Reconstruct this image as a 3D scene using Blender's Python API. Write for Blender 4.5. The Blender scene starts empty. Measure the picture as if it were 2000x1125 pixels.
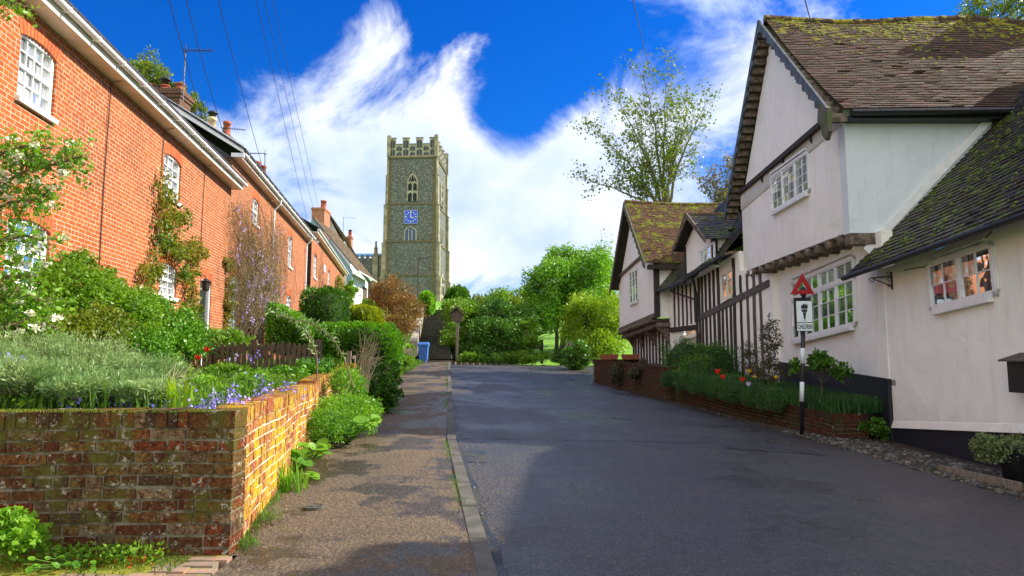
import bpy, math, random
import numpy as np
from mathutils import Vector
rad = math.radians
random.seed(7); RNG = np.random.default_rng(7)
sc = bpy.context.scene
COL = sc.collection

# ---------------------------------------------------------------- camera
FPX = 1333.0; PITCH = math.atan((700 - 562.5) / FPX); EYE = Vector((0, 0, 1.4))
cd = bpy.data.cameras.new('camera'); cam = bpy.data.objects.new('camera', cd); COL.objects.link(cam)
cam.location = EYE; cam.rotation_euler = (rad(90) + PITCH, 0, 0)
cd.sensor_width = 36; cd.lens = 36 * FPX / 2000; cd.clip_start = 0.1; cd.clip_end = 3000
sc.camera = cam
# ---------------------------------------------------------------- world, sun, exposure
sc.view_settings.view_transform = 'Standard'; sc.view_settings.look = 'None'
sc.view_settings.exposure = 1.05; sc.view_settings.gamma = 1
SUN_EL = rad(35.5); SUN_T = 0.29          # sun stands right of the street and a little beyond
SD = Vector((1, SUN_T, 0)).normalized() * math.cos(SUN_EL) + Vector((0, 0, math.sin(SUN_EL)))
CP, SP = math.cos(PITCH), math.sin(PITCH)
def ray(px, py):
    x = (px - 1000) / FPX; u = (562.5 - py) / FPX
    return Vector((x, CP - u * SP, SP + u * CP))
def S(px, py, Y):
    d = ray(px, py); return EYE + d * (Y / d.y)
def SX(px, py, X):
    d = ray(px, py); return EYE + d * (X / d.x)

w = bpy.data.worlds.new('World'); sc.world = w; w.use_nodes = True
nt = w.node_tree; nt.nodes.clear()
def N(t, ty, **kw):
    n = t.nodes.new(ty)
    for k, v in kw.items():
        if k.startswith('i_'):
            key = k[2:]; key = int(key) if key.isdigit() else key.replace('_', ' ')
            n.inputs[key].default_value = v
        else: setattr(n, k, v)
    return n
def mth(t, op, a, b=None, clamp=False):
    n = t.nodes.new('ShaderNodeMath'); n.operation = op; n.use_clamp = clamp
    for i, v in enumerate((a, b)):
        if v is None: continue
        if isinstance(v, (int, float)): n.inputs[i].default_value = v
        else: t.links.new(v, n.inputs[i])
    return n.outputs[0]
def mixc(t, f, a, b, mode='MIX'):
    n = t.nodes.new('ShaderNodeMix'); n.data_type = 'RGBA'; n.blend_type = mode
    for i, v in ((0, f), (6, a), (7, b)):
        if isinstance(v, (int, float)): n.inputs[i].default_value = v
        elif isinstance(v, (tuple, list)): n.inputs[i].default_value = (*v[:3], 1)
        else: t.links.new(v, n.inputs[i])
    return n.outputs[2]
def world():
    L = nt.links.new
    sky = N(nt, 'ShaderNodeTexSky', sky_type='NISHITA', sun_disc=False, sun_elevation=SUN_EL,
            sun_rotation=math.atan2(SD.x, SD.y), altitude=50, air_density=1.3, dust_density=0.2, ozone_density=5)
    hs = N(nt, 'ShaderNodeHueSaturation', i_Saturation=1.35, i_Value=1.0); L(sky.outputs[0], hs.inputs['Color'])
    skyc = mixc(nt, 1.0, hs.outputs[0], (0.13, 0.50, 0.98), 'MULTIPLY')
    tc = N(nt, 'ShaderNodeTexCoord'); g = tc.outputs['Generated']
    mp = N(nt, 'ShaderNodeMapping'); mp.inputs['Scale'].default_value = (1, 1, 1.25); mp.inputs['Rotation'].default_value = (0, rad(28), rad(12))
    L(g, mp.inputs[0])
    n1 = N(nt, 'ShaderNodeTexNoise', i_Scale=4.6, i_Detail=12.0, i_Roughness=0.62, i_Distortion=0.5); L(mp.outputs[0], n1.inputs['Vector'])
    n2 = N(nt, 'ShaderNodeTexNoise', i_Scale=1.9, i_Detail=3.0, i_Roughness=0.5); L(mp.outputs[0], n2.inputs['Vector'])
    m = mth(nt, 'MULTIPLY', mth(nt, 'SUBTRACT', n1.outputs[0], 0.5), 2.6)
    m = mth(nt, 'ADD', m, mth(nt, 'MULTIPLY', mth(nt, 'SUBTRACT', n2.outputs[0], 0.5), 0.6))
    m = mth(nt, 'ADD', m, 0.07)
    for px, py, r, wgt in ((600, 110, .17, .50), (820, 190, .15, .35), (925, 150, .09, .62), (1005, 215, .085, -.55), (560, 420, .22, .30), (1000, 430, .24, .55), (740, 60, .05, .25),
                           (1180, 300, .13, .25), (700, 330, .22, .12), (1110, 360, .16, .3), (1480, 130, .17, .22), (1330, 350, .2, .15), (180, 40, .2, -.1), (260, 90, .08, .2),
                           (800, 10, .19, -.55), (1060, 130, .15, -.55), (940, 60, .14, -.45), (480, 60, .2, -.45), (300, 110, .25, -.2), (985, 255, .06, -.4),
                           (1250, 80, .14, -.1), (1750, 0, .25, -.1), (1290, 240, .15, -.15), (690, 250, .10, -.05), (420, 200, .10, .22), (1440, 90, .10, .22), (1030, 330, .12, .25)):
        d = ray(px, py).normalized()
        vm = N(nt, 'ShaderNodeVectorMath', operation='DISTANCE'); L(g, vm.inputs[0]); vm.inputs[1].default_value = d
        mr = N(nt, 'ShaderNodeMapRange', interpolation_type='SMOOTHERSTEP', i_1=0.0, i_2=r * 1.7, i_3=wgt, i_4=0.0); L(vm.outputs['Value'], mr.inputs[0])
        m = mth(nt, 'ADD', m, mr.outputs[0])
    # bright cloud added behind the camera and overhead, out of view, lighting shaded walls
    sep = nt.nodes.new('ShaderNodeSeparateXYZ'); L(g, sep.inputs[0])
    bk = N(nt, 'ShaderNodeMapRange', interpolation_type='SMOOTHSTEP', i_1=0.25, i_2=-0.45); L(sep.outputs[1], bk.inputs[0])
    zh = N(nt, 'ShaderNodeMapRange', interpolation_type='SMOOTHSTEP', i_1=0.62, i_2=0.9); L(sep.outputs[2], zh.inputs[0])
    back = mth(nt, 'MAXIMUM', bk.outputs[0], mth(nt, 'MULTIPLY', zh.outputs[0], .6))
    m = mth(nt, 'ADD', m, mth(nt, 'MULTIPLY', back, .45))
    mr = N(nt, 'ShaderNodeMapRange', interpolation_type='SMOOTHSTEP', i_1=0.08, i_2=0.66); L(m, mr.inputs[0])
    n3 = N(nt, 'ShaderNodeTexNoise', i_Scale=3.4, i_Detail=5.0, i_Roughness=0.55); L(mp.outputs[0], n3.inputs['Vector'])
    mr3 = N(nt, 'ShaderNodeMapRange', i_1=0.35, i_2=0.62); L(n3.outputs[0], mr3.inputs[0])
    cloud = mixc(nt, mr3.outputs[0], (3.3, 4.4, 6.9), (7.0, 7.15, 7.5))
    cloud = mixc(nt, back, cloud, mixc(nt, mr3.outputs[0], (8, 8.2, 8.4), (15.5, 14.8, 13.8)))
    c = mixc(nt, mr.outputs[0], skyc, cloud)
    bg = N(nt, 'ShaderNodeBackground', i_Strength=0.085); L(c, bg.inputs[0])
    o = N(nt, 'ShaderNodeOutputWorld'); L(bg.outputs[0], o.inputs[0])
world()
sl = bpy.data.lights.new('sun', 'SUN'); sl.energy = 4.6; sl.angle = rad(0.53); sl.color = (1, 0.91, 0.76)
so = bpy.data.objects.new('sun', sl); COL.objects.link(so); so.location = (30, 10, 40)
so.rotation_euler = SD.to_track_quat('Z', 'Y').to_euler()

# ---------------------------------------------------------------- materials
def newmat(name):
    m = bpy.data.materials.new(name); m.use_nodes = True; t = m.node_tree; t.nodes.clear()
    o = t.nodes.new('ShaderNodeOutputMaterial'); b = t.nodes.new('ShaderNodeBsdfPrincipled'); t.links.new(b.outputs[0], o.inputs[0])
    return m, t, b, o
def coords(t, kind='UV', scale=None):
    tc = t.nodes.new('ShaderNodeTexCoord'); v = tc.outputs[kind]
    if scale:
        mp = t.nodes.new('ShaderNodeMapping'); mp.inputs['Scale'].default_value = scale; t.links.new(v, mp.inputs[0]); v = mp.outputs[0]
    return v
def noise(t, v, scale, detail=5, rough=.55, dist=0):
    n = N(t, 'ShaderNodeTexNoise', i_Scale=scale, i_Detail=float(detail), i_Roughness=rough, i_Distortion=float(dist)); t.links.new(v, n.inputs['Vector']); return n.outputs[0]
def ramp(t, f, lo, hi, smooth=True):
    mr = N(t, 'ShaderNodeMapRange', interpolation_type='SMOOTHSTEP' if smooth else 'LINEAR', i_1=lo, i_2=hi); t.links.new(f, mr.inputs[0]); return mr.outputs[0]
def bump(t, b, h, dist=.01, strength=.6, prev=None):
    bn = N(t, 'ShaderNodeBump', i_Strength=strength, i_Distance=dist); t.links.new(h, bn.inputs['Height'])
    if prev is not None: t.links.new(prev, bn.inputs['Normal'])
    t.links.new(bn.outputs[0], b.inputs['Normal']); return bn.outputs[0]
def island(t):
    g = t.nodes.new('ShaderNodeNewGeometry'); return g.outputs['Random Per Island']
def plain(name, c1, c2=None, rough=.7, ns=8, bd=.004, bs=.4, co='Object', sc_=None, spec=.4, metal=0, lo=.35, hi=.65, isl=0):
    m, t, b, o = newmat(name); v = coords(t, co, sc_)
    b.inputs['Roughness'].default_value = rough; b.inputs['Specular IOR Level'].default_value = spec; b.inputs['Metallic'].default_value = metal
    n = noise(t, v, ns)
    c = mixc(t, ramp(t, n, lo, hi), c1, c2 or tuple(x * .8 for x in c1))
    if isl:
        mr = N(t, 'ShaderNodeMapRange', i_3=1 - isl, i_4=1 + isl); t.links.new(island(t), mr.inputs[0])
        cc = t.nodes.new('ShaderNodeCombineColor')
        for i in range(3): t.links.new(mr.outputs[0], cc.inputs[i])
        c = mixc(t, 1.0, c, cc.outputs[0], 'MULTIPLY')
    t.links.new(c, b.inputs['Base Color'])
    if bs: bump(t, b, n, bd, bs)
    return m
def brickmat(name, c1, c2, c3, mortar, bw=.225, bh=.075, ms=.011, stain=(.1, .06, .04), stainamt=.3):
    m, t, b, o = newmat(name); v = coords(t, 'UV')
    # slight wobble so courses are not ruler straight
    wn = noise(t, v, 1.3, 2); off = N(t, 'ShaderNodeVectorMath', operation='SCALE'); 
    cmb = t.nodes.new('ShaderNodeCombineXYZ'); t.links.new(mth(t, 'MULTIPLY', mth(t, 'SUBTRACT', wn, .5), .02), cmb.inputs[1])
    add = N(t, 'ShaderNodeVectorMath', operation='ADD'); t.links.new(v, add.inputs[0]); t.links.new(cmb.outputs[0], add.inputs[1]); v2 = add.outputs[0]
    br = N(t, 'ShaderNodeTexBrick', offset=.5, offset_frequency=2, squash=.5, squash_frequency=3)
    for k, val in (('Scale', 1), ('Mortar Size', ms), ('Mortar Smooth', .25), ('Bias', -.1), ('Brick Width', bw), ('Row Height', bh)): br.inputs[k].default_value = val
    br.inputs['Color1'].default_value = (0, 0, 0, 1); br.inputs['Color2'].default_value = (1, 1, 1, 1); br.inputs['Mortar'].default_value = (.5, .5, .5, 1)
    t.links.new(v2, br.inputs['Vector'])
    cr = t.nodes.new('ShaderNodeValToRGB'); e = cr.color_ramp.elements; e[0].color = (*c1, 1); e[1].color = (*c3, 1); e[0].position = .1
    x = e.new(.6); x.color = (*c2, 1); t.links.new(br.outputs['Color'], cr.inputs[0])
    fine = noise(t, v, 26, 4); big = noise(t, v, .7, 5)
    c = mixc(t, ramp(t, fine, .3, .8), cr.outputs[0], tuple(x * .72 for x in c1))
    c = mixc(t, mth(t, 'MULTIPLY', ramp(t, big, .42, .70), stainamt), c, stain)
    mc = mixc(t, ramp(t, noise(t, v, 5, 3), .35, .7), mortar, tuple(x * .6 for x in mortar))
    c = mixc(t, br.outputs['Fac'], c, mc)
    c = mixc(t, mth(t, 'MULTIPLY', ramp(t, noise(t, coords(t, 'UV', (2.2, .28, 1)), 1.0, 6, .65), .5, .8), stainamt * .8), c, tuple(x * .45 for x in c1))
    c = mixc(t, mth(t, 'MULTIPLY', ramp(t, noise(t, v, 1.6, 5, .6), .56, .72), .35), c, tuple(min(1, x * 1.15 + .06) for x in c2))
    t.links.new(c, b.inputs['Base Color']); b.inputs['Roughness'].default_value = .85; b.inputs['Specular IOR Level'].default_value = .2
    h = mth(t, 'ADD', mth(t, 'SUBTRACT', 1.0, br.outputs['Fac']), mth(t, 'MULTIPLY', fine, .5))
    bump(t, b, h, .008, .9)
    return m
def leafmat(name, c1, c2, c3=None, trans=.42, rough=.42, clump=1.2, spec=.35):
    m, t, b, o = newmat(name); v = coords(t, 'Object')
    c = mixc(t, island(t), c1, c2)
    c = mixc(t, ramp(t, noise(t, v, clump, 3), .42, .66), c, c3 or tuple(x * .6 for x in c1))
    t.links.new(c, b.inputs['Base Color']); b.inputs['Roughness'].default_value = rough; b.inputs['Specular IOR Level'].default_value = spec
    tr = t.nodes.new('ShaderNodeBsdfTranslucent'); t.links.new(mixc(t, 1.0, c, (1.25, 1.25, .6), 'MULTIPLY'), tr.inputs[0])
    mx = N(t, 'ShaderNodeMixShader', i_0=trans); t.links.new(b.outputs[0], mx.inputs[1]); t.links.new(tr.outputs[0], mx.inputs[2]); t.links.new(mx.outputs[0], o.inputs[0])
    return m
def tilemat(name, cols, moss, mossamt=.5, mossc=(.16, .17, .01), rough=.8, ridge=None, ms=1.6):
    m, t, b, o = newmat(name); v = coords(t, 'UV'); vo = coords(t, 'Object')
    cr = t.nodes.new('ShaderNodeValToRGB'); e = cr.color_ramp.elements; e[0].color = (*cols[0], 1); e[1].color = (*cols[-1], 1)
    for i, c in enumerate(cols[1:-1]): x = e.new((i + 1) / (len(cols) - 1)); x.color = (*c, 1)
    t.links.new(island(t), cr.inputs[0])
    fine = noise(t, vo, 22, 4)
    c = mixc(t, ramp(t, fine, .35, .75), cr.outputs[0], tuple(x * .5 for x in cols[0]))
    mn = noise(t, vo, ms, 8, .68)
    if ridge:       # moss gathers towards the ridge
        sep = t.nodes.new('ShaderNodeSeparateXYZ'); t.links.new(vo, sep.inputs[0])
        mn = mth(t, 'ADD', mn, mth(t, 'MULTIPLY', ramp(t, sep.outputs[2], ridge[0], ridge[1]), ridge[2]))
    mm = ramp(t, mn, 1 - mossamt, 1 - mossamt + .09)
    c2 = mixc(t, ramp(t, noise(t, vo, 9, 3), .4, .6), mossc, moss)
    c = mixc(t, mm, c, c2)
    t.links.new(c, b.inputs['Base Color']); b.inputs['Roughness'].default_value = rough; b.inputs['Specular IOR Level'].default_value = .3
    bump(t, b, mth(t, 'ADD', fine, mth(t, 'MULTIPLY', mm, 1.5)), .012, .8)
    return m
MAT = {}
MAT['orange_brick'] = brickmat('orange_brick', (0.4048, 0.0924, 0.01936), (0.4752, 0.132, 0.0308), (0.2728, 0.0528, 0.01584), (0.528, 0.396, 0.264), ms=.009, stain=(0.1936, 0.0484, 0.0176), stainamt=.5)
MAT['red_brick'] = brickmat('red_brick', (.42, .10, .035), (.5, .15, .06), (.25, .06, .03), (.55, .42, .3), stainamt=.3)
MAT['dark_brick'] = brickmat('dark_brick', (.13, .05, .03), (.2, .08, .04), (.07, .035, .025), (.2, .16, .12), stainamt=.5)
MAT['arch_brick'] = plain('arch_brick', (.52, .13, .035), (.38, .085, .03), .85, 20, isl=.22)
MAT['white_paint'] = plain('white_paint', (.80, .80, .78), (.70, .71, .70), .35, 5, bs=.1)
MAT['cream_paint'] = plain('cream_paint', (.80, .76, .66), (.66, .62, .52), .4, 3, bs=.1)
MAT['blue_door'] = plain('blue_door', (.38, .55, .62), (.34, .5, .58), .35, 5, bs=.1)
def plastermat(name, c1, c2, c3):
    m, t, b, o = newmat(name); v = coords(t, 'UV')
    n1 = noise(t, v, .8, 5, .6, .4); n2 = noise(t, v, 45, 3); n3 = noise(t, coords(t, 'UV', (5, .5, 1)), 1.2, 5, .6)
    c = mixc(t, ramp(t, n1, .35, .7), c1, c2); c = mixc(t, mth(t, 'MULTIPLY', ramp(t, n3, .5, .8), .45), c, c3)
    t.links.new(c, b.inputs['Base Color']); b.inputs['Roughness'].default_value = .9; b.inputs['Specular IOR Level'].default_value = .15
    sp = t.nodes.new('ShaderNodeSeparateXYZ'); t.links.new(coords(t, 'Object'), sp.inputs[0])
    dz = ramp(t, mth(t, 'ADD', sp.outputs[2], mth(t, 'MULTIPLY', noise(t, v, 2.5, 5), -1.3)), .35, -.25); c = mixc(t, mth(t, 'MULTIPLY', dz, .45), c, c3)
    ck = N(t, 'ShaderNodeTexVoronoi', feature='DISTANCE_TO_EDGE', i_Scale=.7); dv = N(t, 'ShaderNodeVectorMath', operation='ADD'); nz = N(t, 'ShaderNodeTexNoise', i_Scale=3.0, i_Detail=6.0); t.links.new(v, nz.inputs['Vector']); t.links.new(v, dv.inputs[0]); t.links.new(nz.outputs[1], dv.inputs[1]); t.links.new(dv.outputs[0], ck.inputs['Vector'])
    c = mixc(t, mth(t, 'MULTIPLY', mth(t, 'MULTIPLY', ramp(t, ck.outputs['Distance'], .008, .001), ramp(t, n1, .5, .6)), .4), c, c3); t.links.new(c, b.inputs['Base Color'])
    bump(t, b, mth(t, 'ADD', mth(t, 'MULTIPLY', n1, 14.0), n2), .006, .7); return m
MAT['plaster'] = plastermat('plaster', (.90, .89, .81), (.84, .83, .74), (.66, .59, .47))
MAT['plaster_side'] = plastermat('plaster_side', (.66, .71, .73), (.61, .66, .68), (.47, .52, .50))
MAT['plaster_white'] = plastermat('plaster_white', (.88, .86, .80), (.82, .80, .73), (.66, .61, .52))
MAT['render_grey'] = plastermat('render_grey', (.30, .42, .48), (.26, .38, .44), (.2, .3, .34))
MAT['render_dark'] = plain('render_dark', (.055, .06, .065), (.04, .045, .05), .9, 10)
MAT['tar'] = plain('tar', (.018, .02, .026), (.010, .011, .015), .55, 14, .012, .9, sc_=(1, 1, 4))
MAT['timber'] = plain('timber', (0.0525, 0.0406, 0.0336), (0.021, 0.0168, 0.0147), .8, 9, .006, .7, sc_=(6, 6, .6))
MAT['timber_grey'] = plain('timber_grey', (.13, .115, .105), (.06, .052, .05), .8, 9, .006, .7, sc_=(6, 6, .6))
MAT['joist'] = plain('joist', (.20, .15, .11), (.07, .052, .04), .8, 9, .008, .7)
MAT['barge'] = plain('barge', (.10, .12, .14), (.05, .06, .07), .7, 5, .004, .5)
MAT['barge_moss'] = plain('barge_moss', (.12, .10, .085), (.07, .10, .02), .8, 3.5, .004, .5)
MAT['fence_wood'] = plain('fence_wood', (.12, .08, .045), (.06, .042, .028), .85, 8, .004, .6, sc_=(5, 5, .8), isl=.25)
MAT['old_wood'] = plain('old_wood', (.24, .19, .14), (.12, .10, .07), .85, 8, .004, .6, sc_=(6, 6, .8))
MAT['iron'] = plain('iron', (.015, .016, .018), (.03, .025, .02), .5, 20)
MAT['black_paint'] = plain('black_paint', (.012, .013, .015), (.02, .02, .022), .4, 10)
MAT['aerial'] = plain('aerial', (.08, .085, .09), (.05, .05, .05), .4, 10, metal=.6)
MAT['red_paint'] = plain('red_paint', (.34, .006, .010), (.28, .006, .01), .4, 8, bs=.1)
MAT['sign_white'] = plain('sign_white', (.68, .74, .74), (.6, .67, .67), .4, 6, bs=.05)
MAT['slate'] = brickmat('slate', (.05, .055, .07), (.07, .075, .09), (.035, .04, .05), (.015, .015, .02), bw=.3, bh=.22, ms=.008)
MAT['pot'] = plain('pot', (.36, .09, .04), (.25, .06, .03), .8, 10)
MAT['pot_cream'] = plain('pot_cream', (.55, .47, .28), (.42, .35, .2), .8, 10)
MAT['terracotta'] = plain('terracotta', (.35, .10, .05), (.25, .08, .04), .8, 10)
MAT['bin'] = plain('bin', (.05, .17, .52), (.045, .15, .46), .45, 4, bs=.05)
MAT['rubber'] = plain('rubber', (.02, .02, .02), None, .8)
MAT['lead_roof'] = plain('lead_roof', (.05, .19, .34), (.04, .14, .26), .5, 2)
MAT['bark'] = plain('bark', (.10, .085, .055), (.045, .038, .028), .9, 12, .01, .8, sc_=(3, 3, .7))
MAT['bark_green'] = plain('bark_green', (.16, .15, .06), (.09, .09, .04), .9, 12, .01, .8, sc_=(3, 3, .7))
MAT['twig'] = plain('twig', (.20, .15, .09), (.12, .09, .055), .9, 12, bs=0)
MAT['dead_stem'] = plain('dead_stem', (.42, .34, .2), (.3, .24, .14), .9, 12, bs=0)
MAT['soil'] = plain('soil', (.05, .036, .022), (.03, .022, .014), .95, 7, .03, .8)
MAT['clock_blue'] = plain('clock_blue', (.015, .07, .62), (.02, .08, .55), .35, 3, bs=0)
MAT['gold'] = plain('gold', (.75, .68, .5), (.65, .6, .45), .4, 3, bs=0)
MAT['window_blue'] = plain('window_blue', (.02, .06, .2), (.03, .05, .12), .2, 3, bs=0)
MAT['dark_stone'] = plain('dark_stone', (.055, .055, .045), (.03, .035, .02), .9, 3, .02, .8)
MAT['louvre'] = plain('louvre', (.008, .009, .01), (.015, .015, .015), .8, 3, bs=0)
MAT['board'] = plain('board', (.12, .09, .07), (.07, .055, .045), .8, 6)
MAT['petal_red'] = plain('petal_red', (.55, .012, .012), (.7, .03, .01), .5, 10, bs=0, isl=.3)
MAT['petal_yellow'] = plain('petal_yellow', (.75, .42, .015), (.7, .5, .03), .5, 10, bs=0, isl=.2)
MAT['petal_orange'] = plain('petal_orange', (.7, .16, .015), (.7, .2, .03), .5, 10, bs=0, isl=.2)
MAT['petal_pale'] = plain('petal_pale', (.55, .48, .62), (.5, .4, .6), .5, 10, bs=0, isl=.2)
MAT['petal_white'] = plain('petal_white', (.8, .78, .66), (.72, .75, .5), .5, 10, bs=0, isl=.15)
MAT['bluebell'] = plain('bluebell', (.26, .22, .78), (.36, .28, .85), .5, 10, bs=0, isl=.3)
MAT['wisteria_petal'] = plain('wisteria_petal', (.40, .26, .55), (.46, .36, .6), .6, 10, bs=0, isl=.3)
# flint and limestone of the church
def flintmat():
    m, t, b, o = newmat('flint'); v = coords(t, 'UV')
    vo = N(t, 'ShaderNodeTexVoronoi', i_Scale=7.5); t.links.new(v, vo.inputs['Vector'])
    sep = t.nodes.new('ShaderNodeSeparateColor'); t.links.new(vo.outputs['Color'], sep.inputs[0])
    vs = ramp(t, sep.outputs[0], .45, 1.0)
    c = mixc(t, vs, (.040, .050, .050), (.25, .25, .22))
    c = mixc(t, ramp(t, vo.outputs['Distance'], .35, .75), c, (.115, .115, .09))
    c = mixc(t, mth(t, 'MULTIPLY', ramp(t, noise(t, v, .35, 6, .65), .5, .75), .45), c, (.045, .07, .03))
    t.links.new(c, b.inputs['Base Color']); b.inputs['Roughness'].default_value = .7; bump(t, b, vo.outputs['Distance'], .05, .6); return m
MAT['flint'] = flintmat()
MAT['limestone'] = plain('limestone', (.34, .29, .20), (.19, .17, .11), .9, 1.2, .02, .5)
MAT['limestone_pale'] = plain('limestone_pale', (0.36, 0.3312, 0.2592), (0.2304, 0.216, 0.1512), .9, 1.8, .02, .5)
MAT['moss_line'] = plain('moss_line', (.105, .085, .035), (.15, .115, .055), .9, 1.2, .02, .5)
def ashmat(name, c1, c2, speck, wetlo, wethi, bs=1.0, r0=.78, r1=.3, wsc=1.1, wd=.45):
    m, t, b, o = newmat(name); v = coords(t, 'UV')
    vo = N(t, 'ShaderNodeTexVoronoi', i_Scale=60.0, i_Randomness=1.0); t.links.new(v, vo.inputs['Vector'])
    sep = t.nodes.new('ShaderNodeSeparateColor'); t.links.new(vo.outputs['Color'], sep.inputs[0])
    big = noise(t, v, .45, 6, .62); mid = noise(t, v, 3.5, 6, .7)
    c = mixc(t, ramp(t, big, .35, .65), c1, c2); c = mixc(t, mth(t, 'MULTIPLY', ramp(t, mid, .35, .75), .45), c, tuple(x * .45 for x in c1))
    c = mixc(t, mth(t, 'MULTIPLY', ramp(t, sep.outputs[1], .55, 1.0), .55), c, speck)
    wet = ramp(t, mth(t, 'ADD', noise(t, coords(t, 'UV', (1.0, .8, 1)), wsc, 6, .6), mth(t, 'MULTIPLY', mid, .18)), wetlo, wethi)
    c = mixc(t, mth(t, 'MULTIPLY', wet, wd), c, tuple(x * .35 for x in c1))
    # hairline cracks
    cr = N(t, 'ShaderNodeTexVoronoi', feature='DISTANCE_TO_EDGE', i_Scale=.55)
    dv = N(t, 'ShaderNodeVectorMath', operation='ADD'); t.links.new(v, dv.inputs[0]); nz = N(t, 'ShaderNodeTexNoise', i_Scale=2.2, i_Detail=5.0); t.links.new(v, nz.inputs['Vector'])
    t.links.new(nz.outputs[1], dv.inputs[1]); t.links.new(dv.outputs[0], cr.inputs['Vector'])
    ck = mth(t, 'MULTIPLY', ramp(t, cr.outputs['Distance'], .012, .002), ramp(t, big, .5, .6))
    c = mixc(t, mth(t, 'MULTIPLY', ck, .8), c, (.01, .01, .012))
    t.links.new(c, b.inputs['Base Color'])
    rr = N(t, 'ShaderNodeMapRange', i_3=r0, i_4=r1); t.links.new(wet, rr.inputs[0]); t.links.new(rr.outputs[0], b.inputs['Roughness'])
    b.inputs['Specular IOR Level'].default_value = .75
    vo2 = N(t, 'ShaderNodeTexVoronoi', i_Scale=24.0); t.links.new(v, vo2.inputs['Vector'])
    h = mth(t, 'ADD', mth(t, 'ADD', vo.outputs['Distance'], mth(t, 'MULTIPLY', vo2.outputs['Distance'], 1.2)), mth(t, 'MULTIPLY', mid, .8)); bump(t, b, h, .007, bs); return m
MAT['asphalt'] = ashmat('asphalt', (0.02472, 0.02242, 0.02127), (0.03335, 0.02932, 0.02645), (0.1092, 0.092, 0.07475), .46, .80, 1.0, .60, .16, .5, .1)
MAT['pavement'] = ashmat('pavement', (0.0605, 0.0396, 0.0187), (0.0825, 0.055, 0.0264), (0.187, 0.1265, 0.0605), .56, .64, 1.0, .85, .22)
MAT['patch'] = ashmat('patch', (0.015, 0.016, 0.02), (0.0175, 0.018, 0.022), (0.035, 0.035, 0.035), .5, .6)
MAT['kerb'] = plain('kerb', (0.105, 0.098, 0.0875), (0.056, 0.056, 0.042), .8, 5, .006, .7, isl=.2)
def grassmat():
    m, t, b, o = newmat('grass_ground'); v = coords(t, 'Object')
    c = mixc(t, ramp(t, noise(t, v, .4, 6), .35, .65), (.14, .34, .015), (.20, .42, .02)); c = mixc(t, ramp(t, noise(t, v, 9, 4), .4, .7), c, (.08, .19, .012))
    t.links.new(c, b.inputs['Base Color']); b.inputs['Roughness'].default_value = .9; bump(t, b, noise(t, v, 14, 4), .06, 1.0); return m
MAT['grass_ground'] = grassmat()
def wallbrickmat(name, cols, lichen, mossc, la, ma, yellow=None, sc1=5):
    m, t, b, o = newmat(name); v = coords(t, 'Object')
    cr = t.nodes.new('ShaderNodeValToRGB'); e = cr.color_ramp.elements; e[0].color = (*cols[0], 1); e[1].color = (*cols[-1], 1)
    for i, c in enumerate(cols[1:-1]): x = e.new((i + 1) / (len(cols) - 1)); x.color = (*c, 1)
    t.links.new(island(t), cr.inputs[0]); c = cr.outputs[0]
    c = mixc(t, ramp(t, noise(t, v, 30, 5, .7), .38, .68), c, tuple(x * .25 for x in cols[0]))
    c = mixc(t, ramp(t, noise(t, v, 3.2, 7, .7), ma, ma + .1), c, mossc)
    c = mixc(t, mth(t, 'MULTIPLY', ramp(t, noise(t, v, sc1 * 2.2, 8, .78), la, la + .06), .9), c, lichen)
    c = mixc(t, mth(t, 'MULTIPLY', ramp(t, noise(t, v, 55, 3, .6), .62, .68), .55), c, lichen)
    t.links.new(c, b.inputs['Base Color']); b.inputs['Roughness'].default_value = .9; b.inputs['Specular IOR Level'].default_value = .2
    bump(t, b, mth(t, 'ADD', noise(t, v, 45, 4), noise(t, v, 12, 3)), .01, .9); return m
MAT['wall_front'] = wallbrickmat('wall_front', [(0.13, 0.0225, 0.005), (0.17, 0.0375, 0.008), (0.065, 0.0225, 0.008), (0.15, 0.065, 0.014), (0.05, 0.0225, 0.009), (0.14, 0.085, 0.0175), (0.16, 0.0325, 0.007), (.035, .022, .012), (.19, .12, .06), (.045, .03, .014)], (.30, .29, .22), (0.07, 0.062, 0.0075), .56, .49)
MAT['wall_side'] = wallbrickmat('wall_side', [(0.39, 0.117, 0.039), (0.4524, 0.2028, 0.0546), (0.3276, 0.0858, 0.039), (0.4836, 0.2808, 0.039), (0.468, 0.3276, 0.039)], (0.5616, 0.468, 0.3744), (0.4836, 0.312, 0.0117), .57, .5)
MAT['mortar'] = plain('mortar', (0.187, 0.1595, 0.11), (0.066, 0.05775, 0.02475), .95, 14, .01, .8)
MAT['mortar_pale'] = plain('mortar_pale', (0.68, 0.624, 0.544), (0.44, 0.384, 0.256), .95, 14, .01, .8)
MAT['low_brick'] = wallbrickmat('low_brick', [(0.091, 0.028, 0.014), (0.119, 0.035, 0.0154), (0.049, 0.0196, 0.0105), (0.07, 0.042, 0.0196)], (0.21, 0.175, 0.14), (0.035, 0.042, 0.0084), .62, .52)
MAT['moss'] = plain('moss', (.16, .20, .015), (.24, .20, .02), .95, 9, .03, 1.0)
MAT['moss_cushion'] = plain('moss_cushion', (0.24, 0.232, 0.012), (0.12, 0.144, 0.012), .95, 14, .01, 1, isl=.35)
MAT['moss_cushion_dark'] = plain('moss_cushion_dark', (.10, .14, .015), (.05, .08, .012), .95, 14, .01, 1, isl=.35)
MAT['setts'] = plain('setts', (0.272, 0.16, 0.112), (0.16, 0.136, 0.104), .85, 6, .006, .7, isl=.35)
MAT['pebble'] = plain('pebble', (.13, .11, .09), (.05, .05, .05), .6, 5, .003, .4, isl=.6)
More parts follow.
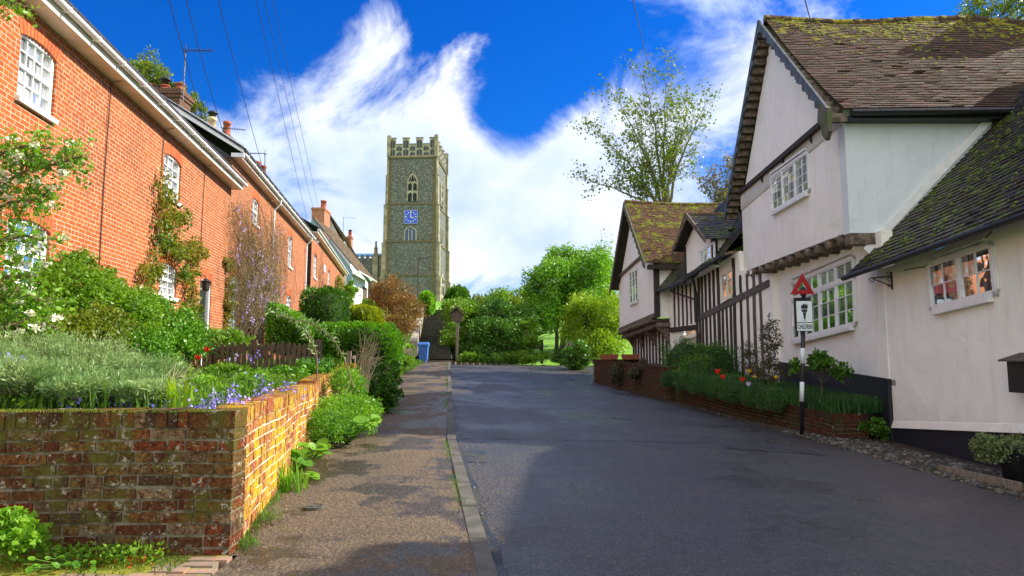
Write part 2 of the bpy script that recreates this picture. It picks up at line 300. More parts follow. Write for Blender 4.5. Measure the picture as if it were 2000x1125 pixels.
MAT['roof_sun'] = tilemat('roof_sun', [(0.0936, 0.04464, 0.02592), (0.0612, 0.0396, 0.02736), (0.1224, 0.0504, 0.02736), (0.054, 0.04176, 0.03024), (0.0936, 0.0648, 0.0432)], (0.28, 0.24, 0.0144), .355, (0.1872, 0.1728, 0.0108), ridge=(7.9, 9.8, 0.17), ms=3.2)
MAT['roof_dark'] = tilemat('roof_dark', [(.045, .040, .036), (.070, .052, .042), (.035, .036, .042), (.085, .06, .04)], (.10, .12, .015), .505, (.05, .07, .01), rough=.32, ms=3.0)
MAT['roof_moss'] = tilemat('roof_moss', [(.16, .075, .04), (.11, .07, .04), (.19, .085, .04)], (.26, .24, .015), .495, (.13, .15, .015), ms=2.6)
MAT['roof_brown'] = tilemat('roof_brown', [(.16, .10, .06), (.11, .08, .05), (.19, .12, .07)], (.2, .18, .03), .45, (.12, .12, .03))
# glass: dark room, curtains seen faintly, clear reflections
def glassmat(name, dark, refl=.32, curtain=None):
    m, t, b, o = newmat(name); v = coords(t, 'UV')
    b.inputs['Roughness'].default_value = .6
    c = dark
    if curtain: c = mixc(t, ramp(t, noise(t, coords(t, 'UV', (3, .15, 1)), 2.2, 3), .42, .55), dark, curtain)
    if curtain: t.links.new(c, b.inputs['Base Color'])
    else: b.inputs['Base Color'].default_value = (*dark, 1)
    g = N(t, 'ShaderNodeBsdfGlossy', i_Roughness=.015); g.inputs[0].default_value = (.9, .95, 1, 1)
    bn = N(t, 'ShaderNodeBump', i_Strength=.25, i_Distance=.02); t.links.new(noise(t, v, 2.2, 2), bn.inputs['Height']); t.links.new(bn.outputs[0], g.inputs['Normal'])
    lw = N(t, 'ShaderNodeLayerWeight', i_Blend=.35); f = mth(t, 'ADD', mth(t, 'MULTIPLY', lw.outputs['Fresnel'], .6), refl, clamp=True)
    mx = t.nodes.new('ShaderNodeMixShader'); t.links.new(f, mx.inputs[0]); t.links.new(b.outputs[0], mx.inputs[1]); t.links.new(g.outputs[0], mx.inputs[2]); t.links.new(mx.outputs[0], o.inputs[0]); return m
MAT['glass'] = glassmat('glass', (.02, .022, .025), .34)
MAT['glass_curtain'] = glassmat('glass_curtain', (.05, .055, .065), .22, (.45, .46, .48))
# leaves
MAT['leaf_mid'] = leafmat('leaf_mid', (.12, .26, .015), (.20, .36, .025), (.08, .19, .012))
MAT['leaf_dark'] = leafmat('leaf_dark', (.06, .17, .012), (.10, .24, .018), (.04, .12, .010), .25)
MAT['leaf_lime'] = leafmat('leaf_lime', (.21, .36, .012), (.30, .44, .02), (.14, .27, .012))
MAT['leaf_gold'] = leafmat('leaf_gold', (.28, .33, .012), (.34, .38, .02), (.20, .27, .012), .3)
MAT['leaf_yellowgreen'] = leafmat('leaf_yellowgreen', (.13, .20, .015), (.21, .25, .02), (.09, .17, .02))
MAT['leaf_fresh'] = leafmat('leaf_fresh', (.14, .34, .02), (.23, .43, .03), (.09, .25, .02))
MAT['leaf_copper'] = leafmat('leaf_copper', (.20, .095, .03), (.27, .16, .045), (.15, .10, .03))
MAT['leaf_hedge'] = leafmat('leaf_hedge', (.09, .26, .012), (.14, .33, .016), (.06, .19, .01), .25)
MAT['leaf_rosemary'] = leafmat('leaf_rosemary', (.20, .32, .11), (.33, .44, .19), (.12, .24, .07), .25, clump=1.8)
MAT['leaf_climber'] = leafmat('leaf_climber', (.13, .21, .015), (.30, .22, .03), (.09, .19, .02))
MAT['leaf_brownish'] = leafmat('leaf_brownish', (.20, .17, .07), (.30, .22, .12), (.17, .14, .10))
MAT['leaf_far'] = leafmat('leaf_far', (.05, .13, .02), (.11, .20, .03), (.035, .09, .02))
MAT['leaf_varieg'] = leafmat('leaf_varieg', (.30, .34, .16), (.10, .17, .05), (.2, .24, .1))
MAT['leaf_purple'] = leafmat('leaf_purple', (.06, .085, .03), (.10, .09, .05), (.13, .085, .075))
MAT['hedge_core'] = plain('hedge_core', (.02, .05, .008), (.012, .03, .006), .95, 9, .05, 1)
MAT['grass_blade'] = leafmat('grass_blade', (.08, .20, .015), (.14, .28, .03), (.05, .14, .012))
MAT['blade_shade'] = leafmat('blade_shade', (.05, .14, .03), (.08, .19, .05), (.035, .10, .03))

# ---------------------------------------------------------------- object helpers
def tag(o, label=None, cat=None, group=None, kind=None):
    if label: o['label'] = label
    if cat: o['category'] = cat
    if group: o['group'] = group
    if kind: o['kind'] = kind
    return o
def empty(name, loc, label, cat, group=None):
    o = bpy.data.objects.new(name, None); COL.objects.link(o); o.location = loc; o.empty_display_size = .2
    return tag(o, label, cat, group)
def rootof(o):
    while o.parent: o = o.parent
    return o
def link(name, me, mat, parent=None, org=None):
    if isinstance(mat, str): mat = MAT[mat]
    me.materials.append(mat)
    o = bpy.data.objects.new(name, me); COL.objects.link(o)
    if parent is not None: o.parent = parent
    elif org is not None: o.location = org
    return o
class Frame:
    """wall plane: s along, n outwards, z up"""
    def __init__(s, o, d, out=None):
        s.o = Vector((o[0], o[1], 0)); s.ex = Vector((d[0], d[1], 0)).normalized(); n = Vector((s.ex.y, -s.ex.x, 0))
        if out is not None and n.dot(Vector((out[0], out[1], 0))) < 0: n = -n
        s.ey = n
    def p(s, a, n, z): return s.o + s.ex * a + s.ey * n + Vector((0, 0, z))
    def hit(s, px, py, n=0):
        d = ray(px, py); o = s.o + s.ey * n; k = (o - EYE).dot(s.ey) / d.dot(s.ey); q = EYE + d * k
        return ((q - s.o).dot(s.ex), q.z)
    def atY(s, Y): return (Y - s.o.y) / s.ex.y
class MB:
    def __init__(s): s.v = []; s.f = []
    def add(s, vs, fs):
        k = len(s.v); s.v += [Vector(v) for v in vs]; s.f += [tuple(i + k for i in f) for f in fs]; return s
    def hexa(s, b, t):   # bottom quad, top quad (same order)
        return s.add(list(b) + list(t), [(3, 2, 1, 0), (4, 5, 6, 7), (0, 1, 5, 4), (1, 2, 6, 5), (2, 3, 7, 6), (3, 0, 4, 7)])
    def box(s, x0, x1, y0, y1, z0, z1):
        return s.hexa([(x0, y0, z0), (x1, y0, z0), (x1, y1, z0), (x0, y1, z0)], [(x0, y0, z1), (x1, y0, z1), (x1, y1, z1), (x0, y1, z1)])
    def fbox(s, F, s0, s1, n0, n1, z0, z1, zz=None):
        z2, z3 = zz or (z0, z1)   # z at s1 end
        return s.hexa([F.p(s0, n0, z0), F.p(s1, n0, z2), F.p(s1, n1, z2), F.p(s0, n1, z0)], [F.p(s0, n0, z1), F.p(s1, n0, z3), F.p(s1, n1, z3), F.p(s0, n1, z1)])
    def bar(s, a, b, wd, h=None, up=(0, 0, 1)):
        a, b = Vector(a), Vector(b); d = (b - a).normalized(); u = Vector(up); u = u - d * u.dot(d)
        if u.length < 1e-4: u = Vector((1, 0, 0)) - d * d.x
        u.normalize(); x = d.cross(u) * wd / 2; y = u * (h or wd) / 2
        return s.hexa([a - x - y, a + x - y, a + x + y, a - x + y], [b - x - y, b + x - y, b + x + y, b - x + y])
    def tube(s, pts, r, n=6, cap=True):
        pts = [Vector(p) for p in pts]; rs = r if isinstance(r, (list, tuple)) else [r] * len(pts); k = len(s.v); u = None
        for i, p in enumerate(pts):
            d = (pts[min(i + 1, len(pts) - 1)] - pts[max(i - 1, 0)]).normalized()
            if u is None: u = Vector((0, 0, 1)) if abs(d.z) < .9 else Vector((1, 0, 0))
            u = (u - d * u.dot(d)).normalized(); w2 = d.cross(u)
            for j in range(n):
                a = 2 * math.pi * j / n; s.v.append(p + (u * math.cos(a) + w2 * math.sin(a)) * rs[i])
        for i in range(len(pts) - 1):
            for j in range(n):
                a = k + i * n + j; b = k + i * n + (j + 1) % n; s.f.append((a, b, b + n, a + n))
        if cap: s.f.append(tuple(k + j for j in range(n))[::-1]); s.f.append(tuple(k + (len(pts) - 1) * n + j for j in range(n)))
        return s
    def lathe(s, c, prof, n=14):   # prof = [(r,z)], c world base
        c = Vector(c); k = len(s.v)
        for r, z in prof:
            for j in range(n): a = 2 * math.pi * j / n; s.v.append(c + Vector((r * math.cos(a), r * math.sin(a), z)))
        for i in range(len(prof) - 1):
            for j in range(n): a = k + i * n + j; b = k + i * n + (j + 1) % n; s.f.append((a, b, b + n, a + n))
        s.f.append(tuple(k + j for j in range(n))[::-1]); s.f.append(tuple(k + (len(prof) - 1) * n + j for j in range(n))); return s
    def prism(s, pts, off):       # planar polygon extruded by vector
        pts = [Vector(p) for p in pts]; off = Vector(off); n = len(pts)
        return s.add(pts + [p + off for p in pts], [tuple(range(n))[::-1], tuple(range(n, 2 * n))] + [(i, (i + 1) % n, (i + 1) % n + n, i + n) for i in range(n)])
    def build(s, name, mat, parent=None, smooth=False, org=None, top=None):
        V = np.array([tuple(v) for v in s.v], dtype=float)
        if parent is not None: o_ = Vector(rootof(parent).location)
        elif org is not None: o_ = Vector(org)
        else: o_ = Vector(((V[:, 0].min() + V[:, 0].max()) / 2, (V[:, 1].min() + V[:, 1].max()) / 2, V[:, 2].min()))
        me = bpy.data.meshes.new(name); me.from_pydata((V - np.array(o_)).tolist(), [], s.f)
        me.update(); import bmesh
        bm = bmesh.new(); bm.from_mesh(me); bmesh.ops.recalc_face_normals(bm, faces=bm.faces); bm.to_mesh(me); bm.free()
        uv = me.uv_layers.new(name='UVMap'); Z = Vector((0, 0, 1)); data = np.zeros((len(me.loops), 2))
        for p in me.polygons:
            nn = p.normal; t = Z.cross(nn)
            t = t.normalized() if t.length > .25 else Vector((1, 0, 0)); b = nn.cross(t)
            for li in p.loop_indices:
                q = me.vertices[me.loops[li].vertex_index].co + o_; data[li] = (q.dot(t), q.dot(b))
        uv.data.foreach_set('uv', data.ravel())
        if smooth: me.polygons.foreach_set('use_smooth', [True] * len(me.polygons))
        return link(name, me, mat, parent, o_)
def fastmesh(name, V, k, mat, parent=None, org=None, smooth=False):
    """V: (N,k,3) faces of k verts each, all separate islands"""
    V = np.asarray(V, dtype=np.float32); n = V.shape[0]
    if parent is not None: o_ = Vector(rootof(parent).location)
    elif org is not None: o_ = Vector(org)
    else: mn = V.reshape(-1, 3).min(0); mx = V.reshape(-1, 3).max(0); o_ = Vector(((mn[0] + mx[0]) / 2, (mn[1] + mx[1]) / 2, mn[2]))
    me = bpy.data.meshes.new(name); me.vertices.add(n * k); me.vertices.foreach_set('co', (V.reshape(-1, 3) - np.array(o_, dtype=np.float32)).ravel())
    me.loops.add(n * k); me.loops.foreach_set('vertex_index', np.arange(n * k, dtype=np.int32)); me.polygons.add(n)
    me.polygons.foreach_set('loop_start', np.arange(0, n * k, k, dtype=np.int32)); me.update(calc_edges=True); me.validate()
    return link(name, me, mat, parent, o_)
def unit(a): return a / np.maximum(np.linalg.norm(a, axis=1, keepdims=True), 1e-6)
def leafquads(C, size, aspect=.55, dirs=None, droop=0., up=0., curl=.15):
    C = np.asarray(C, float); n = len(C); size = np.broadcast_to(size, (n,)) * RNG.uniform(.45, 1.5, n)
    d = RNG.normal(size=(n, 3)) if dirs is None else np.asarray(dirs, float) + RNG.normal(size=(n, 3)) * .35
    d[:, 2] += up - droop; d = unit(d); r = RNG.normal(size=(n, 3)); wv = unit(np.cross(d, r)); nn = np.cross(d, wv)
    L = size[:, None]; W = L * aspect * .5
    a = C; b = C + d * L * .45 + wv * W + nn * L * curl; c = C + d * L; e = C + d * L * .45 - wv * W + nn * L * curl
    return np.stack([a, b, c, e], 1)
def leaves(name, C, size, mat, parent=None, org=None, **kw): return fastmesh(name, leafquads(C, size, **kw), 4, mat, parent, org)
def clumpy(blobs, n, clumps=26, cr=.30, shell=.5, flat=1.0):
    """points in clumps spread through ellipsoids; returns points and clump centres"""
    vol = np.array([b[3] * b[4] * b[5] for b in blobs]) ** .8; P = []; CC = []
    for b, vv in zip(blobs, vol / vol.sum()):
        c = np.array(b[:3]); r = np.array(b[3:6]); k = max(4, int(clumps * vv * len(blobs)))
        dd = unit(RNG.normal(size=(k, 3))); rr = RNG.uniform(shell ** 2, 1, (k, 1)) ** .5; cc = c + dd * r * rr * .86 * np.where(RNG.uniform(size=(k, 1)) < .16, RNG.uniform(1.1, 1.32, (k, 1)), 1.0); CC.append(cc)
        m = max(1, int(n * vv / k))
        for q in cc:
            s_ = RNG.uniform(.6, 1.3); g = unit(RNG.normal(size=(int(m * s_ * s_), 3))) * RNG.uniform(0, 1, (int(m * s_ * s_), 1)) ** .45
            P.append(q + g * r.mean() * cr * s_ * np.array([1, 1, .75 * flat]))
    return np.concatenate(P), np.concatenate(CC)
def pxblob(x0, x1, y0, y1, Y, dy=None):
    a = S((x0 + x1) / 2, (y0 + y1) / 2, Y); rx = abs(S(x1, y1, Y).x - S(x0, y1, Y).x) / 2; rz = abs(S(x0, y0, Y).z - S(x0, y1, Y).z) / 2
    return (a.x, a.y, a.z, rx, dy or rx, rz)
def plantobj(name, label, cat, blobs, n, size, mat, base=None, trunk=None, clumps=26, cr=.30, shell=.5, group=None, aspect=.55, up=0., droop=0., trunk_r=.06, barkm='bark', core=False, limbs=True):
    b0 = blobs[0]; base = Vector(base or (b0[0], b0[1], min(b[2] - b[5] for b in blobs)))
    root = empty(name, base, label, cat, group)
    P, CC = clumpy(blobs, n, clumps, cr, shell)
    leaves('crown' if 'tree' in name else 'foliage', P, size, mat, root, aspect=aspect, up=up, droop=droop)
    mb = MB(); top = Vector((b0[0], b0[1], b0[2]))
    fork = base.lerp(top, .55)
    mb.tube([base, base.lerp(fork, .5) + Vector((trunk_r * .6, 0, 0)), fork], [trunk_r, trunk_r * .85, trunk_r * .75], 7)
    if limbs:
        sel = CC[RNG.permutation(len(CC))[:min(len(CC), 40)]]
        for q in sel:
            q = Vector(q); st = base.lerp(top, random.uniform(.35, .75)); mid = st.lerp(q, .5) + Vector((0, 0, .12 * (q - st).length))
            mb.tube([st, mid, q], [trunk_r * .5, trunk_r * .3, trunk_r * .08], 4, False)
    mb.build('trunk', barkm, root)
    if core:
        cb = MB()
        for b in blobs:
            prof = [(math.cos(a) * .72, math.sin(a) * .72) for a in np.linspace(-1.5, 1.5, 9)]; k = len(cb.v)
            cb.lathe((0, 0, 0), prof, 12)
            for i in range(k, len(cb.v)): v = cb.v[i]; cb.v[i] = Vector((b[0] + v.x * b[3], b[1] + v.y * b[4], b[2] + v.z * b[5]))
        cb.build('inner_core', 'hedge_core', root, True)  # solid dark-green core filling each blob behind its leaves
    return root
def interp(x, pts):
    if x <= pts[0][0]:
        a, b = pts[0], pts[1]
    elif x >= pts[-1][0]: a, b = pts[-2], pts[-1]
    else:
        for a, b in zip(pts, pts[1:]):
            if a[0] <= x <= b[0]: break
    t = (x - a[0]) / (b[0] - a[0]); return a[1] + (b[1] - a[1]) * t
# ---------------------------------------------------------------- ground heights
def Hp(Y):
    if Y < 34: return .0316 * Y
    return 1.074 + min(.13, .03 * (Y - 34))
XC = [(0, .45), (4, -.05), (9.7, -.78), (34.5, -3.1), (42, -3.7), (60, -5)]
XWL = [(0, -1.25), (4.5, -1.9), (8.4, -2.52), (15.5, -3.55), (25, -4.4), (37, -5.15), (46, -5.6)]
XR = [(-5, 6.6), (4, 5.9), (7.7, 5.35), (12.6, 5.1), (19.9, 4.25), (28, 3.25), (31, 3.6), (35, 5.5), (39, 9), (44, 14)]
def xc(Y): return interp(Y, XC)
def xwl(Y): return interp(Y, XWL)
def Hr(X, Y):
    c = .031 + .0013 * min(Y, 28)
    if Y > 28: c = max(.012, .0674 - .0065 * (Y - 28))
    left = min(Hp(Y), 1.12) - .09
    return left - c * max(-3, min(X - xc(Y), 9))
def HG(Y): return max(1.0, Hp(Y) + .32)
def hill(X, Y):
    return 0 if Y < 45 else min(.165 * (Y - 45), 8.4)
def strip(name, xl, xr, hf, Ys, nx, mat, label=None, skirt=0):
    mb = MB(); cols = []
    for Y in Ys:
        a, b = xl(Y), xr(Y); cols.append([Vector((a + (b - a) * i / nx, Y, hf(a + (b - a) * i / nx, Y))) for i in range(nx + 1)])
    k = 0
    mb.v = [p for c in cols for p in c]; n = nx + 1
    for j in range(len(Ys) - 1):
        for i in range(nx): mb.f.append((j * n + i, j * n + i + 1, (j + 1) * n + i + 1, (j + 1) * n + i))
    o = mb.build(name, mat, org=(0, 0, 0), smooth=True); tag(o, kind='structure'); return o
def setting():
    # ground sheet to the horizon, hill behind the street
    mb = MB(); xs = [-1500, -400, -120, -60, -40, -25, -15, -10, -7, -5, -3, -1, 1, 3, 5, 7, 9, 12, 16, 22, 30, 45, 70, 120, 400, 1500]
    ys = [-300, -60, -20, -5, 0, 3, 6, 9, 12, 15, 18, 21, 24, 27, 30, 33, 36, 38, 40, 42, 43.5, 45, 47, 50, 55, 60, 70, 80, 90, 96, 110, 130, 200, 400, 1500]
    for Y in ys:
        for X in xs:
            z = (Hr(X, Y) if Y < 45 else Hr(X, 44)) - .07 + hill(X, Y)
            if X > 12: z += min(1.5, .06 * (X - 12))
            mb.v.append(Vector((X, Y, z)))
    n = len(xs)
    for j in range(len(ys) - 1):
        for i in range(n - 1): mb.f.append((j * n + i, j * n + i + 1, (j + 1) * n + i + 1, (j + 1) * n + i))
    tag(mb.build('ground', 'grass_ground', org=(0, 0, 0), smooth=True), kind='structure')
    Ys = list(np.arange(-6, 12, .5)) + list(np.arange(12, 45.1, 1.0))
    strip('road', lambda Y: xc(Y) - .05, lambda Y: interp(Y, XR) + .25, Hr, Ys, 10, 'asphalt')
    strip('verge', lambda Y: interp(Y, XR) + .1, lambda Y: 9.0 if Y < 34 else interp(Y, XR) + 3, lambda X, Y: Hr(X, Y) + (.004 if X < interp(Y, XR) + .3 else .012), [y for y in Ys if y < 36], 6, 'soil')
    strip('pavement', lambda Y: xwl(Y) - .25, lambda Y: xc(Y) - .13, lambda X, Y: Hp(Y) + .01 * math.sin(X * 5 + Y), [y for y in Ys if 4.2 <= y < 39.5], 6, 'pavement')
    strip('pavement', lambda Y: -1.75 - .02 * (4.3 - Y), lambda Y: xc(Y) - .13, lambda X, Y: Hp(Y) + .01 * math.sin(X * 5 + Y), [y for y in Ys if -6 <= y <= 4.5], 6, 'pavement')
    # garden soil behind the retaining wall
    Yg = list(np.arange(4.62, 45, .9))
    strip('garden_soil', lambda Y: -30, lambda Y: xwl(Y) - .2, lambda X, Y: HG(Y), Yg, 8, 'soil')
    # kerb stones: laid end to end as one kerb
    mb = MB(); Y = -5.0
    while Y < 39:
        Y1 = Y + .9
        a, b = xc(Y), xc(Y1 - .012); j = random.uniform(-.006, .006)
        z0, z1 = Hp(Y) + .008 + j, Hp(Y1) + .008 + j
        mb.hexa([(a - .13, Y, z0 - .3), (a, Y, z0 - .3), (b, Y1 - .012, z1 - .3), (b - .13, Y1 - .012, z1 - .3)], [(a - .13, Y, z0), (a - .012, Y, z0), (b - .012, Y1 - .012, z1), (b - .13, Y1 - .012, z1)]); Y = Y1
    tag(mb.build('kerb', 'kerb', org=(0, 0, 0)), kind='structure')
    # gutter channel of darker tar and repair patches lying on the road
    def patch(pts, name='road_patch', m='patch', dz=.004):
        mb = MB(); mb.add([(x, y, Hr(x, y) + dz) for x, y in pts], [tuple(range(len(pts)))]); tag(mb.build(name, m, org=(0, 0, 0)), kind='structure')
    patch([(3.2, 10.4), (4.55, 10.1), (4.6, 11.0), (3.3, 11.15)]); patch([(xc(9.2) + .02, 9.2), (xc(9.2) + .36, 9.2), (xc(8.3) + .30, 8.3), (xc(8.3) + .02, 8.3)])
    patch([(xc(27) + .02, 27), (xc(27) + .75, 27), (xc(20) + .75, 20), (xc(20) + .02, 20)])
    patch([(-.75, 10.2), (3.2, 10.95), (3.2, 10.99), (-.75, 10.26)])
    mb = MB()
    for i in range(20):
        Y0 = -1 + i * .5; Y1 = Y0 + .5; w0 = .07 + .03 * math.sin(i * 1.7); w1 = .07 + .03 * math.sin((i + 1) * 1.7)
        mb.add([(xc(Y0), Y0, Hr(xc(Y0), Y0) + .006), (xc(Y0) + w0, Y0, Hr(xc(Y0), Y0) + .003), (xc(Y1) + w1, Y1, Hr(xc(Y1), Y1) + .003), (xc(Y1), Y1, Hr(xc(Y1), Y1) + .006)], [(0, 1, 2, 3)])
    tag(mb.build('gutter_channel', 'patch', org=(0, 0, 0)), kind='structure')
    # mossy brick paving at the foot of the retaining wall
    mb = MB(); mb.add([(-6, -2, Hp(-2) - .01), (-1.78, -2, Hp(-2) - .01), (-1.80, 4.6, Hp(4.6) + .012), (-6, 4.6, Hp(4.6) + .012)], [(0, 1, 2, 3)])
    tag(mb.build('mossy_ground', 'moss', org=(0, 0, 0)), kind='structure')
    mb = MB(); y = 2.6; r = 0
    while y < 4.45:
        x = -5.2 + (r % 2) * .11
        while x < -1.80 - (4.45 - y) * .03:
            wd = .2 + random.uniform(-.02, .02)
            if y < 4.22 - .30 * math.sin((x + 5.2) * 1.0) * (x < -2.2) or x > -2.25:
                jz = random.uniform(-.006, .004); z = Hp(y) + .022 + jz
                mb.box(x + .006, min(x + wd - .008, -1.76), y + .006 + random.uniform(0, .01), y + .094, z - .06, z)
            x += wd
        y += .103; r += 1
    tag(mb.build('brick_paving', 'setts', org=(0, 0, 0)), kind='structure')
    # track of the church path at the top of the pavement
    mb = MB(); mb.box(-5.7, -3.6, 39.4, 39.7, .9, 1.30); mb.box(-6.6, -3.7, 39.7, 44, .9, 1.28); tag(mb.build('church_path', 'pavement', org=(0, 0, 0)), kind='structure')
setting()
# ---------------------------------------------------------------- building helpers
def wall_open(F, s0, s1, z0, z1, ops, parent, mat, rev=.11, name='wall', thick=.3):
    ss = sorted({s0, s1, *[v for o in ops for v in o[:2]]}); zs = sorted({z0, z1, *[v for o in ops for v in o[2:4]]}); mb = MB()
    for a, b in zip(ss, ss[1:]):
        for c, d in zip(zs, zs[1:]):
            ms, mz = (a + b) / 2, (c + d) / 2
            if any(o[0] < ms < o[1] and o[2] < mz < o[3] for o in ops): continue
            mb.add([F.p(a, 0, c), F.p(b, 0, c), F.p(b, 0, d), F.p(a, 0, d)], [(0, 1, 2, 3)])
    for a, b, c, d in [o[:4] for o in ops]:
        for q in ([(a, c), (a, d)], [(b, c), (b, d)], [(a, c), (b, c)], [(a, d), (b, d)]):
            (e, f), (g, h) = q; mb.add([F.p(e, 0, f), F.p(g, 0, h), F.p(g, -rev, h), F.p(e, -rev, f)], [(0, 1, 2, 3)])
    mb.fbox(F, s0, s1, -thick, -rev - .09, z0, z1)      # inner leaf closes the wall behind the windows
    mb.add([F.p(s0, 0, z0), F.p(s0, -thick, z0), F.p(s0, -thick, z1), F.p(s0, 0, z1)], [(0, 1, 2, 3)])
    mb.add([F.p(s1, 0, z0), F.p(s1, -thick, z0), F.p(s1, -thick, z1), F.p(s1, 0, z1)], [(0, 1, 2, 3)])
    mb.add([F.p(s0, 0, z1), F.p(s1, 0, z1), F.p(s1, -thick, z1), F.p(s0, -thick, z1)], [(0, 1, 2, 3)])
    # normals: plane faces built so that recalculation keeps them together
    return mb.build(name, mat, parent)
class Quad:
    """wonky rectangle on a wall: corners (s,z) bl, br, tr, tl"""
    def __init__(s, F, bl, br, tr, tl, n=0):
        s.F, s.c, s.n = F, (bl, br, tr, tl), n
        s.w = ((br[0] - bl[0]) + (tr[0] - tl[0])) / 2; s.h = ((tl[1] - bl[1]) + (tr[1] - br[1])) / 2
    def p(s, u, v, n):
        bl, br, tr, tl = s.c
        a = [bl[i] * (1 - u) * (1 - v) + br[i] * u * (1 - v) + tr[i] * u * v + tl[i] * (1 - u) * v for i in (0, 1)]
        return s.F.p(a[0], s.n + n, a[1])
    def box(s, mb, u0, u1, v0, v1, n0, n1):
        return mb.hexa([s.p(u0, v0, n0), s.p(u1, v0, n0), s.p(u1, v0, n1), s.p(u0, v0, n1)], [s.p(u0, v1, n0), s.p(u1, v1, n0), s.p(u1, v1, n1), s.p(u0, v1, n1)])
def rectq(F, s0, s1, z0, z1, n=0): return Quad(F, (s0, z0), (s1, z0), (s1, z1), (s0, z1), n)
def window(Q, parent, lights=1, cols=2, rows=4, kind='casement', fw=.055, bw=.018, mat='white_paint', glass='glass', back=-.03, front=.03, sill=.1, trans=0, name='window', hood=False):
    """lights: number of mullioned lights each with cols x rows panes; trans: v where a transom sits (rows above share)"""
    mb = MB(); fu, fv = fw / Q.w, fw / Q.h
    Q.box(mb, 0, fu, 0, 1, back, front); Q.box(mb, 1 - fu, 1, 0, 1, back, front); Q.box(mb, fu, 1 - fu, 1 - fv, 1, back, front); Q.box(mb, fu, 1 - fu, 0, fv, back, front)
    vs = [(fv, 1 - fv, rows)]
    if kind == 'sash':
        Q.box(mb, fu, 1 - fu, .5 - fv * .4, .5 + fv * .4, back, front - .004); vs = [(fv, .5 - fv * .4, rows // 2), (.5 + fv * .4, 1 - fv, rows - rows // 2)]
    if trans:
        Q.box(mb, fu, 1 - fu, trans - fv * .6, trans + fv * .6, back, front - .002); vs = [(fv, trans - fv * .6, rows), (trans + fv * .6, 1 - fv, 1)]
    iw = (1 - 2 * fu) / lights
    for i in range(lights):
        a, b = fu + i * iw, fu + (i + 1) * iw
        if i: Q.box(mb, a - fu * .45, a + fu * .45, fv, 1 - fv, back, front - .001)
        for (v0, v1, r) in vs:
            m = .0
            if kind == 'casement':
                e, g = fu * .5, fv * .45
                aa = a + (fu * .45 if i else 0); bb = b - (fu * .45 if i < lights - 1 else 0)
                Q.box(mb, aa, aa + e, v0, v1, back, front - .012); Q.box(mb, bb - e, bb, v0, v1, back, front - .012)
                Q.box(mb, aa + e, bb - e, v0, v0 + g, back, front - .012); Q.box(mb, aa + e, bb - e, v1 - g, v1, back, front - .012)
            for k in range(1, cols): uu = a + iw * k / cols; Q.box(mb, uu - bw / Q.w / 2, uu + bw / Q.w / 2, v0, v1, back, front - .02)
            for k in range(1, r): vv = v0 + (v1 - v0) * k / r; Q.box(mb, a, b, vv - bw / Q.h / 2, vv + bw / Q.h / 2, back, front - .0205)
    o = mb.build(name, mat, parent)
    g = MB()
    for i in range(lights * cols):       # every pane sits a hair out of true, as old glass does
        a, b = fu + (1 - 2 * fu) * i / (lights * cols), fu + (1 - 2 * fu) * (i + 1) / (lights * cols)
        for (v0, v1, r) in vs:
            for k in range(r):
                c, d = v0 + (v1 - v0) * k / r, v0 + (v1 - v0) * (k + 1) / r; j = [random.uniform(-.004, .004) for _ in range(3)]; n0 = back + .012
                g.add([Q.p(a, c, n0 + j[0]), Q.p(b, c, n0 + j[1]), Q.p(b, d, n0 + j[1] + j[2]), Q.p(a, d, n0 + j[0] + j[2])], [(0, 1, 2, 3)])
    g.build('pane', glass, o)
    if sill:
        m = MB(); Q.box(m, -.04 / Q.w, 1 + .04 / Q.w, -.075 / Q.h, 0, back, front + sill); m.build('window_sill', mat, o)
    if hood:
        m = MB(); Q.box(m, -.05 / Q.w, 1 + .05 / Q.w, 1.03, 1.03 + .04 / Q.h, -.01, front + .03); m.build('window_hood', mat, o)
    return o
def arch(F, s0, s1, z1, parent, rise=None, mat='arch_brick', h=.235, fill='orange_brick'):
    """cambered brick arch: infill down to the curve and a ring of bricks on edge, standing just proud of the wall"""
    w_ = s1 - s0; rise = rise or w_ * .08; mb = MB(); R = (w_ * w_ / 4 + rise * rise) / (2 * rise); cz = z1 - R; a0 = math.asin((w_ / 2 + .03) / R); n = max(7, int((R * 2 * a0) / .085))
    for i in range(n):
        a, b = -a0 + 2 * a0 * (i + .07) / n, -a0 + 2 * a0 * (i + .93) / n; m_ = (s0 + s1) / 2
        def q(al, rr, nn): return F.p(m_ + math.sin(al) * rr, nn, cz + math.cos(al) * rr)
        hh = h + random.uniform(-.004, .004)
        mb.hexa([q(a, R, -.1), q(b, R, -.1), q(b, R, .006), q(a, R, .006)], [q(a, R + hh, -.1), q(b, R + hh, -.1), q(b, R + hh, .006), q(a, R + hh, .006)])
    return mb.build('window_arch', mat, parent)
def pxrect(F, tl, tr, br, bl, n=0):
    P = [F.hit(*q, n) for q in (tl, tr, br, bl)]
    return ((P[0][0] + P[3][0]) / 2, (P[1][0] + P[2][0]) / 2, (P[2][1] + P[3][1]) / 2, (P[0][1] + P[1][1]) / 2)
def pxquad(F, tl, tr, br, bl, n=0):
    P = [F.hit(*q, n) for q in (tl, tr, br, bl)]; return Quad(F, P[3], P[2], P[1], P[0], n)
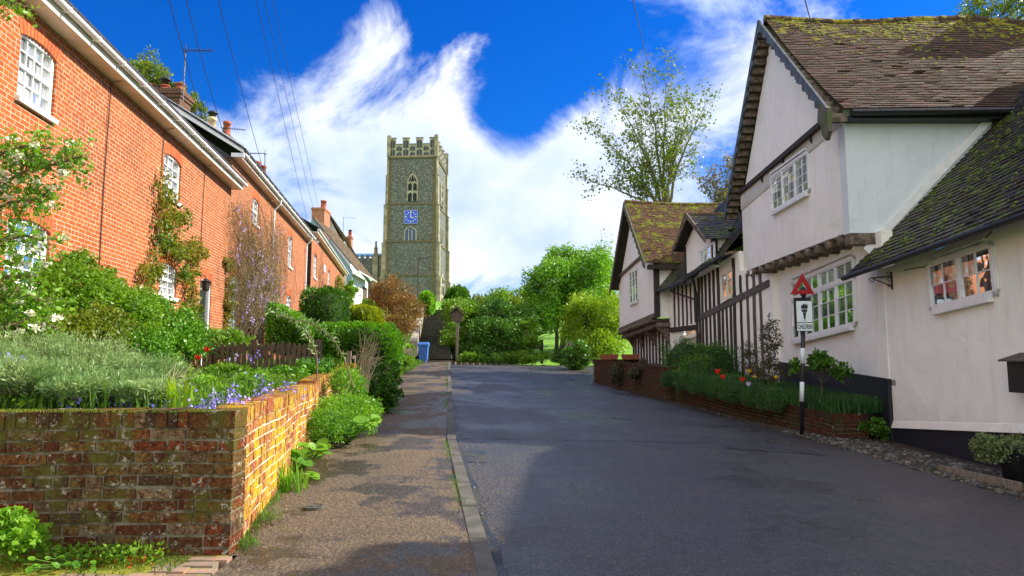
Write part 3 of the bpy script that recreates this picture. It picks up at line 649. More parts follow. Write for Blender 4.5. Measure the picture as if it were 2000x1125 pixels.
def chimney(x0, x1, y0, y1, z0, z1, parent, pots, mat='dark_brick', potmats=('pot',)):
    mb = MB(); mb.box(x0, x1, y0, y1, z0, z1 - .3); mb.box(x0 - .04, x1 + .04, y0 - .04, y1 + .04, z1 - .3, z1 - .2); mb.box(x0 - .08, x1 + .08, y0 - .08, y1 + .08, z1 - .2, z1 - .08); mb.box(x0 - .03, x1 + .03, y0 - .03, y1 + .03, z1 - .08, z1)
    c = mb.build('chimney', mat, parent)
    for i, (px, py, r, h, cowl) in enumerate(pots):
        m = MB(); m.lathe((px, py, z1), [(r * 1.1, 0), (r * 1.12, .08), (r, .1), (r * .9, h * .8), (r * 1.08, h * .82), (r * 1.1, h), (r * .75, h), (r * .75, h - .08)], 12); m.build('chimney_pot', potmats[i % len(potmats)], c, True)
        if cowl:
            m = MB(); m.lathe((px, py, z1 + h), [(r * .75, 0), (r * .75, .16), (r * 1.25, .17), (r * 1.2, .22), (r * .5, .30), (.01, .31)], 12); m.build('cowl', 'iron', c, True)
    return c
def aerial(base, h, direction, L, parent, n=9, name='aerial'):
    base = Vector(base); d = Vector(direction).normalized(); mb = MB(); top = base + Vector((0, 0, h)); mb.tube([base, top], .022, 6)
    b = top + d * L; mb.tube([top - d * .12, b], .013, 5); side = d.cross(Vector((0, 0, 1))).normalized()
    for i in range(n): q = top + d * L * (.18 + .8 * i / (n - 1)); mb.tube([q - side * .12 - Vector((0, 0, .0)), q + side * .12], .007, 4); mb.tube([q - Vector((0, 0, .03)), q + Vector((0, 0, .05))], .008, 4)
    q = top + d * .05; mb.tube([q - Vector((0, 0, .22)) - d * .06, q, q + Vector((0, 0, .22)) - d * .06], .012, 4); mb.tube([q - side * .2, q + side * .2], .012, 4)
    return mb.build(name, 'aerial', parent)
def tiles(P, nu, nv, mat, parent, thick=.016, lift=.02, name='roof', jit=.006, base=True, ragged=.008):
    """plain-tiled slope: P(u,v) point, v from eave to ridge. Every tile is laid by itself over a boarded deck."""
    out = []; eps = 1e-3
    for j in range(nv):
        v0, v1 = j / nv, min(1.0, (j + 1.0) / nv)
        off = .5 * (j % 2); wv = [P((i) / nu, v0) for i in range(nu + 1)]
        for i in range(-1, nu):
            u0, u1 = max(0, (i + off) / nu), min(1, (i + off + .965) / nu)
            if u1 - u0 < .15 / nu: continue
            a, b, c, d = P(u0, v0), P(u1, v0), P(u1, v1), P(u0, v1)
            n = (b - a).cross(d - a).normalized()
            if n.z < 0: n = -n
            sl = (d - a).normalized(); dj = random.uniform(-ragged, ragged); l0 = lift + random.uniform(-jit, jit) + (random.random() < .03) * .012
            a = a - sl * (.012 + dj); b = b - sl * (.012 + dj)
            out.append((a + n * (l0), b + n * (l0 + random.uniform(-jit, jit) * .5), c + n * .006, d + n * .006, thick + .006, n))
    A = []
    V = []; Fc = []
    for a, b, c, d, th, n in out:
        k = len(V); V += [a, b, c, d, a - n * th, b - n * th]
        Fc += [(k, k + 1, k + 2, k + 3), (k + 4, k + 5, k + 1, k), (k + 1, k + 5, k + 2), (k, k + 3, k + 4)]
    org = rootof(parent).location; arr = np.array([tuple(v - org) for v in V])
    me = bpy.data.meshes.new(name); me.from_pydata(arr.tolist(), [], Fc); me.update(); uv = me.uv_layers.new(name='UVMap')
    o = link(name, me, mat, parent)
    if base:
        mb = MB(); M = 14
        for i in range(M):
            for j in range(4):
                q = [P(i / M, j / 4), P((i + 1) / M, j / 4), P((i + 1) / M, (j + 1) / 4), P(i / M, (j + 1) / 4)]
                n = (q[1] - q[0]).cross(q[3] - q[0]).normalized(); n = n if n.z > 0 else -n
                mb.add([p - n * .012 for p in q], [(0, 1, 2, 3)])
        mb.build('roof_boards', 'timber', o)
    return o
def moss(P, n, parent, mat='moss_cushion', vpow=.5, r=(.015, .05), seeds=30):
    V = []; F_ = []; sd = [(random.random(), random.random() ** vpow) for _ in range(seeds)]
    for i in range(n):
        a, b = random.choice(sd); u, v = a + random.gauss(0, .02), b + random.gauss(0, .03)
        if random.random() < .3: u, v = random.random(), random.random() ** vpow
        if not (0.01 < u < .99 and 0.01 < v < .99): continue
        c = P(u, v); e1 = (P(min(1, u + .01), v) - c).normalized(); e2 = (P(u, min(1, v + .01)) - c).normalized(); nn = e1.cross(e2).normalized(); nn = nn if nn.z > 0 else -nn; R_ = random.uniform(*r); c = c + nn * .02; k = len(V); L_ = random.uniform(.8, 2.2)
        for j in range(7): a = 2 * math.pi * j / 7; V.append(c + (e1 * math.cos(a) * L_ + e2 * math.sin(a) * .8) * R_ * random.uniform(.8, 1.15))
        for j in range(7): a = 2 * math.pi * j / 7; V.append(c + (e1 * math.cos(a) * L_ + e2 * math.sin(a) * .8) * R_ * .6 + nn * R_ * .55)
        for j in range(7): F_.append((k + j, k + (j + 1) % 7, k + 7 + (j + 1) % 7, k + 7 + j))
        F_.append(tuple(k + 7 + j for j in range(7)))
    m = MB(); m.v = V; m.f = F_; o = m.build('moss_cushions', mat, parent, True); o['kind'] = 'stuff'; return o
def ridge(pts, parent, mat, r=.09, L=.33, name='ridge_tiles'):
    mb = MB(); pts = [Vector(p) for p in pts]
    for a, b in zip(pts, pts[1:]):
        k = max(1, int((b - a).length / L))
        for i in range(k):
            p, q = a.lerp(b, i / k), a.lerp(b, (i + .97) / k); j = random.uniform(-.006, .01); mb.tube([p + Vector((0, 0, j - .03)), q + Vector((0, 0, j - .03))], [r, r * .93], 8)
    return mb.build(name, mat, parent)
def lerp3(a, b, t): return Vector(a).lerp(Vector(b), t)
def bil(e0, e1, r1, r0, sag=0, wav=.0, ph=0):
    e0, e1, r1, r0 = map(Vector, (e0, e1, r1, r0))
    n = (e1 - e0).cross(r0 - e0).normalized(); n = n if n.z > 0 else -n
    def P(u, v):
        q = e0.lerp(e1, u).lerp(r0.lerp(r1, u), v)
        return q - n * (sag * 4 * v * (1 - v) + wav * math.sin(u * 9 + ph + v * 2) * math.sin(v * 3 + 1))
    return P

# ---------------------------------------------------------------- left: brick terraces
def frame_px(px, Y, slope):
    X = S(px, 700, Y).x; return Frame((X - slope * Y, 0), (slope, 1), (1, 0))
FA = Frame((-5.61, 0), (-.133, 1), (1, 0))
def left_houses():
    # first terrace
    A = empty('terraced_house', (-7, 12, 1.0), 'nearest two-storey orange brick terrace with white gutter above big sash windows', 'house', 'brick terrace houses')
    zt = FA.hit(45, 3)[1]; s_end = FA.hit(452, 372)[0]
    wins = [((40, 52), (113, 108), (103, 240), (34, 203), 4, 4), ((322, 290), (355, 318), (350, 408), (318, 383), 3, 4),
            ((12, 412), (97, 440), (93, 578), (10, 568), 4, 4), ((312, 510), (347, 515), (343, 590), (311, 584), 3, 4)]
    ops = [pxrect(FA, *q[:4]) for q in wins]; dr = pxrect(FA, (391, 540), (413, 546), (410, 640), (388, 640)); dr = (dr[0], dr[1], 1.1, dr[3])
    wall_open(FA, 3.5, s_end, .6, zt, ops + [dr], A, 'orange_brick')
    for o, q in zip(ops, wins):
        window(rectq(FA, o[0] + .005, o[1] - .005, o[2] + .08, o[3] - .005, -.07), A, 1, q[4], q[5], 'sash', .07, .022, glass='glass_curtain', sill=.10); arch(FA, o[0], o[1], o[3] - .02, A)
    d = MB(); d.fbox(FA, dr[0], dr[0] + .08, -.1, -.03, dr[2], dr[3]); d.fbox(FA, dr[1] - .08, dr[1], -.1, -.03, dr[2], dr[3]); d.fbox(FA, dr[0] + .08, dr[1] - .08, -.1, -.03, dr[3] - .08, dr[3]); d.fbox(FA, dr[0] + .08, dr[1] - .08, -.1, -.05, dr[2], dr[2] + 1.0)
    dd = d.build('door', 'white_paint', A); g = MB(); g.fbox(FA, dr[0] + .08, dr[1] - .08, -.1, -.07, dr[2] + 1.0, dr[3] - .08); g.build('pane', 'glass', dd); arch(FA, dr[0], dr[1], dr[3] - .02, A)
    lm = MB(); c = FA.hit(398, 560, .25); lp = FA.p(c[0], .3, c[1]); lm.lathe(lp, [(.02, -.12), (.09, -.08), (.11, .1), (.14, .12), (.03, .2), (.01, .24)], 6); lm.tube([lp + Vector((0, 0, .24)), FA.p(c[0], .15, c[1] + .32), FA.p(c[0], 0, c[1] + .25)], .012, 5); lm.build('porch_lantern', 'iron', A)
    # soffit, gutter with brackets
    m = MB(); m.fbox(FA, 3.5, s_end + .06, .005, .30, zt - .02, zt + .02); m.fbox(FA, 3.5, s_end + .06, .27, .30, zt + .02, zt + .17); m.fbox(FA, s_end + .04, s_end + .06, .0, .27, zt + .02, zt + .25); m.build('fascia', 'cream_paint', A)
    m = MB(); gz = zt + .155; k = len(m.v); seg = 10
    for s_ in (3.5, s_end + .12):
        for j in range(seg + 1): a = math.pi * j / seg; m.v.append(FA.p(s_, .365 + math.cos(a) * .062, gz - math.sin(a) * .062))
    for j in range(seg): m.f.append((k + j, k + j + 1, k + seg + 2 + j, k + seg + 1 + j))
    m.fbox(FA, s_end + .1, s_end + .125, .303, .427, gz - .05, gz)
    for i in range(20):
        s_ = 4 + i * .92
        if s_ < s_end: m.fbox(FA, s_, s_ + .035, .30, .435, gz - .075, gz + .004)
    m.build('gutter', 'white_paint', A)
    m = MB(); hi = zt + .18; q0, q1 = FA.p(3.5, .42, hi), FA.p(s_end + .05, .42, hi); r0, r1 = FA.p(3.5, -3.6, hi + 2.3), FA.p(s_end, -3.6, hi + 2.3); b0, b1 = FA.p(3.5, -7.5, hi - .1), FA.p(s_end, -7.5, hi - .1)
    m.hexa([q0, q1, q1 + Vector((0, 0, .05)), q0 + Vector((0, 0, .05))], [r0, r1, r1 + Vector((0, 0, .05)), r0 + Vector((0, 0, .05))]); m.add([r0, r1, b1, b0], [(0, 1, 2, 3)]); m.build('roof', 'slate', A)
    m = MB(); m.add([FA.p(s_end, 0, .6), FA.p(s_end, -7.5, .6), FA.p(s_end, -7.5, hi), FA.p(s_end, -3.6, hi + 2.2), FA.p(s_end, 0, zt)], [(0, 1, 2, 3, 4)]); m.build('end_wall', 'red_brick', A)
    for px, y0, y1 in ((213, 170, 560), (318, 262, 345), (397, 355, 510)):      # cables pinned to the brickwork
        a, b = FA.hit(px, y0), FA.hit(px - (8 if px == 213 else 3), y1); m = MB(); m.tube([FA.p(a[0], .3, zt), FA.p(a[0], .03, zt - .06), FA.p(a[0], .015, (a[1] + b[1]) / 2), FA.p(a[0] + .02, .015, b[1])], .009, 5); m.build('wall_cable', 'iron', A)
    # taller second terrace
    FB = frame_px(440, 20, -.1425); zb = FB.hit(440, 292)[1]; sB0 = FB.atY(20.4) - .6; sB1 = FB.hit(600.5, 469)[0]
    B = empty('terraced_house', FB.p((sB0 + sB1) / 2, 0, 1.0), 'taller middle terrace of orange brick with white downpipes and wisteria', 'house', 'brick terrace houses')
    wb = [((493, 383), (506, 392), (504, 450), (492, 436), 2, 4), ((563, 455), (571, 464), (570, 530), (562, 521), 2, 4), ((488, 553), (500, 556), (498, 628), (485, 625), 3, 4), ((536, 565), (546, 568), (545, 610), (535, 607), 2, 4), ((560, 575), (569, 577), (568, 622), (559, 618), 2, 4), ((613, 491), (620, 498), (619, 545), (612, 538), 2, 4)]
    wb = wb[:5]; ops = [pxrect(FB, *q[:4]) for q in wb]; dr = pxrect(FB, (450, 537), (466, 541), (464, 645), (447, 645)); dr = (dr[0], dr[1], 1.05, dr[3])
    wall_open(FB, sB0, sB1, .6, zb, ops + [dr], B, 'orange_brick')
    for o, q in zip(ops, wb): window(rectq(FB, o[0] + .005, o[1] - .005, o[2] + .08, o[3] - .005, -.07), B, 1, q[4], q[5], 'sash', .07, .025, glass='glass_curtain', sill=.1); arch(FB, o[0], o[1], o[3] - .02, B)
    d = MB(); d.fbox(FB, dr[0], dr[0] + .08, -.1, -.02, dr[2], dr[3]); d.fbox(FB, dr[1] - .08, dr[1], -.1, -.02, dr[2], dr[3]); d.fbox(FB, dr[0] + .08, dr[1] - .08, -.1, -.02, dr[3] - .08, dr[3]); d.build('door_frame', 'white_paint', B)
    d = MB(); d.fbox(FB, dr[0] + .08, dr[1] - .08, -.1, -.05, dr[2], dr[3] - .08); [d.fbox(FB, dr[0] + .14, dr[1] - .14, -.05, -.038, dr[2] + .15 + k * .62, dr[2] + .65 + k * .62) for k in range(3)]; d.build('door', 'blue_door', B); arch(FB, dr[0], dr[1], dr[3] - .02, B)
    m = MB(); m.fbox(FB, sB0, sB1 + .06, .005, .28, zb - .02, zb + .02); m.fbox(FB, sB0, sB1 + .06, .25, .28, zb + .02, zb + .16); m.build('fascia', 'cream_paint', B)
    m = MB(); m.tube([FB.p(sB0, .34, zb + .12), FB.p(sB1 + .1, .34, zb + .12)], .06, 8)
    for i in range(18): s_ = sB0 + .3 + i * .9; m.fbox(FB, s_, s_ + .035, .27, .415, zb + .05, zb + .17)
    m.build('gutter', 'white_paint', B)
    for px, y1 in ((530, 600), (597, 575)):
        a = FB.hit(px, 440); z1 = FB.hit(px, y1)[1]; s_ = min(a[0], sB1 - .1); m = MB(); m.tube([FB.p(s_, .33, zb + .08), FB.p(s_, .30, zb - .12), FB.p(s_, .09, zb - .35), FB.p(s_, .08, z1)], .042, 8)
        for k in range(3): zz = zb - .6 - k * 1.6; m.fbox(FB, s_ - .06, s_ + .06, .003, .13, zz, zz + .04)
        m.build('drainpipe', 'white_paint', B)
    # flank of the taller house with its pale verge board and slate verge
    yv = FB.atY; P0 = FB.p(sB0, .33, zb + .15); back = -FB.ey; rise = .62
    pk = FB.p(sB0, -3.6, zb + .15 + 3.9 * rise); m = MB(); m.add([FB.p(sB0, 0, 4), FB.p(sB0, -3.6, 4), FB.p(sB0, -7.5, 4), FB.p(sB0, -7.5, zb), pk - Vector((0, 0, .1)), FB.p(sB0, 0, zb)], [(0, 1, 2, 3, 4, 5)]); m.build('flank_wall', 'render_dark', B)
    m = MB(); e = FB.ex * -.10; q0 = FB.p(sB0, .36, zb + .10); d_ = Vector((0, 0, .24)); m.hexa([q0 + e * 1.2, q0 + e * .2, q0 + e * .2 + d_, q0 + e * 1.2 + d_], [pk + e * 1.2 - d_ * .4, pk + e * .2 - d_ * .4, pk + e * .2 + d_ * .6, pk + e * 1.2 + d_ * .6]); m.fbox(FB, sB0 - .12, sB0 - .02, .0, .36, zb - .02, zb + .10); m.build('verge_board', 'white_paint', B)
    m = MB(); hb = zb + .17; a0, a1 = FB.p(sB0 - .15, .42, hb), FB.p(sB1 + .1, .42, hb); b0, b1 = FB.p(sB0 - .15, -3.6, hb + 4.02 * rise), FB.p(sB1 + .1, -3.6, hb + 4.02 * rise); c0, c1 = FB.p(sB0 - .15, -7.6, hb), FB.p(sB1 + .1, -7.6, hb)
    u_ = Vector((0, 0, .07)); m.hexa([a0, a1, a1 + u_, a0 + u_], [b0, b1, b1 + u_, b0 + u_]); m.add([b0, b1, c1, c0], [(0, 1, 2, 3)]); m.build('roof', 'slate', B)
    m = MB(); m.add([FB.p(sB1, 0, .6), FB.p(sB1, -7.5, .6), FB.p(sB1, -7.5, zb), FB.p(sB1, -3.6, zb + 2.4), FB.p(sB1, 0, zb)], [(0, 1, 2, 3, 4)]); m.build('end_wall', 'red_brick', B)
    # chimneys by traced position
    def ch(x0, x1, ytop, ybot, Y, dy, parent, pots, **k):
        a, b = S(x0, ytop, Y), S(x1, ytop, Y); zt_ = a.z; zb_ = S(x0, ybot, Y).z - 1.5
        pl = [(a.x + (b.x - a.x) * u, Y + .3 + (dy - .6) * v, r, h, c) for u, v, r, h, c in pots]
        return chimney(a.x, b.x, Y, Y + dy, zb_, zt_, parent, pl, **k), Vector(((a.x + b.x) / 2, Y, zt_))
    c, t = ch(274, 352, 172, 230, 21.0, .75, B, [(.12, .3, .14, .26, 0), (.48, .3, .14, .22, 1), (.86, .3, .15, .28, 0)], potmats=('terracotta', 'pot', 'terracotta'))
    aerial(S(357, 200, 20.9), S(357, 98, 20.9).z - S(357, 200, 20.9).z, (1, .10, .02), 0.85, c, 10)
    c, t = ch(392, 440, 258, 300, 27.0, 1.1, B, [(.02, .1, .15, .5, 0), (.2, .5, .17, .8, 1), (.82, .5, .15, .62, 0)], potmats=('pot', 'pot_cream', 'pot'))
    aerial(S(434, 290, 26.9), S(434, 250, 26.9).z - S(434, 290, 26.9).z, (1, .3, 0), .85, c, 8)
    c, t = ch(476, 506, 338, 372, 33.0, 1.2, B, [(.1, .1, .16, .62, 1), (.62, .3, .16, .72, 0), (.85, .9, .15, .6, 0)])
    aerial(S(516, 350, 33), S(516, 300, 33).z - S(516, 350, 33).z, (-1, .1, .05), 1.15, c, 12)
    # third, lower terrace
    X36 = S(602, 700, 35.6).x; FC = Frame((X36 + .155 * 35.6, 0), (-.155, 1), (1, 0)); zc = FC.hit(602, 443)[1]; sC0, sC1 = FC.atY(35.6), FC.hit(672, 537)[0]
    C = empty('terraced_house', FC.p((sC0 + sC1) / 2, 0, 1.2), 'lowest and farthest orange brick terrace, with a small white wall plaque', 'house', 'brick terrace houses')
    FC0 = FC; zc0 = zc
    wc = [((613, 491), (619, 498), (618, 547), (612, 540), 2, 4), ((640.5, 524), (644.5, 528), (644, 566), (640, 562), 2, 4)]
    ops = [pxrect(FC, *q[:4]) for q in wc]
    wall_open(FC, sC0, sC1, .9, zc, ops, C, 'orange_brick')
    for o, q in zip(ops, wc): window(rectq(FC, o[0], o[1], o[2], o[3], -.07), C, 1, q[4], q[5], 'sash', .06, .025, glass='glass_curtain', sill=.1); arch(FC, o[0], o[1], o[3] - .02, C)
    a = FC.hit(632, 516); b = FC.hit(635, 533); m = MB(); m.fbox(FC, a[0], b[0], .003, .04, b[1], a[1]); m.build('wall_plaque', 'white_paint', C)
    m = MB(); s0 = sC0; m.fbox(FC, s0, sC1 + .05, .005, .3, zc - .02, zc + .03); m.fbox(FC, s0, sC1 + .05, .27, .30, zc + .03, zc + .17); m.build('fascia', 'cream_paint', C)
    m = MB(); m.tube([FC.p(s0, .35, zc + .14), FC.p(sC1 + .1, .35, zc + .14)], .06, 8); m.build('gutter', 'white_paint', C)
    m = MB(); m.add([FC.p(s0, 0, 1), FC.p(s0, -7, 1), FC.p(s0, -7, zc), FC.p(s0, -3.2, zc + 2.1), FC.p(s0, 0, zc)], [(0, 1, 2, 3, 4)]); m.build('flank_wall', 'render_dark', C)
    m = MB(); a0, a1, b0, b1 = FC.p(s0, .4, zc + .16), FC.p(sC1, .4, zc + .16), FC.p(s0, -3.2, zc + 2.2), FC.p(sC1, -3.2, zc + 2.2); u_ = Vector((0, 0, .06)); m.hexa([a0, a1, a1 + u_, a0 + u_], [b0, b1, b1 + u_, b0 + u_]); m.add([b0, b1, FC.p(sC1, -7, zc), FC.p(s0, -7, zc)], [(0, 1, 2, 3)]); m.build('roof', 'slate', C)
    # white cottage end-on with a tiled roof
    FD = Frame((-13.1, 0), (-.01, 1), (1, 0)); D = empty('cottage', (-14.6, 60, 2.0), 'white rendered cottage with blue-grey gable and brown roof at the end of the row', 'house')
    zd = S(688, 527, 56).z; m = MB(); s0, s1 = 56, 63.6
    m.fbox(FD, s0, s1, -.3, 0, .9, zd); m.build('wall', 'plaster_white', D)
    apx = S(612, 428, 56); m = MB(); m.prism([(-13.22, 56, 2), (-13.22, 56, zd - .05), (apx.x, 56, apx.z), (apx.x - 3.8, 56, zd), (apx.x - 3.8, 56, 2)], (0, .2, 0)); m.build('gable_wall', 'render_grey', D)
    e0, e1, r0, r1 = Vector((-12.7, 55.75, zd - .1)), Vector((-12.75, 63.8, zd - .1)), Vector((apx.x, 55.75, apx.z + .2)), Vector((apx.x, 63.8, apx.z + .2))
    tiles(bil(e0, e1, r1, r0, .03), 24, 30, 'roof_brown', D); m = MB(); m.hexa([e0 + Vector((0, -.05, -.1)), e0 + Vector((0, .03, -.1)), e0 + Vector((0, .03, .04)), e0 + Vector((0, -.05, .04))], [r0 + Vector((0, -.05, -.14)), r0 + Vector((0, .03, -.14)), r0 + Vector((0, .03, .02)), r0 + Vector((0, -.05, .02))]); m.build('verge_board', 'barge', D)
    m = MB(); m.tube([e0 + Vector((.05, -.1, -.04)), e1 + Vector((.05, .1, -.04))], .07, 8); m.tube([e0 + Vector((.0, .3, -.1)), FD.p(56.4, .08, zd - .5), FD.p(56.4, .08, 2)], .05, 6); m.build('gutter', 'white_paint', D)
    for q in (((680, 572), (686, 574), (686, 594), (680, 592)), ((700, 556), (706, 558), (706, 575), (700, 574))): window(pxquad(FD, *q), D, 1, 2, 3, 'casement', .06, .025)
    for q in (((708, 520 + 40), (716, 562), (716, 590), (708, 590)),):
        a = pxrect(FD, *q); m = MB(); m.fbox(FD, a[0], a[1], .003, .05, 1.4, a[3]); m.build('door', 'fence_wood', D)
    # taller house behind with tiled slope and brick chimney
    E = empty('cottage', (-17, 71, 2.5), 'taller brown tiled house with beige gable and square brick chimney behind the white cottage', 'house')
    A_, B_, C_ = S(637, 407, 66), S(690, 500, 66), S(724, 547, 76); D_ = A_ + (C_ - B_)
    tiles(bil(B_, C_, D_, A_, .03), 30, 40, 'roof_brown', E)
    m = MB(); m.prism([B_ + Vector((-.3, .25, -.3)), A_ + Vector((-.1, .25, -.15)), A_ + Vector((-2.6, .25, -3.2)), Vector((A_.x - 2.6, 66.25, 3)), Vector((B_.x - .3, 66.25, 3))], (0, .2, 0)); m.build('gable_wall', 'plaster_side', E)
    m = MB(); m.hexa([B_ + Vector((-.3, .3, -7)), C_ + Vector((-.3, 0, -6)), C_ + Vector((-.5, 0, -6)), B_ + Vector((-.5, .3, -7))], [B_ + Vector((-.3, .3, -.25)), C_ + Vector((-.3, 0, -.25)), C_ + Vector((-.5, 0, -.25)), B_ + Vector((-.5, .3, -.25))]); m.build('wall', 'plaster_white', E)
    m = MB(); m.tube([B_ + Vector((.03, -.1, -.06)), C_ + Vector((.03, .1, -.06))], .08, 8); m.build('gutter', 'white_paint', E)
    m = MB(); bk = A_ + Vector((-3, 0, -3.6)); m.add([A_, D_, D_ + (bk - A_), bk], [(0, 1, 2, 3)]); m.build('rear_slope', 'roof_brown', E)
    ch(609, 634, 405, 470, 63.8, 2.0, E, [(.75, .3, .28, .8, 0)], mat='red_brick')
    c, t = ch(678, 686, 461, 480, 76, .8, E, [(.5, .5, .2, .5, 1)], mat='red_brick')
    aerial(S(670, 470, 74), S(670, 425, 74).z - S(670, 470, 74).z, (1, .2, 0), 1.4, c, 6)
left_houses()
# ---------------------------------------------------------------- right: plastered and timbered houses
def bargeboard(F, n, pts, parent, mat='barge', depth=.30, thick=.05, scallop=0, name='bargeboard'):
    """board following rake line pts (s,z from eave to apex) with a notched lower edge"""
    mb = MB(); (s0, z0), (s1, z1) = pts; L = math.hypot(s1 - s0, z1 - z0); k = max(1, int(L / .42)) if scallop else 1
    for i in range(k):
        for j in range(4 if scallop else 1):
            m = 4 if scallop else 1; t0, t1 = (i + j / m) / k, (i + (j + 1) / m) / k
            d0 = depth + (scallop * (j / m) if scallop else 0); d1 = depth + (scallop * ((j + 1) / m) if scallop else 0)
            a = (s0 + (s1 - s0) * t0, z0 + (z1 - z0) * t0); b = (s0 + (s1 - s0) * t1, z0 + (z1 - z0) * t1)
            mb.hexa([F.p(a[0], n, a[1] - d0), F.p(b[0], n, b[1] - d1), F.p(b[0], n + thick, b[1] - d1), F.p(a[0], n + thick, a[1] - d0)], [F.p(a[0], n, a[1]), F.p(b[0], n, b[1]), F.p(b[0], n + thick, b[1]), F.p(a[0], n + thick, a[1])])
    return mb.build(name, mat, parent)
FU = Frame((5.22, 0), (.083, 1), (-1, 0))      # jettied upper storey of the tall gabled house
FG = Frame((5.67, 0), (.083, 1), (-1, 0))      # its ground storey
FL = Frame((6.55, 0), (.012, 1), (-1, 0))      # long low house nearest the camera
class FrameY(Frame):        # along-parameter is world Y
    def p(s, a, n, z): return Frame.p(s, s.atY(a), n, z)
    def hit(s, px, py, n=0): a, z = Frame.hit(s, px, py, n); return (a * s.ex.y, z)
FT = FrameY((9.933, 0), (-.157, 1), (-1, 0))         # timber framed range
def ftx(Y): return 9.933 - .157 * Y
KY = 25.5; XK = S(1280, 700, KY).x; FK = Frame((XK + .026 * KY, 0), (-.026, 1), (-1, 0))   # far gabled house
def joists(F, s0, s1, n0, z0, z1, cnt, parent, r=.085, inward=.8, mat='joist'):
    for i in range(cnt):
        t = (i + .5) / cnt; s_ = s0 + (s1 - s0) * t; z = z0 + (z1 - z0) * t + random.uniform(-.012, .012); mb = MB(); rr = r * random.uniform(.9, 1.1)
        mb.tube([F.p(s_, n0 + .05, z), F.p(s_, n0 + .02, z - .0), F.p(s_ + random.uniform(-.02, .02), n0 - inward, z)], [rr * .8, rr, rr], 8); mb.build('joist', mat, parent, True)
def right_houses():
    # --- tall gabled house
    cs, cz = FU.hit(1667, 222); js, jz = FU.hit(1668, 449); fs, fz = FU.hit(1457, 529); rs, rz = FU.hit(1450, 376); ns, nz = FU.hit(1622, 232)
    sN = FU.atY(12.5); sF = FU.atY(20.1)
    railz = lambda s_: nz + (rz - nz) * (s_ - ns) / (rs - ns)
    jetz = lambda s_: jz + (fz - jz) * (s_ - js) / (fs - js)
    G = empty('jettied_house', FG.p(16.5, 0, -.1), 'tall pale plastered house with scalloped gable and jettied upper floor', 'house')
    apex = FU.hit(1497, 84, .05)
    m = MB(); m.prism([FU.p(sN, 0, jetz(sN)), FU.p(sF, 0, jetz(sF)), FU.p(sF, 0, railz(sF)), FU.p(sN, 0, railz(sN))], FU.ey * -.25); m.build('upper_wall', 'plaster', G)
    apS, apZ = FU.hit(1494, 62, .3); apS = FU.atY(16.45)
    roof_e = S(1665, 217, 12.25).z; top = S(1493, 36, 16.4).z
    m = MB(); m.prism([FU.p(sN, .03, railz(sN)), FU.p(sF, .03, railz(sF)), FU.p(sF - .02, .03, roof_e - .15), FU.p(apS, .03, top - .25), FU.p(sN + .02, .03, roof_e - .15)], FU.ey * -.25); m.build('gable', 'plaster', G)
    m = MB(); m.hexa([FU.p(sN, .03, railz(sN) - .06), FU.p(sF, .03, railz(sF) - .06), FU.p(sF, .12, railz(sF) - .06), FU.p(sN, .12, railz(sN) - .06)], [FU.p(sN, .03, railz(sN) + .05), FU.p(sF, .03, railz(sF) + .05), FU.p(sF, .12, railz(sF) + .05), FU.p(sN, .12, railz(sN) + .05)])
    for px in (1590, 1533, 1490): s_ = FU.hit(px, 300)[0]; z = railz(s_) - .06; m.hexa([FU.p(s_ - .03, .005, z - .18), FU.p(s_ + .03, .005, z - .18), FU.p(s_ + .03, .02, z - .18), FU.p(s_ - .03, .02, z - .18)], [FU.p(s_ - .03, .005, z - .002), FU.p(s_ + .03, .005, z - .002), FU.p(s_ + .03, .12, z - .002), FU.p(s_ - .03, .12, z - .002)])
    m.build('gable_rail', 'timber', G)
    # flank facing the camera
    C0 = FU.p(sN, 0, 0); m = MB(); rgt = 9.0
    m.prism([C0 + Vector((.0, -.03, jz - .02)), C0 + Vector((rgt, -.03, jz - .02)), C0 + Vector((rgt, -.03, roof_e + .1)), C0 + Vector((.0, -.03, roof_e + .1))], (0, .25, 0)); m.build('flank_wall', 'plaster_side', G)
    Ep = S(1665, 217, 12.2)
    def ez(x): return Ep.z + .012 * (x - Ep.x)
    ridg = [(1493, 36), (1560, 40), (1640, 45), (1720, 43), (1800, 38), (1900, 37), (2000, 46)]
    rp = [S(x, y, 16.4) for x, y in ridg]; rp += [rp[-1] + Vector((3, 0, -.1))]
    rx0 = rp[0].x; rxs = [(p.x, p.z) for p in rp]; x_l = Ep.x - .16; x_r = rp[-1].x
    def PN(u, v):
        xe, xr_ = x_l + (x_r - x_l) * u, rx0 + (x_r - rx0) * u; a = Vector((xe, 12.2, ez(xe) + .05)); b = Vector((xr_, 16.4, interp(xr_, rxs)))
        q = a.lerp(b, v); q.z -= .16 * math.sin(math.pi * v) - .05 * math.sin(u * 7 + 1) * math.sin(math.pi * v); return q
    def PF(u, v):
        xe, xr_ = x_l + (x_r - x_l) * u, rx0 + (x_r - rx0) * u; a = Vector((xe + FU.p(FU.atY(20.75), .37, 0).x - x_l, 20.75, ez(xe) - .05)); b = Vector((xr_, 16.4, interp(xr_, rxs))); q = a.lerp(b, v); q.z -= .1 * math.sin(math.pi * v); return q
    tiles(PN, 44, 52, 'roof_sun', G, lift=.026, thick=.02); tiles(PF, 20, 26, 'roof_dark', G, lift=.03)
    moss(PN, 650, G, vpow=.22, seeds=45, r=(.012, .036)); ridge([p + Vector((0, 0, .02)) for p in rp], G, 'roof_sun', .10)
    m = MB(); m.tube([Vector((x_l + .1, 12.12, ez(x_l) - .05)), Vector((x_r, 12.12, ez(x_r) - .05))], .065, 8); m.box(x_l + .15, x_r, 12.2, 12.5, roof_e - .16, roof_e - .06); m.build('gutter', 'black_paint', G)
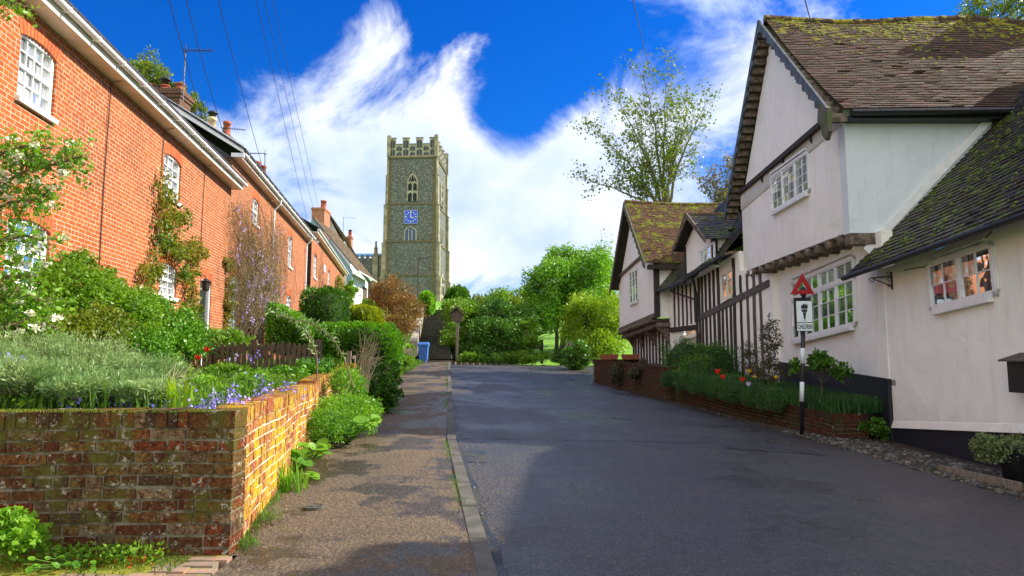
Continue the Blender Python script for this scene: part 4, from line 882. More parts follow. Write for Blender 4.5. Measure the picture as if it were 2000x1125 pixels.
    nB = .34; eN = (FU.atY(12.2), ez(x_l) + .05); ap = (FU.atY(16.4), top - .02); eF = (FU.atY(20.75), ez(x_l) - .05)
    bargeboard(FU, nB, [eN, ap], G, scallop=.13, depth=.2); bargeboard(FU, nB, [eF, ap], G, scallop=.13, depth=.2)
    m = MB(); s_, z = eN; m.prism([FU.p(s_ - .02, nB - .01, z + .02), FU.p(s_ - .02, nB - .01, z - .42), FU.p(s_ + .12, nB - .01, z - .56), FU.p(s_ + .3, nB - .01, z - .40), FU.p(s_ + .34, nB - .01, z - .2), FU.p(s_ + .5, nB - .01, z - .05), FU.p(s_ + .4, nB - .01, z + .28)], FU.ey * .075); m.build('barge_foot', 'barge_moss', G)
    chimney(13.6, 15.0, 16.0, 16.9, 8.0, 11.6, G, [(14.0, 16.4, .16, .5, 0), (14.6, 16.4, .16, .5, 0)], mat='red_brick')  # unseen stack added to throw a shadow on the near roof slope
    # rafters' ends under the far verge
    m = MB()
    for i in range(24): t = (i + .5) / 24; a = (eF[0] + (ap[0] - eF[0]) * t, eF[1] + (ap[1] - eF[1]) * t); m.fbox(FU, a[0] - .05, a[0] + .05, .02, nB, a[1] - .32, a[1] - .16)
    for i in range(20): t = (i + .5) / 20; a = (eN[0] + (ap[0] - eN[0]) * t, eN[1] + (ap[1] - eN[1]) * t); m.fbox(FU, a[0] - .05, a[0] + .05, .02, nB, a[1] - .32, a[1] - .16)
    m.build('lookouts', 'joist', G); m = MB()
    for e_ in (eF,):
        A_, B_ = e_, ap; m.hexa([FU.p(A_[0], .0, A_[1] - .22), FU.p(B_[0], .0, B_[1] - .22), FU.p(B_[0], nB, B_[1] - .22), FU.p(A_[0], nB, A_[1] - .22)], [FU.p(A_[0], .0, A_[1] - .17), FU.p(B_[0], .0, B_[1] - .17), FU.p(B_[0], nB, B_[1] - .17), FU.p(A_[0], nB, A_[1] - .17)])
    m.build('verge_soffit', 'timber', G)
    window(pxquad(FU, (1508, 344), (1579, 294), (1582, 375), (1511, 416)), G, 3, 2, 4, 'casement', .055, .018, back=.005, front=.045, sill=.05, hood=True, glass='glass_curtain')
    # jetty
    joists(FU, sN + .15, sF - .15, -.02, jetz(sN) - .10, jetz(sF) - .10, 12, G, r=.10, inward=.6)
    m = MB()
    m.box(C0.x - .02, C0.x + 1.6, 12.42, 12.62, jz - .24, jz - .03); m.build('jetty_beam', 'joist', G)
    m = MB(); bs = FU.atY(19.3); m.prism([FU.p(bs, .02, jetz(bs) - .15), FU.p(bs, -.62, jetz(bs) - .15), FU.p(bs, -.62, jetz(bs) - 1.0), FU.p(bs, -.5, jetz(bs) - .85), FU.p(bs, -.38, jetz(bs) - .5), FU.p(bs, -.1, jetz(bs) - .3)], FU.ex * .16); m.build('bracket', 'joist', G)
    gS0, gS1 = FG.atY(12.2), FG.atY(19.3); m = MB(); m.prism([FG.p(gS0, 0, 1.04), FG.p(gS1, 0, 1.35), FG.p(gS1, 0, jetz(sF) - .03), FG.p(gS0, 0, jetz(sN) - .03)], FG.ey * -.2); m.build('ground_wall', 'plaster', G)
    m = MB(); m.prism([FG.p(gS0 - .05, .05, -.6), FG.p(gS1, .05, -.6), FG.p(gS1, .05, 1.35), FG.p(gS0 - .05, .05, 1.04)], FG.ey * -.2); m.build('plinth', 'tar', G)
    window(pxquad(FG, (1549, 550), (1668, 500), (1672, 637), (1552, 668)), G, 4, 2, 3, 'casement', .065, .02, back=.005, front=.055, sill=.06, trans=.70, hood=True)
    # --- low house nearest the camera
    Lh = empty('low_house', FL.p(8, 0, -.2), 'low pale plastered house with black plinth and mossy dark tiled roof nearest the camera', 'house')
    b1 = FL.hit(1722, 827); b0 = FL.hit(2000, 836); sl = (b1[1] - b0[1]) / (b1[0] - b0[0]); sn = 2.0; zn = b0[1] + sl * (sn - b0[0])
    E1 = S(1652, 540, 12.55); E0 = SX(2000, 413, 6.2); dE = (E0 - E1) / (E1.y - E0.y); En = E1 + dE * (E1.y - 1.8)
    wt = lambda Y: (E1 + dE * (E1.y - Y)).z + .08
    s1 = FL.atY(12.44)
    m = MB(); m.prism([FL.p(sn, 0, zn), FL.p(s1, 0, b1[1]), FL.p(s1, 0, wt(12.4)), FL.p(sn, 0, wt(2))], FL.ey * -.3); m.build('wall', 'plaster', Lh)
    m = MB(); m.hexa([FL.p(sn, .0, zn - .05), FL.p(s1, .0, b1[1] - .05), FL.p(s1, .05, b1[1] - .06), FL.p(sn, .05, zn - .06)], [FL.p(sn, .0, zn + .06), FL.p(s1, .0, b1[1] + .06), FL.p(s1, .012, b1[1] + .05), FL.p(sn, .012, zn + .05)]); m.build('plaster_lip', 'plaster', Lh)
    m = MB(); m.prism([FL.p(sn, .012, -1), FL.p(s1 + .2, .012, -1), FL.p(s1 + .2, .012, b1[1] - .05), FL.p(sn, .012, zn - .05)], FL.ey * -.3); m.build('plinth', 'tar', Lh)
    m = MB(); m.prism([FL.p(s1 + .0, .0, -.5), FL.p(s1 + .0, .0, 1.04), FL.p(s1 + .42, -.12, 1.0), FL.p(s1 + .42, -.12, -.5)], Vector((.3, 0, 0))); m.build('plinth_corner', 'tar', Lh)
    V1 = S(1950, 222, 12.5); k = 1.8; R1 = E1 + (V1 - E1) * k; Rn = R1 + (En - E1)
    PL = bil(E1, En, Rn, R1, .06, .03); tiles(PL, 66, 60, 'roof_dark', Lh, lift=.026, thick=.02); moss(PL, 1700, Lh, 'moss_cushion_dark', 1.0, seeds=130, r=(.012, .038))
    R1b = R1 + Vector((.35, 1.3, 0)); m = MB(); m.add([R1b, Rn, Rn + Vector((4, 0, -4)), R1b + Vector((4, 0, -4))], [(0, 1, 2, 3)]); m.add([R1, R1b, R1b + Vector((0, 0, -2.5))], [(0, 1, 2)]); m.build('rear_slope', 'roof_dark', Lh)  # hidden extension past the ridge end, added to block stray sun on the road
    ridge([R1, Rn], Lh, 'roof_dark')
    m = MB(); o_ = Vector((-.03, -.12, .02)); m.bar(E1 + Vector((.35, -.09, .46)), V1 + Vector((.02, -.09, .13)), .14, .03, (0, 1, 0)); m.build('flashing', 'white_paint', Lh)
    m = MB(); m.tube([E1 + Vector((-.03, .05, -.03)), lerp3(E1, En, .5) + Vector((-.03, 0, -.06)), En + Vector((-.03, 0, -.03))], .05, 8); m.build('gutter', 'iron', Lh)
    chimney(9.2, 9.9, 6.6, 7.6, 4.5, 7.75, Lh, [(9.5, 6.9, .13, .25, 0), (9.5, 7.3, .13, .25, 0)], mat='red_brick')  # unseen stack added to cast the shadow across the near pavement
    window(pxquad(FL, (1817, 512), (1935, 472), (1946, 578), (1826, 607)), Lh, 2, 2, 2, 'casement', .06, .018, back=.005, front=.05, sill=.05, hood=True, glass='glass_curtain')
    m = MB()
    a, b = FL.hit(1736, 741), FL.hit(1750, 753)
    for i in range(5):
        for j in range(3): m.fbox(FL, a[0] + (b[0] - a[0]) * (j + .1) / 3, a[0] + (b[0] - a[0]) * (j + .9) / 3, .002, .008, b[1] + (a[1] - b[1]) * (i + .2) / 5, b[1] + (a[1] - b[1]) * (i + .8) / 5)
    m.build('air_vent', 'timber_grey', Lh)
    m = MB(); pts = [FL.hit(1765, 528, .02), FL.hit(1840, 515, .02), FL.hit(1880, 497, .02), FL.hit(1920, 470, .02), FL.hit(1937, 452, .02)]; m.tube([FL.p(a, .02, z) for a, z in pts], .008, 5); m.build('wall_cable', 'timber_grey', Lh)
    # scrolled iron bracket on the wall
    m = MB(); t_, b_ = FL.hit(1742, 531), FL.hit(1743, 566); s_ = t_[0]; m.fbox(FL, s_ - .015, s_ + .015, .002, .02, b_[1], t_[1])
    zz = t_[1] - .08; L = .36; m.tube([FL.p(s_, .02, zz), FL.p(s_, L, zz)], .011, 6); m.tube([FL.p(s_, .02, b_[1] + .06), FL.p(s_, L, zz)], .009, 6)
    for cx, cz_, rr in ((.05, zz - .06, .045), (.05, b_[1] + .07, .04), (L + .0, zz - .04, .055), (.05, zz + .05, .04)): m.tube([FL.p(s_, cx + math.cos(a) * rr * (1 - a / 12), cz_ + math.sin(a) * rr * (1 - a / 12)) for a in np.linspace(0, 7, 14)], .007, 5)
    # swing the arm along the wall so it shows in profile
    for i, v in enumerate(m.v):
        q = v - FL.p(s_, 0, 0); nn = q.dot(FL.ey); al = q.dot(FL.ex); zc_ = v.z
        if nn > .021: m.v[i] = FL.p(s_ + al + (nn - .02) * .75, .02 + (nn - .02) * .62, zc_)
    tag(m.build('iron_bracket', 'iron'), 'black scrolled iron hanging bracket fixed to the pale plaster wall', 'bracket')
    # dark box on the wall at the picture's right edge
    a = FL.hit(1966, 706, .22); b = FL.hit(1970, 766, .22); s_ = a[0]; bx = empty('wall_box', FL.p(s_ - .35, .12, b[1]), 'dark wooden lidded box hung on the pale wall at the right edge', 'box')
    m = MB(); m.fbox(FL, s_ - .7, s_, .003, .22, b[1], a[1]); m.build('case', 'black_paint', bx)
    m = MB(); m.hexa([FL.p(s_ - .75, .003, a[1] + .09), FL.p(s_ + .05, .003, a[1] + .09), FL.p(s_ + .05, .30, a[1] + .0), FL.p(s_ - .75, .30, a[1] + .0)], [FL.p(s_ - .75, .003, a[1] + .115), FL.p(s_ + .05, .003, a[1] + .115), FL.p(s_ + .05, .30, a[1] + .022), FL.p(s_ - .75, .30, a[1] + .022)]); m.build('lid', 'board', bx)
    # --- timber framed range
    T = empty('timber_framed_house', (7, 24, .3), 'long black and white close studded timber house with gabled dormer', 'house')
    s0, sm, s1 = 18.4, 23.05, 25.6; zA0, zA1 = S(1450, 478, 19.2).z, S(1367, 533, 21.9).z
    eA = lambda Y: zA0 + (zA1 - zA0) * (min(Y, 23) - 19.2) / 2.7 * .8
    zB = S(1325, 558, 23.9).z; m = MB(); m.prism([FT.p(s0, 0, .3), FT.p(sm, 0, .3), FT.p(sm, 0, eA(sm) + .1), FT.p(20.15, 0, eA(20.15) + .1), FT.p(20.12, 0, 3.98), FT.p(s0, 0, 3.9)], (.2, 0, 0)); m.prism([FT.p(sm + .002, 0, .3), FT.p(s1, 0, .3), FT.p(s1, 0, zB + .2), FT.p(sm + .002, 0, zB + .2)], (.2, 0, 0)); m.build('wall', 'plaster_white', T)
    def stud(Y, z0, z1, wd=.16, n=.03, mat='timber', nm='timber_stud'):
        mb = MB(); w1 = wd * random.uniform(.65, .95) / 2; zs = np.linspace(z0, z1, 5); nn = n + random.uniform(0, .004); off = [random.uniform(-.012, .012) for _ in zs]
        for i in range(4): mb.hexa([FT.p(Y - w1 + off[i], -.01, zs[i]), FT.p(Y + w1 + off[i], -.01, zs[i]), FT.p(Y + w1 + off[i], nn, zs[i]), FT.p(Y - w1 + off[i], nn, zs[i])], [FT.p(Y - w1 + off[i + 1], -.01, zs[i + 1]), FT.p(Y + w1 + off[i + 1], -.01, zs[i + 1]), FT.p(Y + w1 + off[i + 1], nn, zs[i + 1]), FT.p(Y - w1 + off[i + 1], nn, zs[i + 1])])
        return mb.build(nm, mat, T)
    mr = lambda Y: 2.80 + (22.7 - Y) * .154
    for px in (1489, 1476, 1463, 1450, 1437, 1406, 1397, 1389, 1381, 1374):
        Y = 9.933 / ((px - 1000) / 1333 + .157); mt = 'timber_grey' if px > 1455 else 'timber'; big = px in (1437, 1406)
        stud(Y, mr(Y) + .09, eA(Y) - .02 if Y > 20.1 else 3.85, .2 if big else .13, .035, mt); stud(Y + .015, .5, mr(Y) - .09, .2 if big else .13, .035, mt)
    for px in (1429, 1421, 1413): Y = 9.933 / ((px - 1000) / 1333 + .157); stud(Y, .5, mr(Y) - .09, .12, .035)
    stud(22.93, .5, eA(22.9), .16, .045)
    mb = MB(); q = (18.5, 22.85); mb.hexa([FT.p(q[0], -.01, mr(q[0]) - .10), FT.p(q[1], -.01, mr(q[1]) - .10), FT.p(q[1], .05, mr(q[1]) - .10), FT.p(q[0], .05, mr(q[0]) - .10)], [FT.p(q[0], -.01, mr(q[0]) + .09), FT.p(q[1], -.01, mr(q[1]) + .09), FT.p(q[1], .05, mr(q[1]) + .09), FT.p(q[0], .05, mr(q[0]) + .09)]); mb.build('mid_rail', 'timber_grey', T)
    window(pxquad(FT, (1412, 536), (1431, 524), (1432, 577), (1413, 588)), T, 2, 1, 3, 'casement', .05, .02, mat='cream_paint', back=.005, front=.05, sill=.04)
    for px in (1359, 1351, 1343, 1335, 1327, 1319): Y = 9.933 / ((px - 1000) / 1333 + .157); stud(Y, 2.55, zB + .05, .11, .03, 'timber')
    window(pxquad(FT, (1334, 640), (1366, 628), (1367, 652), (1335, 662)), T, 4, 1, 2, 'casement', .05, .02, mat='cream_paint', back=.005, front=.05, sill=.04)
    mb = MB(); mb.fbox(FT, 23.1, 25.45, -.01, .06, 2.36, 2.54); mb.build('jetty_beam', 'timber', T)
    rdg = 7.6; xo = .45; rx = 8.9
    tiles(bil((ftx(20.15) - xo, 20.15, eA(20.15) + .02), (ftx(23.2) - xo, 23.2, eA(23.2) + .02), (rx - .4, 23.2, rdg), (rx - .1, 20.15, rdg + .2), .05, .02), 20, 30, 'roof_dark', T)
    tiles(bil((ftx(22.2) - xo - .05, 22.2, zB + .08), (ftx(26) - xo - .05, 26.0, zB - .02), (rx - .9, 26.0, rdg - .3), (rx - .4, 22.2, rdg - .2), .06, .02, 2), 24, 30, 'roof_dark', T)
    m = MB(); m.add([(rx, 18.6, rdg + .2), (rx - .9, 26, rdg - .3), (12, 26, 4), (12, 18.6, 4)], [(0, 1, 2, 3)]); m.build('rear_slope', 'roof_dark', T)
    m = MB(); m.tube([(ftx(20.15) - xo - .03, 20.15, eA(20.15) - .04), (ftx(22.9) - xo - .03, 22.9, eA(22.9) - .06)], .05, 8); m.tube([(ftx(22.9) - xo - .06, 22.9, zB + .02), (ftx(25.5) - xo - .06, 25.5, zB - .06)], .05, 8)
    m.tube([FT.p(22.5, .44, eA(22.5) - .1), FT.p(22.7, .3, eA(22.5) - .25), FT.p(23.0, .09, eA(23) - .5), FT.p(23.0, .09, .5)], .04, 8); m.tube([FT.p(24.4, .44, zB - .05), FT.p(24.3, .4, zB - .2), FT.p(23.1, .1, zB - .55)], .03, 6); m.build('gutter', 'black_paint', T)
    m = MB(); q = FG.p(FG.atY(18.75), .05, 0); m.tube([(q.x, q.y, .6), (q.x, q.y, 3.4)], .04, 8); m.build('drainpipe', 'black_paint', T)
    # dormer
    dY0, dY1 = 21.15, 23.35; dm = (dY0 + dY1) / 2; ze = S(1397, 463, 21.3).z; za = S(1352, 421, 22.3).z; X0, X1 = ftx(dY0), ftx(dY1)
    m = MB(); m.prism([FT.p(dY0, .3, eA(dY0) - .1), FT.p(dY1, .3, eA(dY1) - .1), FT.p(dY1, .3, ze), FT.p(dm, .3, za - .1), FT.p(dY0, .3, ze)], (.15, 0, 0)); X0 -= .3; X1 -= .3; m.prism([(X0 + .15, dY0 + .03, 4.6), (X0 + .15, dY0 + .03, ze), (X0 + 1.6, dY0 + .03, ze), (X0 + 1.6, dY0 + .03, 6.0)], (0, .1, 0)); dw = m.build('dormer', 'plaster_white', T)
    m = MB(); m.fbox(FT, dY0 - .02, dY0 + .13, .16, .33, eA(dY0) - .05, ze); m.build('corner_post', 'timber', dw); m = MB(); m.fbox(FT, dY1 - .11, dY1 + .02, .16, .33, eA(dY1) - .05, ze); m.build('corner_post', 'timber', dw)
    tiles(bil((X0 - .4, dY0 - .22, ze - .12), (8.9, dY0 - .22, ze - .05), (9.3, dm, za + .05), (ftx(dm) - .72, dm, za + .05), .02), 18, 12, 'roof_dark', dw); tiles(bil((X1 - .4, dY1 + .22, ze - .12), (8.6, dY1 + .22, ze - .05), (9.3, dm, za + .05), (ftx(dm) - .72, dm, za + .05), .02), 18, 12, 'roof_dark', dw)
    bargeboard(FT, .66, [(dY0 - .22, ze - .09), (dm, za + .05)], dw, 'joist', .17); bargeboard(FT, .66, [(dY1 + .22, ze - .09), (dm, za + .05)], dw, 'joist', .17)
    ridge([(ftx(dm) - .72, dm, za + .06), (9.3, dm, za + .06)], dw, 'roof_moss', .07)
    window(pxquad(FT, (1370, 490), (1395, 472), (1396, 512), (1371, 528), .3), T, 4, 1, 3, 'casement', .05, .018, back=.005, front=.045, sill=.04)
    # --- far gabled house
    K = empty('jettied_house', (5.5, 29, .5), 'far white plastered house with mossy yellow-green roof and jetty above the garden wall', 'house')
    n0 = FK.atY(25.5); n1 = FK.atY(32.64); t0 = FK.hit(1280, 480)[1]; t1 = FK.hit(1210, 541)[1]; j0 = FK.hit(1280, 619)[1]; j1 = FK.hit(1214, 646)[1]; apz = S(1225, 394, 29).z; er = S(1260, 512, 25.16).z
    m = MB(); m.prism([FK.p(n0, 0, j0), FK.p(n1, 0, j1), FK.p(n1, 0, er - .1), FK.p(n1 - .8, 0, t1), FK.p(n0 + .85, 0, t0), FK.p(n0, 0, er + .02)], FK.ey * -.2); m.prism([FK.p(n0 + .75, .02, t0 - .01), FK.p(n1 - .75, .02, t1 - .01), FK.p((n0 + n1) / 2, .02, apz - .45)], FK.ey * -.2)
    c0 = FK.p(n0, 0, 0); m.prism([c0 + Vector((.003, -.003, j0)), c0 + Vector((4, -.003, j0)), c0 + Vector((4, -.003, er - .02)), c0 + Vector((.003, -.003, er - .02))], (0, .2, 0)); m.build('upper_wall', 'plaster_white', K)
    m = MB(); q0, q1 = n0 + .35, n1 - .35; m.hexa([FK.p(q0, .02, t0 - .05), FK.p(q1, .02, t1 - .05), FK.p(q1, .1, t1 - .05), FK.p(q0, .1, t0 - .05)], [FK.p(q0, .02, t0 + .05), FK.p(q1, .02, t1 + .05), FK.p(q1, .1, t1 + .05), FK.p(q0, .1, t0 + .05)]); m.build('gable_rail', 'joist', K)
    for x, z0, z1, wd in ((.10, j0, er, .22), (1.2, 3.8, er, .26)):
        m = MB(); m.box(c0.x + x - wd / 2, c0.x + x + wd / 2, c0.y - .04, c0.y - .004, z0, z1); m.build('timber_stud', 'timber', K)
    eave0 = Vector((FK.p(n0, .35, 0).x, 25.16, er)); xr = 12
    apx = FK.p((n0 + n1) / 2, .4, apz); 
    KL = lambda Y: FK.p(FK.atY(Y), .37, 0).x
    def P1(u, v):
        a = Vector((eave0.x + (xr - eave0.x) * u, 25.16, er - .02)); b = Vector((KL(28.98) + (xr - apx.x) * u, 28.98, apz + .18 * u - .22 * math.sin(u * 3.1))); q = a.lerp(b, v); q.z -= .12 * math.sin(math.pi * v); return q
    def P2(u, v):
        a = Vector((KL(32.98) + (xr - eave0.x) * u, 32.98, er - .26)); b = P1(u, 1); q = a.lerp(b, v); return q
    tiles(P1, 46, 54, 'roof_moss', K, lift=.03, thick=.025); moss(P1, 600, K, vpow=.7, r=(.018, .045), seeds=90); tiles(P2, 16, 16, 'roof_dark', K, lift=.03)
    ridge([P1(u, 1) + Vector((0, 0, .02)) for u in np.linspace(0, 1, 8)], K, 'roof_moss', .1)
    bargeboard(FK, .38, [(FK.atY(25.16), er), (FK.atY(28.98), apz - .02)], K, 'barge_moss', .24, scallop=.14); bargeboard(FK, .38, [(FK.atY(32.98), er - .3), (FK.atY(28.98), apz - .02)], K, 'joist', .22)
    m = MB(); m.box(eave0.x + .1, eave0.x + 2.2, 25.2, 25.45, er - .25, er - .08); m.build('eaves_board', 'timber', K)
    window(pxquad(FK, (1230, 532), (1246, 524), (1247, 588), (1232, 594)), K, 3, 1, 4, 'casement', .05, .02, back=.005, front=.045, sill=.04)
    joists(FK, n0 + .1, n1 - .1, .08, j0 - .10, j1 - .10, 13, K, .09, .8)
    m = MB(); m.hexa([FK.p(n0, -.05, j0 - .02), FK.p(n1, -.05, j1 - .02), FK.p(n1, .06, j1 - .02), FK.p(n0, .06, j0 - .02)], [FK.p(n0, -.05, j0 + .14), FK.p(n1, -.05, j1 + .14), FK.p(n1, .06, j1 + .14), FK.p(n0, .06, j0 + .14)])
    m.hexa([FK.p(n0, -.9, j0 - .35), FK.p(n1, -.9, j1 - .35), FK.p(n1, -.1, j1 - .35), FK.p(n0, -.1, j0 - .35)], [FK.p(n0, -.9, j0 - .2), FK.p(n1, -.9, j1 - .2), FK.p(n1, -.1, j1 - .2), FK.p(n0, -.1, j0 - .2)]); m.build('jetty_beam', 'joist', K)
    m = MB(); m.prism([FK.p(n0 + .1, -.65, -.2), FK.p(n1, -.65, -.2), FK.p(n1, -.65, j1 - .1), FK.p(n0 + .1, -.65, j0 - .1)], FK.ey * -.2); m.prism([FK.p(n0 + .1, -.65, -.2), FK.p(n0 + .1, -4, -.2), FK.p(n0 + .1, -4, j0 - .1), FK.p(n0 + .1, -.65, j0 - .1)], (0, .2, 0)); m.build('ground_wall', 'plaster_white', K)
    for i in range(13):
        s_ = n0 + .2 + i * .57; m = MB(); m.fbox(FK, s_ - .07, s_ + .07, -.66, -.60, .2, j0 - .35); m.build('timber_stud', 'timber', K)
    for s_ in (n0 + .15, n0 + 2.4, n0 + 4.8, n1 - .3):
        m = MB(); z = j0 - .3; m.prism([FK.p(s_, -.02, z), FK.p(s_, -.64, z), FK.p(s_, -.64, z - 1.1), FK.p(s_, -.6, z - .75), FK.p(s_, -.35, z - .35)], FK.ex * .16); m.build('bracket', 'joist', K)
right_houses()
# ---------------------------------------------------------------- church on the hill
def church():
    D = 100.; ox = S(852, 300, D).x; d = Vector((.068, 1, 0)).normalized(); e = Vector((-1, .068, 0)).normalized(); O = Vector((ox, D, 0)); Wd = 7.2; Ln = 9.6
    zt, z3, z2, z1, z0, zb = [S(852, y, D).z for y in (268, 307, 397, 471, 537, 612)]; zb -= 3
    FR = Frame((O.x, O.y), (e.x, e.y), (0, -1)); FS = Frame((O.x, O.y), (d.x, d.y), (1, 0))
    T = empty('church_tower', O + e * (Wd / 2) + Vector((0, 0, zb + 3)), 'tall square flint church tower with battlements and blue clock', 'church tower')
    m = MB(); st = [(zb, z0, .22), (z0, z1, .14), (z1, z2, .07), (z2, z3, .0)]
    for a, b, g in st:
        m.hexa([O - e * g - d * g + Vector((0, 0, a)), O + e * (Wd + g) - d * g + Vector((0, 0, a)), O + e * (Wd + g) + d * (Ln + g) + Vector((0, 0, a)), O - e * g + d * (Ln + g) + Vector((0, 0, a))], [O - e * g - d * g + Vector((0, 0, b)), O + e * (Wd + g) - d * g + Vector((0, 0, b)), O + e * (Wd + g) + d * (Ln + g) + Vector((0, 0, b)), O - e * g + d * (Ln + g) + Vector((0, 0, b))])
    m.build('tower_wall', 'flint', T)
    m = MB()
    for z, g in ((z0, .22), (z1, .14), (z2, .07), (z3, .05)):
        g += .12; m = MB()
        m.hexa([O - e * g - d * g + Vector((0, 0, z - .12)), O + e * (Wd + g) - d * g + Vector((0, 0, z - .12)), O + e * (Wd + g) + d * (Ln + g) + Vector((0, 0, z - .12)), O - e * g + d * (Ln + g) + Vector((0, 0, z - .12))], [O - e * g * .8 - d * g * .8 + Vector((0, 0, z + .12)), O + e * (Wd + g * .8) - d * g * .8 + Vector((0, 0, z + .12)), O + e * (Wd + g * .8) + d * (Ln + g * .8) + Vector((0, 0, z + .12)), O - e * g * .8 + d * (Ln + g * .8) + Vector((0, 0, z + .12))])
        m.build('string_course', 'moss_line', T)
    # stepped angle buttresses at the four corners
    for base, out in ((O + d * -.05, -e), (O + d * (Ln - .75), -e), (O + e * Wd + d * -.05, e), (O + e * Wd + d * (Ln - .75), e)):
        m = MB(); right = out.dot(e) < 0; P = ((zb, z0, 1.05), (z0, z1, .85), (z1, z2, .65), (z2, z3 - 2.5, .42), (z3 - 2.5, z3, .28)) if not right else ((zb, z0, .85), (z0, z1, .68), (z1, z2, .5), (z2, z3 - 2.5, .34), (z3 - 2.5, z3, .22))
        for a, b, g in P:
            q = [base + Vector((0, 0, 0)), base + d * .85, base + d * .85 + out * g, base + out * g]; h = Vector((0, 0, 1))
            m.hexa([v + h * a for v in q], [v + h * (b - .25) for v in q]); q2 = [base, base + d * .85, base + d * .85 + out * (g - .2), base + out * (g - .2)]
            m.hexa([v + h * (b - .25) for v in [base - out * .01, base + d * .85 - out * .01, base + d * .85 + out * (g + .08), base + out * (g + .08)]], [v + h * b for v in q2])
        m.build('buttress', 'limestone', T)
    m = MB()
    for F_, L_ in ((FR, Wd), (FS, Ln)):       # dressed corner stones, long and short
        z = z0 - 3; i = 0
        while z < z3 - .3:
            if F_ is FR:
                wq = .55 if i % 2 else .32; m.fbox(FR, -.02, wq, .0, .26 if z < z0 else .18 if z < z1 else .11 if z < z2 else .04, z, z + .3); m.fbox(FR, Wd - wq, Wd + .02, .0, .26 if z < z0 else .18 if z < z1 else .11 if z < z2 else .04, z, z + .3)
            z += .34; i += 1
    m.build('quoins', 'moss_line', T)
    # parapet with battlements and flushwork
    ph = zt - z3; cr = .33
    m = MB(); th = .35
    for F_, L_, k in ((FR, Wd, 7), (FS, Ln, 9)):
        m.fbox(F_, 0, L_, -th, .02, z3 + .1, zt - ph * cr)
        for i in range(0, k, 2): a = L_ * i / k; m.fbox(F_, a + (.0 if i else .003), a + L_ / k, -th, .018, zt - ph * cr, zt - .06)
    FRb = Frame((O + d * Ln).xy, (e.x, e.y), (0, 1)); FLb = Frame((O + e * Wd).xy, (d.x, d.y), (-1, 0)); m.fbox(FRb, 0, Wd, -th, 0, z3 + .1, zt - .4); m.fbox(FLb, 0, Ln, -th, 0, z3 + .1, zt - .4)
    par = m.build('parapet', 'limestone_pale', T)
    m = MB()
    for F_, L_, k in ((FR, Wd, 7), (FS, Ln, 9)):
        for i in range(k):
            a, b = L_ * i / k, L_ * (i + 1) / k; up = zt - .25 if i % 2 == 0 else zt - ph * cr - .18; md = (a + b) / 2; q = (b - a) * .36
            zz = z3 + .35; hh = (up - zz); zs = zz + hh * .45
            for (u, v) in ((zz, zs - .08), (zs + .05, up)):
                m.prism([F_.p(md - q, .022, u), F_.p(md - .04, .022, u), F_.p(md - .04, .022, v - .25), F_.p(md - q, .022, v - .18)], F_.ey * .02); m.prism([F_.p(md + .04, .022, u), F_.p(md + q, .022, u), F_.p(md + q, .022, v - .18), F_.p(md + .04, .022, v - .25)], F_.ey * .02)
                m.prism([F_.p(md - .16, .022, v - .12), F_.p(md, .022, v - .24), F_.p(md + .16, .022, v - .12), F_.p(md, .022, v)], F_.ey * .02)
    m.build('flushwork', 'render_dark', par)
    for F_, L_, k in ((FR, Wd, 7), (FS, Ln, 9)):
        for i in range(k):
            m = MB(); a, b = L_ * i / k, L_ * (i + 1) / k; t_ = zt if i % 2 == 0 else zt - ph * cr + .06; m.fbox(F_, a - .05 * (i % 2 == 0), b + .05 * (i % 2 == 0), -th - .04, .07, t_ - .06, t_ + .05); m.build('coping', 'moss_line', par)
    for q in (O, O + e * Wd, O + d * Ln, O + e * Wd + d * Ln):
        m = MB(); m.box(q.x - .28, q.x + .28, q.y - .28, q.y + .28, z3 + .1, zt + .25); m.hexa([(q.x - .3, q.y - .3, zt + .25), (q.x + .3, q.y - .3, zt + .25), (q.x + .3, q.y + .3, zt + .25), (q.x - .3, q.y + .3, zt + .25)], [(q.x - .1, q.y - .1, zt + .5), (q.x + .1, q.y - .1, zt + .5), (q.x + .1, q.y + .1, zt + .5), (q.x - .1, q.y + .1, zt + .5)]); m.build('corner_turret', 'limestone', T)
    # belfry windows
    def pointed(F_, sc_, zb_, w_, h_, n, lights=2, transom=True, glass='louvre', g0=.0):
        spring = zb_ + h_ * .62
        def arc(w, off=0): 
            L = []
            for t in np.linspace(0, 1, 7): a = t * math.pi / 3; L.append((sc_ - w / 2 + (w - w * math.cos(a)), spring + w * math.sin(a) * (h_ * .38) / (w * .866)))
            return L
        l = arc(w_); r = [(2 * sc_ - x, z) for x, z in l][::-1]; out = [(sc_ - w_ / 2, zb_)] + l + r[1:] + [(sc_ + w_ / 2, zb_)]
        mb = MB(); mb.prism([F_.p(x, n, z) for x, z in out], F_.ey * -.2); gl = mb
        o2 = [(sc_ + (x - sc_) * 1.28, zb_ - .2 + (z - zb_ + .2) * 1.07) for x, z in out]
        fm = MB(); k = len(out)
        for i in range(k):
            j = (i + 1) % k; A = out[i]; B = out[j]; C_ = o2[j]; D_ = o2[i]
            fm.hexa([F_.p(A[0], n - .05, A[1]), F_.p(B[0], n - .05, B[1]), F_.p(C_[0], n - .05, C_[1]), F_.p(D_[0], n - .05, D_[1])], [F_.p(A[0], n + .09, A[1]), F_.p(B[0], n + .09, B[1]), F_.p(C_[0], n + .05, C_[1]), F_.p(D_[0], n + .05, D_[1])])
        bw = .09
        for i in range(1, lights): x = sc_ - w_ / 2 + w_ * i / lights; fm.fbox(F_, x - bw, x + bw, n - .03, n + .06, zb_, spring + h_ * (.12 if lights == 2 else .25))
